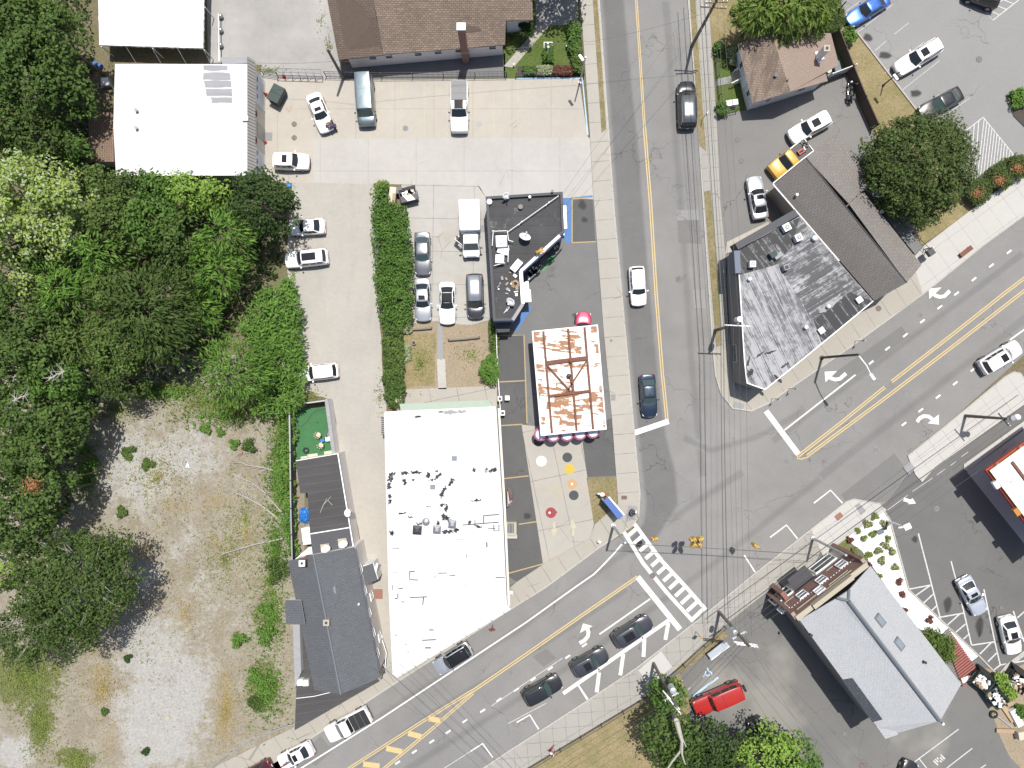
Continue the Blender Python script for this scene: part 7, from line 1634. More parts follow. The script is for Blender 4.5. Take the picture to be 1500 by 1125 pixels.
rail_fence('chain_fence', 'black rail fence along the top edge of the concrete lot', [(478,112),(560,114),(650,113),(742,112)],1.2,2.4,(.15,.7,1.2), 'metal_dark', mesh=.5)
rail_fence('chain_fence', 'black rail fence between the garage and the gate on the concrete lot', [(386,108),(408,112)],1.2,1.,(.2,.7,1.2), 'metal_dark')
rail_fence('garden_fence', 'black iron fence in front of the brown house flower bed', [(756,112),(834,111)],1.,1.6,(.2,.95), 'metal_dark', mesh=.25)
rail_fence('garden_fence', 'thin black fence along the sidewalk beside the brown house garden', [(848,-20),(850,60),(855,113)],1.,2.4,(.2,.95), 'metal_dark', mesh=.4)
rail_fence('yard_fence', 'black fence round the front lawn of the small house', [(1046,72),(1050,115),(1056,168),(1078,163)],1.1,1.6,(.2,1.05), 'metal_dark', mesh=.3)
rail_fence('guard_rail', 'black rail along the back of the lower sidewalk by the dry lawn', [(769,1126),(820,1095),(880,1059),(943,1021),(1000,972),(1060,916)],1.,2.6,(.4,.98), 'metal_dark', .04, 'railing')
t = rail_fence('white_railing', 'white slatted railing between the dirt yard and the shop forecourt', [(727,478),(729,540),(733,600)],1.1,2.2,(.15,1.1), 'metal_white', .045, 'railing', mesh=.28)
panel_fence('board_fence', 'brown board fence between the small house and the far parking lot grass', [(1219,52),(1240,106),(1258,150),(1276,190)],1.7, 'wood_dark', .1)
panel_fence('privacy_fence', 'tall black fence along the vines beside the green patio', [(432,594),(433,660),(434,740),(436,815)],1.9, 'wall_dark', .1,2.6, 'metal_dark', 'metal_grey')
panel_fence('privacy_fence', 'short black fence at the top end of the green patio', [(432,593),(484,586)],1.7, 'wall_dark', .1,2.6, 'metal_dark', 'metal_grey')
panel_fence('plank_fence', 'pale grey plank fence between the green patio and the gravel lane', [(485,585),(488,607),(491,630),(496,664)],1.9, 'wall_pale', .35,1.8, 'metal_grey', 'roof_grey_patch')
panel_fence('side_fence', 'grey fence board closing the yard of the small house', [(1210,117),(1244,104)],1.6, 'wall_pale', .08)
rail_fence('wire_fence', 'low wire fence along the vacant lot sidewalk', [(300,1130),(340,1098),(400,1066),(430,1056)],.9,2.6,(.3,.88), 'galvanised', .025)
rail_fence('wire_fence', 'dark mesh fence behind the big round tree along the grass', [(1290,305),(1330,345),(1352,366)],1.2,2.,(.3,1.15), 'metal_dark', .03, mesh=.3)
# gate truss
t = thing('lot_gate', 'grey trussed sliding gate at the top of the concrete lot', 'gate', W(440,112)); q = MB()
a, b = W(408,113), W(474,115)
for z in (.2,1.3): q.tube((a.x, a.y, z),(b.x, b.y, z),.04, 'metal_grey')
for y in (.55,): q.tube((a.x, a.y + y, 1.0),(b.x, b.y + y, 1.0),.04, 'metal_grey')
for k in range(7):
    p = a.lerp(b, k / 6); q.tube((p.x, p.y, .2),(p.x, p.y, 1.3),.03, 'metal_grey'); q.tube((p.x, p.y, 1.3),(p.x, p.y + .55,1.0),.03, 'metal_grey')
    if k < 6: r_ = a.lerp(b, (k + 1) / 6); q.tube((p.x, p.y, 1.3),(r_.x, r_.y + .55,1.0),.025, 'metal_grey')
q.build('gate_frame', t)
# pipe barrier with balls
t = thing('pipe_barrier', 'thin white pipe barrier with three dark weights on the gravel yard', 'barrier', W(320,55)); q = MB(); q.path([W(320,20,.8), W(321,90,.8)],.06, 'metal_white'); q.build('pipe', t)
for y in (22.5,43,65): c = W(322, y, .5); q = MB(); q.ball((c.x, c.y, .35),.3, 'metal_grey'); q.tube((c.x, c.y, 0),(c.x, c.y, .85),.05, 'metal_grey'); q.build('post', t)
# log barriers
for pts, lab in (([(598,483),(614,482),(632,480.5)], 'grey log barrier in front of the light silver sedan'),([(658,498),(680,496.5),(702,494)], 'grey log barrier in front of the black minivan')):
    t = thing('log_barrier', lab, 'log', W(*pts[0])); q = MB(); q.path([W(x, y, .35) for x, y in pts],.11, 'wood_grey', 7)
    q.build('log', t)
    for x, y in (pts[0], pts[-1]): c = W(x, y); q = MB(); q.tube((c.x, c.y, 0),(c.x, c.y, .42),.12, 'wood_dark'); q.build('post', t)
# ---- wires and poles
def wire(a, b, sag, r, label, group):
    q = MB(); P = [Vector(a).lerp(Vector(b), k / 14) - Vector((0,0, sag * 4 * (k / 14) * (1 - k / 14))) for k in range(15)]; q.path(P, r, 'wire', 4); return tag(q.build('power_line'), label, 'power line', group)
def utility_pole(label, base, zt, lean=(0,0), arms=(), transformer=None, name='utility_pole'):
    b = W(*base); t = thing(name, label, 'utility pole', b); top = Vector((b.x + lean[0], b.y + lean[1], zt)); MB().tube(b, top, .19, 'pole_wood', .13,10).build('pole', t)
    for z, l, rz, m in arms:
        p = b.lerp(top, z / zt); q = MB(); d = Vector((math.cos(rz), math.sin(rz),0)); q.box(p + d.cross(Vector((0,0,1))) * .16,(l, .1,.12), m, rz); ar = q.build('crossarm', t)
        q = MB()
        for k in (-.46,-.3,.3,.46): e = p + d * l * k + d.cross(Vector((0,0,1))) * .16; q.tube(e + Vector((0,0,.05)), e + Vector((0,0,.25)),.05, 'metal_white', n=6)
        q.build('insulator', ar)
    if transformer:
        z, rz, r_, m = transformer; p = b.lerp(top, z / zt) + Vector((math.cos(rz) * (r_ + .2), math.sin(rz) * (r_ + .2),0)); q = MB(); q.tube(p - Vector((0,0,.5)), p + Vector((0,0,.5)), r_, m, n=16); q.ball((p.x, p.y, p.z + .5), r_, m, sz=.25); q.tube(p, b.lerp(top, z / zt),.05, 'metal_dark'); q.build('transformer', t)
    return t
utility_pole('tall wooden utility pole leaning out of the top edge beside the street', (1013,68),9.4,(.1,.1),((9.0,2.2, R(2), 'pole_wood'),(8.1,2.6, R(-4), 'pole_wood')))
utility_pole('dark utility pole with a ball shaped transformer beside the metal roofed building', (1047,484),7.8,(.05,.05),((7.6,2.6, R(-3), 'metal_white'),),(7.4, R(70),.3, 'trim_white'))
utility_pole('dark utility pole with white crossarms at the end of the crosswalk', (1053,896),9.9,(.1,-.2),((9.0,2.2, R(-8), 'metal_white'),(8.5,2.4, R(-8), 'metal_white'),(6.4,1.6, R(30), 'metal_white')),(6.2, R(150),.25, 'galvanised'))
utility_pole('utility pole with pale crossarms and a transformer rising out of the leafy tree', (957,971),10.4,(.15,-.1),((9.6,2.3, R(-52), 'metal_white'),(8.6,2.5, R(-48), 'metal_white'),(7.8,1.6, R(30), 'metal_white')),(7.4, R(60),.34, 'galvanised'))
utility_pole('bare wooden pole leaning over the concrete lot corner by the brown house', (503,115),6.4,(-.1,.2))
G1 = 'overhead wires along the street'
for x0, x1, x2 in ((1028,1066,1078),(1034,1074,1084),(1047,1083,1092),(1055,1093,1101)):
    wire(W(x0,-60,8.8), W(x1,476,7.8),.25,.014, 'thin black overhead wire running along the street past the metal roofed building', G1)
    wire(W(x1,476,7.8), W(x2,934,8.9),.35,.014, 'thin black overhead wire crossing the junction down to the lower pole', 'overhead wires across the junction')
for x0, x1, x2, z in ((1022,1056,1062,6.3),(1028,1060,1067,5.7)):
    wire(W(x0,-60, z), W(x1,478, z),.2,.038, 'thick black overhead cable along the street past the metal roofed building', 'thick cables along the street'); wire(W(x1,478, z), W(x2,915, z + .2),.3,.038, 'thick black overhead cable crossing the junction', 'thick cables across the junction')
for k in range(4):
    wire(W(1072 + k * 5,922 + k * 5,8.4 - k * .5), W(1560 + k * 8,540 + k * 16,8.4 - k * .4),.5,.014, 'thin black overhead wire above the lower sidewalk and traffic island', 'overhead wires above the lower sidewalk')
wire(W(1064,908,6), W(1560,552,6),.4,.05, 'thick black cable above the lower sidewalk and traffic island', 'thick cable above the lower sidewalk')
for k in range(4):
    wire(W(985 + k * 4,1024 + k * 8,9 - k * .5), W(640 + k * 10,1240 + k * 10,9 - k * .4),.4,.014, 'thin black overhead wire above the dry lawn', 'overhead wires above the dry lawn')
    wire(W(985 + k * 5,1030 + k * 6,9 - k * .4), W(1080 + k * 5,934 + k * 3,8.8 - k * .4),.2,.018, 'thin black overhead wire between the two lower poles', 'overhead wires between the lower poles')
for k, (x0, x1) in enumerate(((546,690),(560,706),(585,716),(600,728))):
    wire(W(x0,980 - k * 4,7.), W(x1 + 80,1190,8.5),.3,.016, 'thin black wire crossing the diagonal road near the yellow hatching', 'wires crossing the diagonal road')
for a, b in (((823,286,4.4),(1034,-20,8.4)),((822,300,4.4),(1030,40,8.2)),((503,88,6.2),(370,92,5)),((503,90,6.),(860,60,6.)),((860,62,6.),(1030,20,8))):
    wire(W(*a), W(*b),.4,.014, 'thin service wire slung across the street and concrete lot', 'service wires across the street')
for k in range(3): wire(W(1092,934,8.6 - k * .4), W(1240 + k * 40,1180,7.),.3,.014, 'thin service wire above the lower car park', 'service wires above the lower car park')
# signal pole and mast arms
def steel_pole(label, base, zt, arm=None, lamp=None, name='signal_pole', r=.16, mat='galvanised'):
    b = W(*base); t = thing(name, label, 'pole', b); q = MB(); q.tube(b, (b.x, b.y, zt), r, mat, r * .75,12); q.tube(b, b + Vector((0,0,.25)), r * 1.7, mat, n=12); q.build('pole', t)
    if arm: e = W(*arm); q = MB(); q.path([(b.x, b.y, zt - .25), Vector((b.x, b.y, zt - .25)).lerp(e, .5) + Vector((0,0,.3)), e],[.07,.06,.05], 'metal_white'); q.build('arm', t); 
    if lamp: e = W(*lamp); q = MB(); q.box(e, (.75,.3,.14), 'lamp_glass', R(-55)); q.build('lamp_head', t, bevel=.05)
    return t
steel_pole('thick steel signal pole at the corner by the blue bus shelter', (898,770),8.3)
steel_pole('thick steel signal pole in front of the brick building', (1190,788),7.8)
steel_pole('dark street lamp pole with a white lamp arm over the diagonal road', (1203,524),8.4,(1277,551,8.6),(1278,552,8.6), 'street_lamp', .15, 'metal_dark')
t = utility_pole('dark pole with a round white lamp on the traffic island at the right edge', (1413,609),6.8,(0,0),((6.3,1.7, R(-50), 'metal_dark'),), None, 'island_pole')
c = W(1490,611,6.9); q = MB(); q.ball((c.x, c.y, 6.9),.33, 'lamp_glass'); q.tube((c.x - .1, c.y, 6.8),(W(1413,609).x, W(1413,609).y, 6.7),.07, 'metal_dark'); q.tube((c.x - .45, c.y - .1,6.4),(c.x - .45, c.y - .1,7.),.28, 'metal_grey', n=14); q.build('lamp_head', t)
steel_pole('slim lamp post with a square white head at the corner of the brown house garden', (849,122),6.2, None, (851.5,84.5,6.3), 'lamp_post', .09, 'metal_grey')
t = steel_pole('white curved sign post with a square white sign over the car park', (1297,762),3.6,(1316,773,4.4), None, 'sign_post', .13, 'trim_white'); e = W(1329,771.5,4.6); MB().box(e, (.75,.6,.18), 'trim_white', R(25)).build('sign_box', t, bevel=.03); q = MB(); q.tube(W(1316,773,4.4), e, .09, 'trim_white'); q.build('arm', t)
steel_pole('short black flood lamp post on the dry grass beside the white SUV', (1293.5,125),3.4, None, (1312,113,3.4), 'lamp_post', .08, 'metal_dark'); steel_pole('short black lamp post at the top corner of the far parking lot', (1217,28),3.6, None, None, 'lamp_post', .08, 'metal_dark')
G2 = 'traffic lights on the span wire'
def signal_head(px, py, z, rz, label, z2=.9):
    c = W(px, py, z); t = thing('traffic_light', label, 'traffic light', c, rz, G2); MB().box((0,0,0),(.36,.34,1.05), 'signal_yellow').build('housing', t, local=True, bevel=.03)
    for k, m in ((.34, 'taillight'),(0, 'amber'),(-.34, 'green_bin')):
        q = MB(); q.tube((.18,0, k),(.2,0, k),.13, m, n=14); l = q.build('lens', t, local=True); q = MB(); q.tube((.18,0, k + .02),(.42,0, k + .02),.15, 'signal_yellow', n=12, caps=False); q.build('visor', l, local=True)
    q = MB(); q.tube((0,0,.5),(0,0, z2 + .5),.025, 'metal_dark'); q.box((0,0,.6),(.3,.3,.08), 'signal_yellow'); q.build('hanger', t, local=True)
signal_head(960,788,5.8, R(200), 'yellow traffic light hanging alone nearest the crosswalk'); signal_head(1107,800,5.8, R(140), 'yellow traffic light hanging alone nearest the lower sidewalk')
for (x, y), a in zip(((1016,789),(1024,789.5),(1016,797),(1023.5,796.5)),(200,20,230,300)): signal_head(x, y, 5.8, R(a), 'yellow traffic light in the cluster of four over the junction', .85)
wire(W(912,797,8.1), W(1234,817,7.6),.55,.02, 'thin span wire carrying the traffic lights over the junction', 'span wires'); wire(W(911,796,7.5), W(1233,815,6.9),.2,.02, 'thin span wire carrying the traffic lights over the junction', 'span wires')
# ---- bus shelter, hydrant, signs
t = thing('bus_shelter', 'narrow blue roofed bus shelter on the corner lawn', 'bus shelter', W(899,748)); z = 2.5
p = [W(x, y, z) for x, y in ((883.5,733.5),(891,728.5),(913.5,755),(906.5,761.5))]; q = MB(); q.slab(p, .1, 'fabric_blue'); q.build('roof', t)
q = MB(); d = p[2] - p[1]; q.box((p[1] + p[2]) / 2 + Vector((.05,.05,-.02)),(d.length, .16,.2), 'trim_white', math.atan2(d.y, d.x)); q.build('fascia', t)
for v in p: m = v.lerp(sum(p, Vector()) / 4,.08); MB().tube((m.x, m.y, 0),(m.x, m.y, z - .1),.05, 'metal_white').build('post', t)
q = MB(); d = p[3] - p[0]; m = (p[0] + p[3]) / 2; q.box((m.x + .08, m.y + .05,1.2),(d.length * .92,.04,1.9), 'fabric_blue', math.atan2(d.y, d.x)); q.build('back_panel', t); m = sum(p, Vector()) / 4; q = MB(); q.box((m.x, m.y, .45),(1.9,.4,.06), 'wood_grey', math.atan2(d.y, d.x)); q.build('bench', t)
t = thing('corner_statue', 'orange and white painted figure standing at the end of the bus shelter', 'statue', W(881,722.5)); c = W(880,722,0); q = MB(); q.ball((c.x, c.y, .55),(.26,.22,.5), 'statue_yellow'); q.ball((c.x, c.y, 1.2),(.3,.26,.28), 'trim_white'); q.ball((c.x + .4, c.y - .1,.95),(.35,.14,.16), 'sign_orange'); q.ball((c.x - .3, c.y + .05,.95),(.22,.12,.14), 'trim_white'); q.build('figure', t)
t = thing('litter_bin', 'dark street bin with a pale bag at the kerb by the crosswalk', 'bin', W(927,750)); c = W(926.5,750,.5); q = MB(); q.tube((c.x, c.y, .12),(c.x, c.y, 1.0),.3, 'metal_dark', .34,14); q.build('drum', t); q = MB(); q.ball((c.x + .3, c.y + .05,.8),(.14,.2,.3), 'trim_white'); q.ball((c.x, c.y, 1.0),(.22,.22,.12), 'plastic_black'); q.build('bag', t)
t = thing('fire_hydrant', 'small white fire hydrant on the sidewalk below the signal pole', 'fire hydrant', W(877,792)); c = W(877,792,0); q = MB(); q.tube((c.x, c.y, .1),(c.x, c.y, .7),.14, 'trim_white', n=14); q.ball((c.x, c.y, .72),.17, 'trim_white', sz=.8); q.build('barrel', t); q = MB(); q.tube((c.x - .25, c.y, .5),(c.x + .25, c.y, .5),.07, 'brass'); q.build('nozzle', t)
def sign(x, y, h, label, mat, rz, size=(.6,.6), tilt=0, name='street_sign'):
    b = W(x, y); t = thing(name, label, 'sign', b, rz); MB().tube((0,0,0),(0,0, h),.035, 'metal_grey').build('post', t, local=True); MB().box((0,-.05, h - size[1] / 2),(size[0],.03, size[1]), mat, M4=Matrix.Rotation(tilt, 4, 'X')).build('sign_plate', t, local=True)
sign(424.5,1107,2.2, 'orange diamond roadworks sign beside the white sedan at the bottom', 'sign_orange', R(30),(.75,.75),-.5); sign(722,914,2.2, 'orange roadworks sign on the kerb by the white roofed building', 'sign_orange', R(20),(.55,.9),-.6)
sign(1019,924,2.4, 'small yellow topped street sign on the sidewalk below the crosswalk', 'paint_yellow', R(50),(.5,.5),-.9); sign(747,861,2., 'white street sign beside the white roofed building corner', 'trim_white', R(5),(.7,.6),-.9)
for x, y, lab in ((1130,584, 'thin parking sign post on the sidewalk, leftmost below the metal roof'),(1155,569, 'thin parking sign post on the sidewalk, middle one below the metal roof'),(1252,500, 'thin parking sign post on the sidewalk, right one below the metal roof')):
    sign(x, y, 2.3, lab, 'metal_grey', R(35),(.35,.5),0, 'sign_post')
sign(1028,176,2.2, 'thin street sign post on the grass verge behind the black minivan', 'metal_grey', R(80),(.35,.5),0)
t = thing('curb_bench', 'brown street bench at the kerb of the right sidewalk', 'bench', W(1416,369)); c = W(1416,368,.5); q = MB(); q.box((c.x, c.y, .45),(1.6,.5,.07), 'rust', R(38)); q.build('seat', t); q = MB()
for s in (-.6,.6): q.box((c.x + s * .79, c.y + s * .61,.21),(.08,.45,.42), 'metal_dark', R(38))
q.build('leg', t)
t = thing('entry_sign', 'dark box on a post beside the taupe roof corner on the sidewalk', 'sign', W(1356,369)); c = W(1362,370,1.4); q = MB(); q.box((c.x, c.y, 1.5),(.7,.7,.5), 'metal_dark', R(35)); q.build('sign_box', t); q = MB(); a = W(1355,366); q.tube(a, (a.x, a.y, 1.6),.06, 'metal_white'); q.tube((a.x, a.y, 1.5),(c.x, c.y, 1.5),.05, 'galvanised'); q.build('post', t)
t = thing('low_sign', 'flat grey sign board between two white posts by the grass strip', 'sign', W(1048,953)); a, b = W(1036,958,0), W(1062,938,0); d = b - a; q = MB(); q.box(((a.x + b.x) / 2,(a.y + b.y) / 2,.75),(d.length, .75,.06), 'galvanised', math.atan2(d.y, d.x)); q.build('board', t)
for v in (a, b, a.lerp(b, .5)): MB().tube((v.x + .2, v.y - .3,0),(v.x + .2, v.y - .3,.85),.05, 'metal_white').build('post', t)
q = MB(); q.tube((a.x + .25, a.y - .32,.85),(b.x + .25, b.y - .32,.85),.05, 'trim_white'); q.build('rail', t)
# ---- umbrellas by the rusty canopy
for k, (x, y, lab) in enumerate(((792,636.5, 'pink and pale blue umbrella at the left end of the canopy row'),(810.5,638, 'pink and pale blue umbrella second from the left under the canopy edge'),(830.5,637, 'pink and pale blue umbrella in the middle of the canopy row'),(849.5,635, 'pink and pale blue umbrella second from the right under the canopy edge'),(868.5,632.5, 'pink and pale blue umbrella at the right end of the canopy row'))):
    c = W(x, y, 2.3); t = thing('parasol', lab, 'umbrella', (c.x, c.y, 0), k * .3, 'parasols along the rusty canopy'); n_ = 16; q = MB()
    ring = lambda r, z: [(r * math.cos(2 * math.pi * i / n_), r * math.sin(2 * math.pi * i / n_), z) for i in range(n_)]
    a, b, c2 = ring(.28,2.48), ring(.55,2.34), ring(.76,2.16); q.mesh([(0,0,2.55)] + a, [[0,1 + i, 1 + (i + 1) % n_] for i in range(n_)], 'fabric_sky'); 
    for i in range(n_): q.mesh([a[i], a[(i + 1) % n_], b[(i + 1) % n_], b[i]],[[0,1,2,3]], 'fabric_sky' if i % 2 else 'trim_white')
    q.mesh(b + c2,[[i, (i + 1) % n_, n_ + (i + 1) % n_, n_ + i] for i in range(n_)], 'fabric_pink'); q.build('canopy', t, local=True); q = MB(); q.tube((0,0,0),(0,0,2.55),.03, 'metal_white'); q.tube((0,0,0),(0,0,.08),.25, 'metal_dark'); q.build('pole', t, local=True)
# ---- shop front things
def rack(x, y, rz, l, label, seed):
    c = W(x, y, .8); t = thing('display_rack', label, 'rack', (c.x, c.y, 0), rz); q = MB(); q.box((0,0,.72),(l, .75,.06), 'plastic_black'); 
    q.build('table_top', t, local=True)
    for sx in (-1,1):
        for sy in (-.32,.32): MB().box((sx * (l / 2 - .06), sy, .345),(.06,.06,.69), 'metal_dark').build('leg', t, local=True)
    r_ = random.Random(seed)
    for k in range(int(l * 4)):
        q = MB(); q.box((r_.uniform(-l / 2 + .1, l / 2 - .1), r_.uniform(-.28,.28),.75 + .07),(r_.uniform(.1,.22), r_.uniform(.1,.2),.14), r_.choice(('metal_white', 'brass', 'metal_grey', 'cap_blue', 'wall_dark')), r_.uniform(0,3)); q.build('goods', t, local=True)
rack(778,402, R(42),2.2, 'dark display table with small goods, lower one before the black roofed shop', 4); rack(783.5,394, R(42),1.9, 'dark display table with small goods, middle one before the black roofed shop', 5); rack(814,366, R(50),1.6, 'dark display table with goods under the upper corner of the black shop', 6)
def figure(name, label, cat, loc, rz, pose, mats, s=1.):
    """one skinned body; pose gives the joints (x forward, y left, z up) in metres"""
    t = thing(name, label, cat, loc, rz); J = pose
    def skin(nm, chains, mat, parent, sub=1):
        me = bpy.data.meshes.new(nm); vs = []; es = []; rad = []; idx = {}
        def vid(p, r):
            k = tuple(round(q, 4) for q in p)
            if k not in idx: idx[k] = len(vs); vs.append(tuple(q * s for q in p)); rad.append(r * s)
            return idx[k]
        for ch in chains:
            for (p, r),(p2, r2) in zip(ch, ch[1:]): es.append((vid(p, r), vid(p2, r2)))
        me.from_pydata(vs, es, []); me.materials.append(M[mat]); o = bpy.data.objects.new(nm, me); C.objects.link(o); o.parent = parent; ORG[o.name] = ORG[t.name]
        m = o.modifiers.new('skin', 'SKIN')
        for i, r in enumerate(rad): me.skin_vertices[0].data[i].radius = (r, r)
        me.skin_vertices[0].data[0].use_root = True; m.use_smooth_shade = True
        sb = o.modifiers.new('sub', 'SUBSURF'); sb.levels = sub; sb.render_levels = sub; return o
    pel, che, nek, hed = J['pelvis'], J['chest'], J['neck'], J['head']
    ch = [[(pel, .13),(che, .15),(nek, .06),(hed, .1)]]
    for sd in ('l', 'r'):
        sh, el, wr = J['sh' + sd], J['el' + sd], J['wr' + sd]; hp, kn, an, to = J['hp' + sd], J['kn' + sd], J['an' + sd], J['to' + sd]
        ch.append([(che, .15),(sh, .06),(el, .045),(wr, .03)]); v = (Vector(wr) - Vector(el)).normalized(); u = v.orthogonal().normalized(); pm = Vector(wr) + v * .07
        ch.append([(wr, .03),(tuple(pm),.032)])
        for k, l in enumerate((.075,.085,.08,.065)): b = pm + v * .02 + u * (k - 1.5) * .02; e = b + v * l * .6; ch.append([(tuple(pm),.032),(tuple(b),.01),(tuple(e),.009),(tuple(e + v * l * .4 + v.cross(u) * .015),.008)])
        tb = Vector(wr) + v * .03 - u * .035; ch.append([(wr, .03),(tuple(tb),.012),(tuple(tb + v * .05 - u * .02),.009)])
        ch.append([(pel, .13),(hp, .095),(kn, .065),(an, .045),(to, .04)])
    b = skin('body', ch, mats[0], t)
    if len(mats) > 1:
        sh_ = [[(pel, .155),(che, .175),(nek, .075)]] + [[(che, .175),(J['sh' + d],.085),(tuple(Vector(J['sh' + d]).lerp(Vector(J['el' + d]),.8)),.065)] for d in 'lr']; skin('shirt', sh_, mats[1], t)
        tr = [[(pel, .16),(J['hp' + d],.115),(J['kn' + d],.085),(tuple(Vector(J['kn' + d]).lerp(Vector(J['an' + d]),.92)),.065)] for d in 'lr']; skin('trousers', tr, mats[2], t)
        h = Vector(hed) * s; q = MB(); up = (Vector(hed) - Vector(nek)).normalized(); q.ball(h + up * .05 - Vector((.015,0,0)),(.115,.1,.1), mats[3], sz=1.); q.build('hair', t, local=True, smooth=True)
        for d in 'lr': a, o_ = Vector(J['an' + d]) * s, Vector(J['to' + d]) * s; q = MB(); q.tube(a - Vector((0,0,.02)), o_, .055, 'cloth_black', .05); q.build('shoe', t, local=True)
    return t
def stand(a=0., arm=.15, walk=0.):
    J = dict(pelvis=(0,0,.93), chest=(.02,0,1.3), neck=(.03,0,1.5), head=(.05,0,1.63))
    for d, s in (('l', 1),('r', -1)):
        J['sh' + d] = (.02, s * .19,1.4); J['el' + d] = (.02 - walk * s * .15, s * (.25 + arm * .3),1.13); J['wr' + d] = (.1 - walk * s * .28, s * (.24 + arm * .2),.92); J['hp' + d] = (0, s * .09,.9); J['kn' + d] = (walk * s * .22 + .03, s * .1,.5); J['an' + d] = (walk * s * .35, s * .1,.08); J['to' + d] = (walk * s * .35 + .17, s * .11,.04)
    return J
def bend():
    J = dict(pelvis=(-.1,0,.85), chest=(.28,0,1.08), neck=(.45,0,1.12), head=(.58,0,1.13))
    for d, s in (('l', 1),('r', -1)):
        J['sh' + d] = (.36, s * .19,1.1); J['el' + d] = (.52, s * .24,.86); J['wr' + d] = (.72, s * .16,.74); J['hp' + d] = (-.1, s * .1,.82); J['kn' + d] = (.08, s * .14,.47); J['an' + d] = (-.1, s * .15,.08); J['to' + d] = (.08, s * .17,.04)
    return J
c = W(492,189); figure('person', 'person in a dark blue top bending at the front of the askew white sedan', 'person', c, R(200), bend(),('skin', 'cloth_navy', 'cloth_navy', 'hair_dark'))
c = W(487.5,184); figure('person', 'person in a brown top crouched against the front corner of the askew white sedan', 'person', c, R(225), bend(),('skin', 'cloth_brown', 'cloth_black', 'hair_dark'))
c = W(671,351); figure('person', 'person in a white top standing beside the open box truck door', 'person', c, R(-60), stand(),('skin', 'cloth_white', 'cloth_black', 'hair_dark'))
c = W(807,1095); figure('person', 'person in a white top and red shorts walking on the lower sidewalk', 'person', (c.x, c.y, .12), R(35), stand(walk=1.),('skin', 'cloth_white', 'cloth_red', 'hair_dark'))
c = W(1218,823); figure('person', 'person in a white and red top standing by the brick shop windows', 'person', (c.x, c.y, .12), R(60), stand(),('skin', 'cloth_white', 'cloth_red', 'hair_dark'))
J = stand(.8,1.2); c = W(787,371,4.4); figure('roof_statue', 'bright yellow figure leaning on the roof edge of the black shop', 'statue', (c.x, c.y, 4.02), R(20), dict(bend()),('statue_yellow',),1.15)
c = W(807,380); figure('green_statue', 'bright green figure standing before the black roofed shop', 'statue', (c.x, c.y, 0), R(-60), stand(arm=.9),('statue_green',),1.1)
# ---- dumpsters and rubbish
def dumpster(x, y, rz, mat, label, open_=True, fill=None, l=1.9, w=1.35, h=1.25, seed=1):
    c = W(x, y, h); t = thing('dumpster', label, 'dumpster', (c.x, c.y, 0), rz); q = MB(); th = .05
    lo = [(-l / 2 * .9,-w / 2 * .85),(l / 2 * .9,-w / 2 * .85),(l / 2 * .9, w / 2 * .85),(-l / 2 * .9, w / 2 * .85)]; hi = [(-l / 2,-w / 2),(l / 2,-w / 2),(l / 2, w / 2),(-l / 2, w / 2)]; ii = [(a * .94, b * .92) for a, b in hi]; fl = [(a * .92, b * .9) for a, b in lo]
    vs = [(*p, .1) for p in lo] + [(*p, h) for p in hi] + [(*p, h) for p in ii] + [(*p, .3) for p in fl]; fs = []
    for k in range(4):
        m = (k + 1) % 4; fs += [[k, m, 4 + m, 4 + k],[4 + k, 4 + m, 8 + m, 8 + k],[8 + k, 8 + m, 12 + m, 12 + k]]
    q.mesh(vs, fs + [[12,13,14,15],[3,2,1,0]], mat)
    for sx in (-1,1): q.box((sx * (l / 2 + .05),0, h * .6),(.1,.9,.12), mat)
    q.build('bin_body', t, local=True)
    if not open_:
        for k in (-1,1): q = MB(); q.box((k * l / 4,0, h + .06),(l / 2 - .03, w + .08,.07), 'plastic_black' if mat == 'plastic_black' else 'green_dark', M4=Matrix.Rotation(.08,4, 'X')); q.build('lid', t, local=True)
    else:
        q = MB(); q.box((0, w / 2 + .28, h * .62),(l, .06, w * .75), 'plastic_black', M4=Matrix.Rotation(.5,4, 'X')); q.build('lid', t, local=True)
    if fill:
        f = thing('rubbish_pile', fill, 'rubbish', (c.x, c.y, .3), rz); r_ = random.Random(seed); q = MB()
        for k in range(30): q.box((r_.uniform(-l * .4, l * .4), r_.uniform(-w * .38, w * .38), r_.uniform(.3, h - .35)),(r_.uniform(.15,.6), r_.uniform(.15,.45), r_.uniform(.05,.3)), r_.choice(('cardboard', 'trim_white', 'metal_white', 'cardboard', 'wood_pale', 'metal_grey', 'cloth_white')), M4=Matrix.Rotation(r_.uniform(0,3),4, 'Z') @ Matrix.Rotation(r_.uniform(-.5,.5),4, 'X'))
        q.build('rubbish', f, local=True)
    return t
dumpster(404,137, R(-118), 'green_dark', 'dark green closed dumpster standing askew by the garage', False)
t = dumpster(598,286, R(14), 'plastic_black', 'black open dumpster at the top of the lane hedge', True, 'white rubbish in the black dumpster by the hedge', seed=3); q = MB()
for k in range(9): q.box((.35 - k * .1 + .1,-.32,1.29),(.05,.75,.03), 'metal_grey', .5)
q.build('lid_rib', t, local=True); MB().box((0,-.32,1.27),(1.75,.66,.05), 'plastic_black').build('lid', t, local=True)
t = thing('scrap_fridge', 'pale upright cabinet dumped beside the black dumpster', 'appliance', W(575,288)); c = W(574.5,286,1.2); q = MB(); q.box((c.x, c.y, .6),(.75,1.9,1.2), 'cream_plastic', R(-6)); q.build('cabinet', t, bevel=.03); MB().box((c.x + .2, c.y - .3,1.23),(.35,1.,.05), 'cardboard', R(-6)).build('cabinet_top', t)
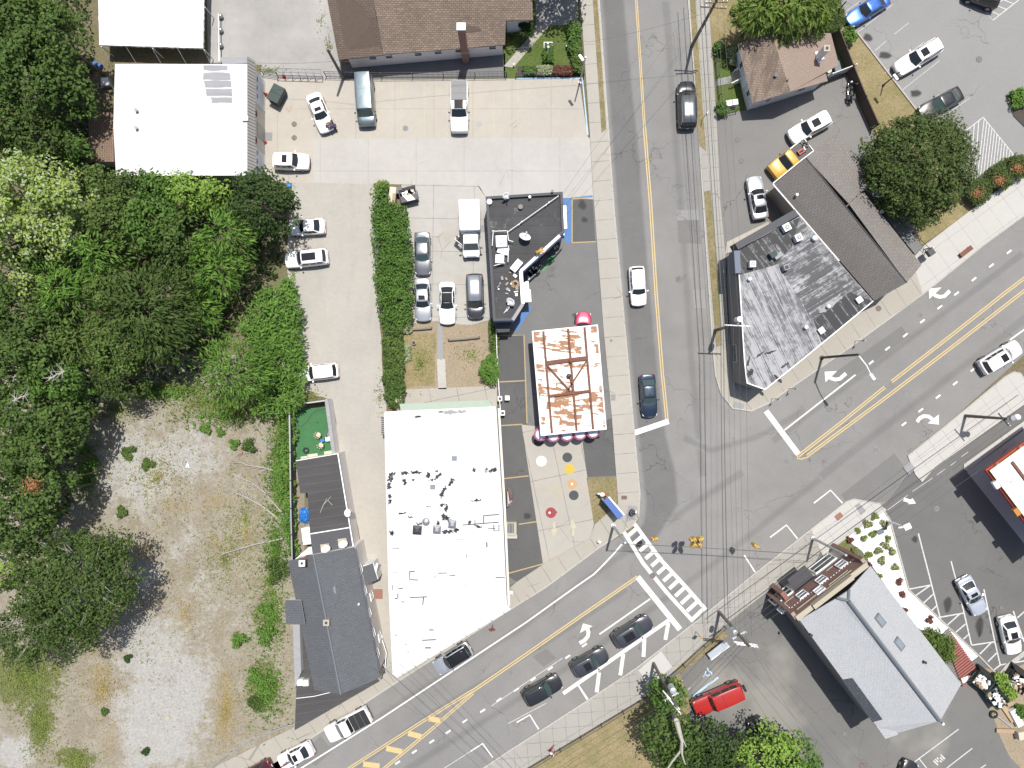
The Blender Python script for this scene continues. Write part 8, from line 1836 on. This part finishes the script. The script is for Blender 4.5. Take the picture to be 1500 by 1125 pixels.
t = thing('waste_cart', 'small black bin between the pale cabinet and black dumpster', 'bin', W(585,280)); c = W(584.5,279,1.); q = MB(); q.box((c.x, c.y, .5),(.6,.65,1.), 'plastic_black'); q.build('bin_body', t, bevel=.04); MB().box((c.x, c.y, 1.03),(.66,.7,.06), 'metal_dark').build('lid', t)
dumpster(1441,1000, R(-38), 'green_dark', 'dark green dumpster nearest the red deck at the lower right', True, 'cardboard and white rubbish in the dumpster nearest the red deck', seed=7, l=2.1, w=1.6)
dumpster(1461,1023, R(-55), 'green_bin', 'green dumpster below the first one at the lower right', True, 'white bags in the lower green dumpster', seed=8, l=2.2, w=1.6)
dumpster(1492,1000, R(-35), 'plastic_black', 'black dumpster at the right edge beside the green shrub', True, 'bags and boxes in the black dumpster at the right edge', seed=9, l=2.3, w=1.9)
for k, (x, y, l, w, h, rz, m, lab) in enumerate(((1490,1052,2.0,.75,.5,-62, 'trim_white', 'long white bathtub shaped board among the rubbish at the right edge'),(1477,1046,2.1,.5,.2,-55, 'wood_pale', 'pale plank leaning among the rubbish at the right edge'),(1474,1071,2.2,.45,.25,-2, 'cardboard', 'flat cardboard strip lying below the rubbish at the right edge'),(1481,1030,.9,.6,.4,20, 'cardboard', 'brown box on top of the rubbish beside the lower dumpster'),(1470,1056,2.6,.14,.12,-38, 'galvanised', 'long metal pipe lying across the rubbish at the right edge'),(1498,1078,.9,.9,.8,10, 'cream_plastic', 'cream appliance at the right edge below the rubbish'))):
    c = W(x, y, h); t = thing('rubbish_item', lab, 'rubbish', (c.x, c.y, .05), R(rz)); q = MB(); q.box((0,0, h / 2),(l, w, h), m)
    if k == 0: q.box((0,0, h),(l * .8, w * .6,.05), 'metal_white')
    q.build('item_body', t, local=True, bevel=.03)
t = thing('old_tyre', 'black tyre lying below the lower green dumpster', 'tyre', W(1457,1048)); c = W(1457,1047.5,.3)
def tyre(t, c, r, z, mat='rubber'):
    q = MB(); n_ = 20; m_ = 8; vs = [(c.x + (r + r * .32 * math.cos(2 * math.pi * j / m_)) * math.cos(2 * math.pi * i / n_), c.y + (r + r * .32 * math.cos(2 * math.pi * j / m_)) * math.sin(2 * math.pi * i / n_), z + r * .32 * math.sin(2 * math.pi * j / m_)) for i in range(n_) for j in range(m_)]
    q.mesh(vs, [[i * m_ + j, ((i + 1) % n_) * m_ + j, ((i + 1) % n_) * m_ + (j + 1) % m_, i * m_ + (j + 1) % m_] for i in range(n_) for j in range(m_)], mat); q.build('tyre_ring', t, smooth=True)
tyre(t, c, .36,.15)
t = thing('white_counter', 'white slab lying at the foot of the red plank deck', 'slab', W(1415,995)); c = W(1416,995,.4); MB().box((c.x, c.y, .35),(1.1,.55,.12), 'trim_white', R(22)).build('slab_top', t, bevel=.04); q = MB(); q.box((c.x, c.y, .15),(.9,.4,.28), 'metal_grey', R(22)); q.build('slab_base', t)
# ---- green patio of the annex
mb = MB(); up_face(mb, [Vector((p.x, p.y, .03)) for p in wpoly([(435,600),(484,595),(497,664),(434,676)])], 'turf_green'); tag(mb.build('artificial_turf'), kind='structure')
def chair_(x, y, rz, mat, label):
    c = W(x, y, .5); t = thing('patio_chair', label, 'chair', (c.x, c.y, .03), rz); q = MB(); q.ball((0,0,.42),(.3,.3,.06), mat); q.build('seat', t, local=True, smooth=True); q = MB()
    for k in range(7): a = math.pi * (.35 + k * .217); q.tube((math.cos(a) * .3, math.sin(a) * .3,.42),(math.cos(a) * .36, math.sin(a) * .36,.85),.05, mat)
    q.build('backrest', t, local=True); 
    for k in range(4): a = math.pi / 4 + k * math.pi / 2; MB().tube((math.cos(a) * .22, math.sin(a) * .22,.4),(math.cos(a) * .28, math.sin(a) * .28,0),.025, mat).build('leg', t, local=True)
chair_(466,637, R(60), 'cream_plastic', 'cream patio chair on the green turf, upper one'); chair_(470,652, R(120), 'cream_plastic', 'cream patio chair on the green turf, lower one'); chair_(482,636, R(-60), 'iron_grey', 'grey patio chair on the green turf')
t = thing('patio_table', 'small white table between the patio chairs', 'table', W(480,643)); c = W(480,643,.6); MB().box((c.x, c.y, .6),(.5,.5,.05), 'trim_white', .1).build('table_top', t); MB().tube((c.x, c.y, .03),(c.x, c.y, .58),.05, 'metal_white').build('leg', t)
t = thing('cool_box', 'blue cool box beside the white patio table', 'cool box', W(473,645)); c = W(473,645,.3); q = MB(); q.box((c.x, c.y, .22),(.45,.3,.36), 'fabric_blue', .2); q.build('box_body', t, bevel=.03); MB().box((c.x, c.y, .42),(.47,.32,.06), 'tarp_blue', .2).build('lid', t)
t = thing('old_tyre', 'black tyre lying on the green turf', 'tyre', W(448,660)); tyre(t, W(448,660,.2),.27,.14)
for x, y, l, rz, lab in ((482,663,1.1,10, 'cream bench at the lower edge of the green turf, right one'),(458,667.5,1.15,8, 'cream bench at the lower edge of the green turf, middle one'),(445.5,671,.75,8, 'cream bench at the lower edge of the green turf, left one'),(491,651,.6,80, 'pale box against the plank fence on the turf, lower one'),(490,639,.6,80, 'pale box against the plank fence on the turf, upper one')):
    c = W(x, y, .5); t = thing('patio_bench', lab, 'bench', (c.x, c.y, .03), R(rz)); MB().box((0,0,.46),(l, .42,.07), 'cream_plastic').build('seat', t, local=True, bevel=.02)
    for s in (-1,1): MB().box((s * (l / 2 - .08),0,.21),(.08,.36,.42), 'cream_plastic').build('leg', t, local=True)
t = thing('hose', 'thin dark hose curling over the green turf', 'hose', W(450,615)); q = MB(); q.path([W(*p, .06) for p in ((440,626),(450,618),(457,606),(466,601),(480,597))],.03, 'wire', 5); q.build('hose_line', t)
mb = MB(); g = np.random.default_rng(5); vs = []; n1, n2 = 14,10
for i in range(n1):
    for j in range(n2):
        u, v = i / (n1 - 1) * 2 - 1, j / (n2 - 1) * 2 - 1; k = math.sqrt(max(0,1 - .5 * v * v)) ; c = W(446.5 + u * 7.5 * k + g.uniform(-.8,.8),754 + v * 11.5 * math.sqrt(1 - .4 * u * u) + g.uniform(-.8,.8)); vs.append((c.x, c.y, .3 + .35 * (1 - u * u) * (1 - v * v) + g.uniform(-.1,.1)))
mb.mesh(vs, [[i * n2 + j, (i + 1) * n2 + j, (i + 1) * n2 + j + 1, i * n2 + j + 1] for i in range(n1 - 1) for j in range(n2 - 1)], 'tarp_blue'); o = mb.build('tarpaulin'); tag(o, 'crumpled bright blue tarpaulin between the black fence and tar roof', 'tarpaulin'); s_ = o.modifiers.new('t', 'SOLIDIFY'); s_.thickness = .03
# ---- odds and ends
t = thing('blue_barrel', 'blue plastic barrel lying under the trees left of the garage', 'barrel', W(142,95)); c = W(142.5,95,.4); q = MB(); q.tube((c.x - .4, c.y + .2,.32),(c.x + .4, c.y - .2,.32),.3, 'fabric_blue', n=16); q.build('drum', t)
t = thing('white_crate', 'white open crate in the shade left of the garage', 'crate', W(154,119)); c = W(153.5,119,.7); q = MB(); q.box((c.x, c.y, .35),(.95,.95,.7), 'roof_grey_patch', .08); q.build('crate_body', t); MB().box((c.x, c.y, .72),(.75,.75,.04), 'metal_white', .08).build('crate_top', t)
t = thing('metal_rack', 'thin wire rack beside the white crate left of the garage', 'rack', W(142,128)); q = MB()
for a, b in (((135,124),(150,121)),((136,131),(151,128)),((135,124),(136,131)),((150,121),(151,128)),((143,122),(144,130))): q.tube(W(*a, .8), W(*b, .8),.03, 'metal_grey'); q.tube(W(*a, .8), W(*a, .0),.025, 'metal_grey')
q.build('rack_frame', t)
t = thing('garden_arbor', 'white planter frame with an upright post on the brown house lawn', 'planter', W(803,75)); q = MB()
for a, b in (((797,62),(809,62)),((797,62),(797,88)),((809,62),(809.5,86)),((797,87),(809,86))): q.tube(W(*a, .25), W(*b, .25),.05, 'trim_white')
q.build('frame', t); q = MB(); c = W(801.5,84); q.tube(c, (c.x, c.y, 2.3),.06, 'trim_white'); q.ball((c.x, c.y, 2.35),.14, 'trim_white'); q.build('post', t); q = MB(); c = W(801.5,73); q.tube(c, (c.x, c.y, 1.4),.05, 'trim_white'); q.ball((c.x, c.y, 1.45),.13, 'trim_white'); q.build('bird_house', t)
for x, y, lab in ((807,35, 'small white path light at the top of the garden path'),(785,42, 'small white path light beside the evergreen on the garden path'),(777.5,68, 'small white path light in the middle of the garden path'),(752.5,97, 'small white path light at the lower end of the garden path')):
    c = W(x, y); q = MB(); q.tube(c, (c.x, c.y, .4),.04, 'trim_white'); q.ball((c.x, c.y, .45),.11, 'trim_white'); tag(q.build('path_light'), lab, 'garden light')
t = thing('garden_ornament', 'tiny black and white ornament on the brown house lawn', 'ornament', W(829,73)); c = W(829.5,72); q = MB(); q.ball((c.x, c.y, .2),(.11,.12,.2), 'plastic_black'); q.ball((c.x, c.y + .12,.42),(.1,.1,.14), 'trim_white'); q.build('ornament_body', t)
t = thing('porch_table', 'round pale table in the back yard of the small house', 'table', W(1215,103)); c = W(1214.5,103,.7); MB().tube((c.x, c.y, .68),(c.x, c.y, .73),.3, 'cream_plastic', n=20).build('table_top', t); MB().tube((c.x, c.y, 0),(c.x, c.y, .7),.05, 'metal_grey').build('leg', t)
mb = MB(); up_face(mb, [Vector((p.x, p.y, .02)) for p in wpoly([(1200,84),(1226,76),(1242,102),(1212,116)])], 'turf_green'); tag(mb.build('yard_turf'), kind='structure')
t = thing('barbecue_grill', 'dark grey barbecue beside the board fence in the small yard', 'grill', W(1227,98)); c = W(1227,97.5,.9); q = MB(); q.box((c.x, c.y, .75),(.75,1.3,.35), 'cap_blue', R(15)); q.build('hood', t, bevel=.1); q = MB(); q.box((c.x, c.y, .3),(.65,1.1,.6), 'metal_dark', R(15)); q.build('cart', t)
t = thing('storage_bench', 'blue grey storage bench along the side fence of the small yard', 'bench', W(1222,110)); c = W(1221,110,.5); q = MB(); q.box((c.x, c.y, .3),(1.5,.5,.55), 'cap_blue', R(20)); q.build('bench_body', t, bevel=.03); MB().box((c.x, c.y, .6),(1.55,.55,.05), 'flash_grey', R(20)).build('lid', t)
t = thing('yard_bin', 'white bin on the lower corner of the small house lawn', 'bin', W(1068,152)); c = W(1068,151,.8); MB().box((c.x, c.y, .4),(.55,.55,.8), 'trim_white', .2).build('bin_body', t, bevel=.04); MB().box((c.x, c.y, .83),(.6,.6,.06), 'metal_grey', .2).build('lid', t)
t = thing('yard_bin', 'white bin against the wall at the lower corner of the small house lawn', 'bin', W(1077,150)); c = W(1077,149.5,.8); MB().box((c.x, c.y, .4),(.55,.55,.8), 'metal_white', .1).build('bin_body', t, bevel=.04); MB().box((c.x, c.y, .83),(.6,.6,.06), 'trim_white', .1).build('lid', t)
for x, y, rz, lab in ((389.5,139,10, 'small red cone beside the dark green dumpster'),(388.5,209,40, 'small red cone beside the garage door mat'),(416.5,113,0, 'small red cone at the lot gate')):
    c = W(x, y); t = thing('traffic_cone', lab, 'cone', c, R(rz)); q = MB(); q.tube((0,0,.03),(0,0,.7),.17, 'sign_orange', .03,12); q.build('cone_body', t, local=True); MB().box((0,0,.02),(.42,.42,.04), 'taillight').build('base', t, local=True)
t = thing('bird_bath', 'small white pot standing in the dry grass of the dirt yard', 'pot', W(606,502)); c = W(606,502,.4); q = MB(); q.tube((c.x, c.y, 0),(c.x, c.y, .4),.18, 'stone', .25,14); q.build('pot_body', t); MB().tube((c.x, c.y, .4),(c.x, c.y, .42),.2, 'soil_dark', n=14).build('pot_soil', t)
mb = MB(); up_face(mb, [Vector((p.x, p.y, .06)) for p in wpoly([(275,676),(278,685),(272,684)])], 'trim_white'); o = mb.build('litter'); tag(o, 'white triangular scrap on the grey sand of the vacant lot', 'litter'); s_ = o.modifiers.new('t', 'SOLIDIFY'); s_.thickness = .03
mb = MB(); up_face(mb, [Vector((p.x, p.y, .05)) for p in wpoly([(240,1052),(246,1048),(250,1051),(245,1056)])], 'stone'); o = mb.build('litter'); tag(o, 'pale flat board on the lower sand of the vacant lot', 'litter'); s_ = o.modifiers.new('t', 'SOLIDIFY'); s_.thickness = .03
mb = MB(); c = W(423,272,.1); mb.ball((c.x, c.y, .12),(.3,.25,.12), 'tarp_blue'); tag(mb.build('litter'), 'small bright blue bag at the top of the gravel lane', 'litter')
t = thing('wall_bench', 'white bench and rails along the lane wall of the slate house', 'bench', W(560,960)); q = MB(); q.path([W(*p, .9) for p in ((552,930),(556,948),(562,975))],.05, 'trim_white'); q.path([W(*p, .9) for p in ((560,938),(566,956),(564,978))],.05, 'trim_white')
for p in ((552,930),(556,948),(562,975),(560,938),(566,956)): q.tube(W(*p), W(*p, .92),.04, 'trim_white')
q.build('rail', t); q = MB(); c = W(557,938,.4); q.box((c.x, c.y, .3),(.5,1.2,.5), 'metal_white', R(-12)); q.build('seat', t)
ac_unit(743,583,0,.6, 'small white unit on the forecourt side of the back patio', 0, False, 'metal_white', .9)
t = thing('leaning_stuff', 'bundle of boards and red sign leaning on the wall beside the forecourt', 'boards', W(744,725)); q = MB(); c = W(745,725,1.)
for k in range(5): q.box((c.x + .05 + k * .07, c.y + (k - 2) * .25,.7),(.06,1.5 - k * .15,1.3),('stone', 'metal_white', 'car_red', 'wood_grey', 'metal_grey')[k], M4=Matrix.Rotation(.1 * k, 4, 'Z') @ Matrix.Rotation(-.25,4, 'Y'))
q.build('board_stack', t)
for k, (x, y, lab) in enumerate(((731,584, 'white barrel at the lower end of the white railing'),(735,605, 'white meter box on the forecourt wall of the white roofed building'))):
    c = W(x, y, 1.); q = MB(); q.box((c.x + .1, c.y, .6),(.5,.55,1.1), 'trim_white'); q.tube((c.x + .1, c.y, 1.15),(c.x + .1, c.y, 1.2),.18, 'metal_dark'); tag(q.build('meter_box', bevel=.03), lab, 'meter box')
# ================================================================== CAMERA AND LIGHT
cam = bpy.data.cameras.new('camera'); co = bpy.data.objects.new('camera', cam); C.objects.link(co)
co.location = (0,0, H); co.rotation_euler = (0,0,0)
cam.sensor_width = 36; cam.lens = 36 * H / (1500 / K); cam.clip_end = 2000; cam.clip_start = 1
S.camera = co
wd = bpy.data.worlds.new('World'); S.world = wd; wd.use_nodes = True
nt = wd.node_tree; sky = nt.nodes.new('ShaderNodeTexSky'); sky.sky_type = 'NISHITA'; sky.sun_disc = False
EL = R(71); DX, DY = .25,.968
sky.sun_elevation = EL; sky.sun_rotation = math.atan2(DX, DY)
sky.altitude = 50; sky.air_density = 1.; sky.dust_density = 2.5; sky.ozone_density = .6
nt.links.new(sky.outputs[0], nt.nodes['Background'].inputs[0]); nt.nodes['Background'].inputs[1].default_value = .09
sl = bpy.data.lights.new('sun', 'SUN'); so = bpy.data.objects.new('sun', sl); C.objects.link(so)
sl.energy = 4.4; sl.angle = R(.5); sl.color = (1,.965,.91)
d = -Vector((DX * math.cos(EL), DY * math.cos(EL), math.sin(EL)))
so.rotation_euler = d.to_track_quat('-Z', 'Y').to_euler(); so.location = (20,60,90)
S.view_settings.view_transform = 'Standard'; S.view_settings.look = 'None'; S.view_settings.exposure = .35; S.view_settings.gamma = 1
S.render.engine = 'CYCLES'; S.cycles.use_denoising = True; S.cycles.max_bounces = 6
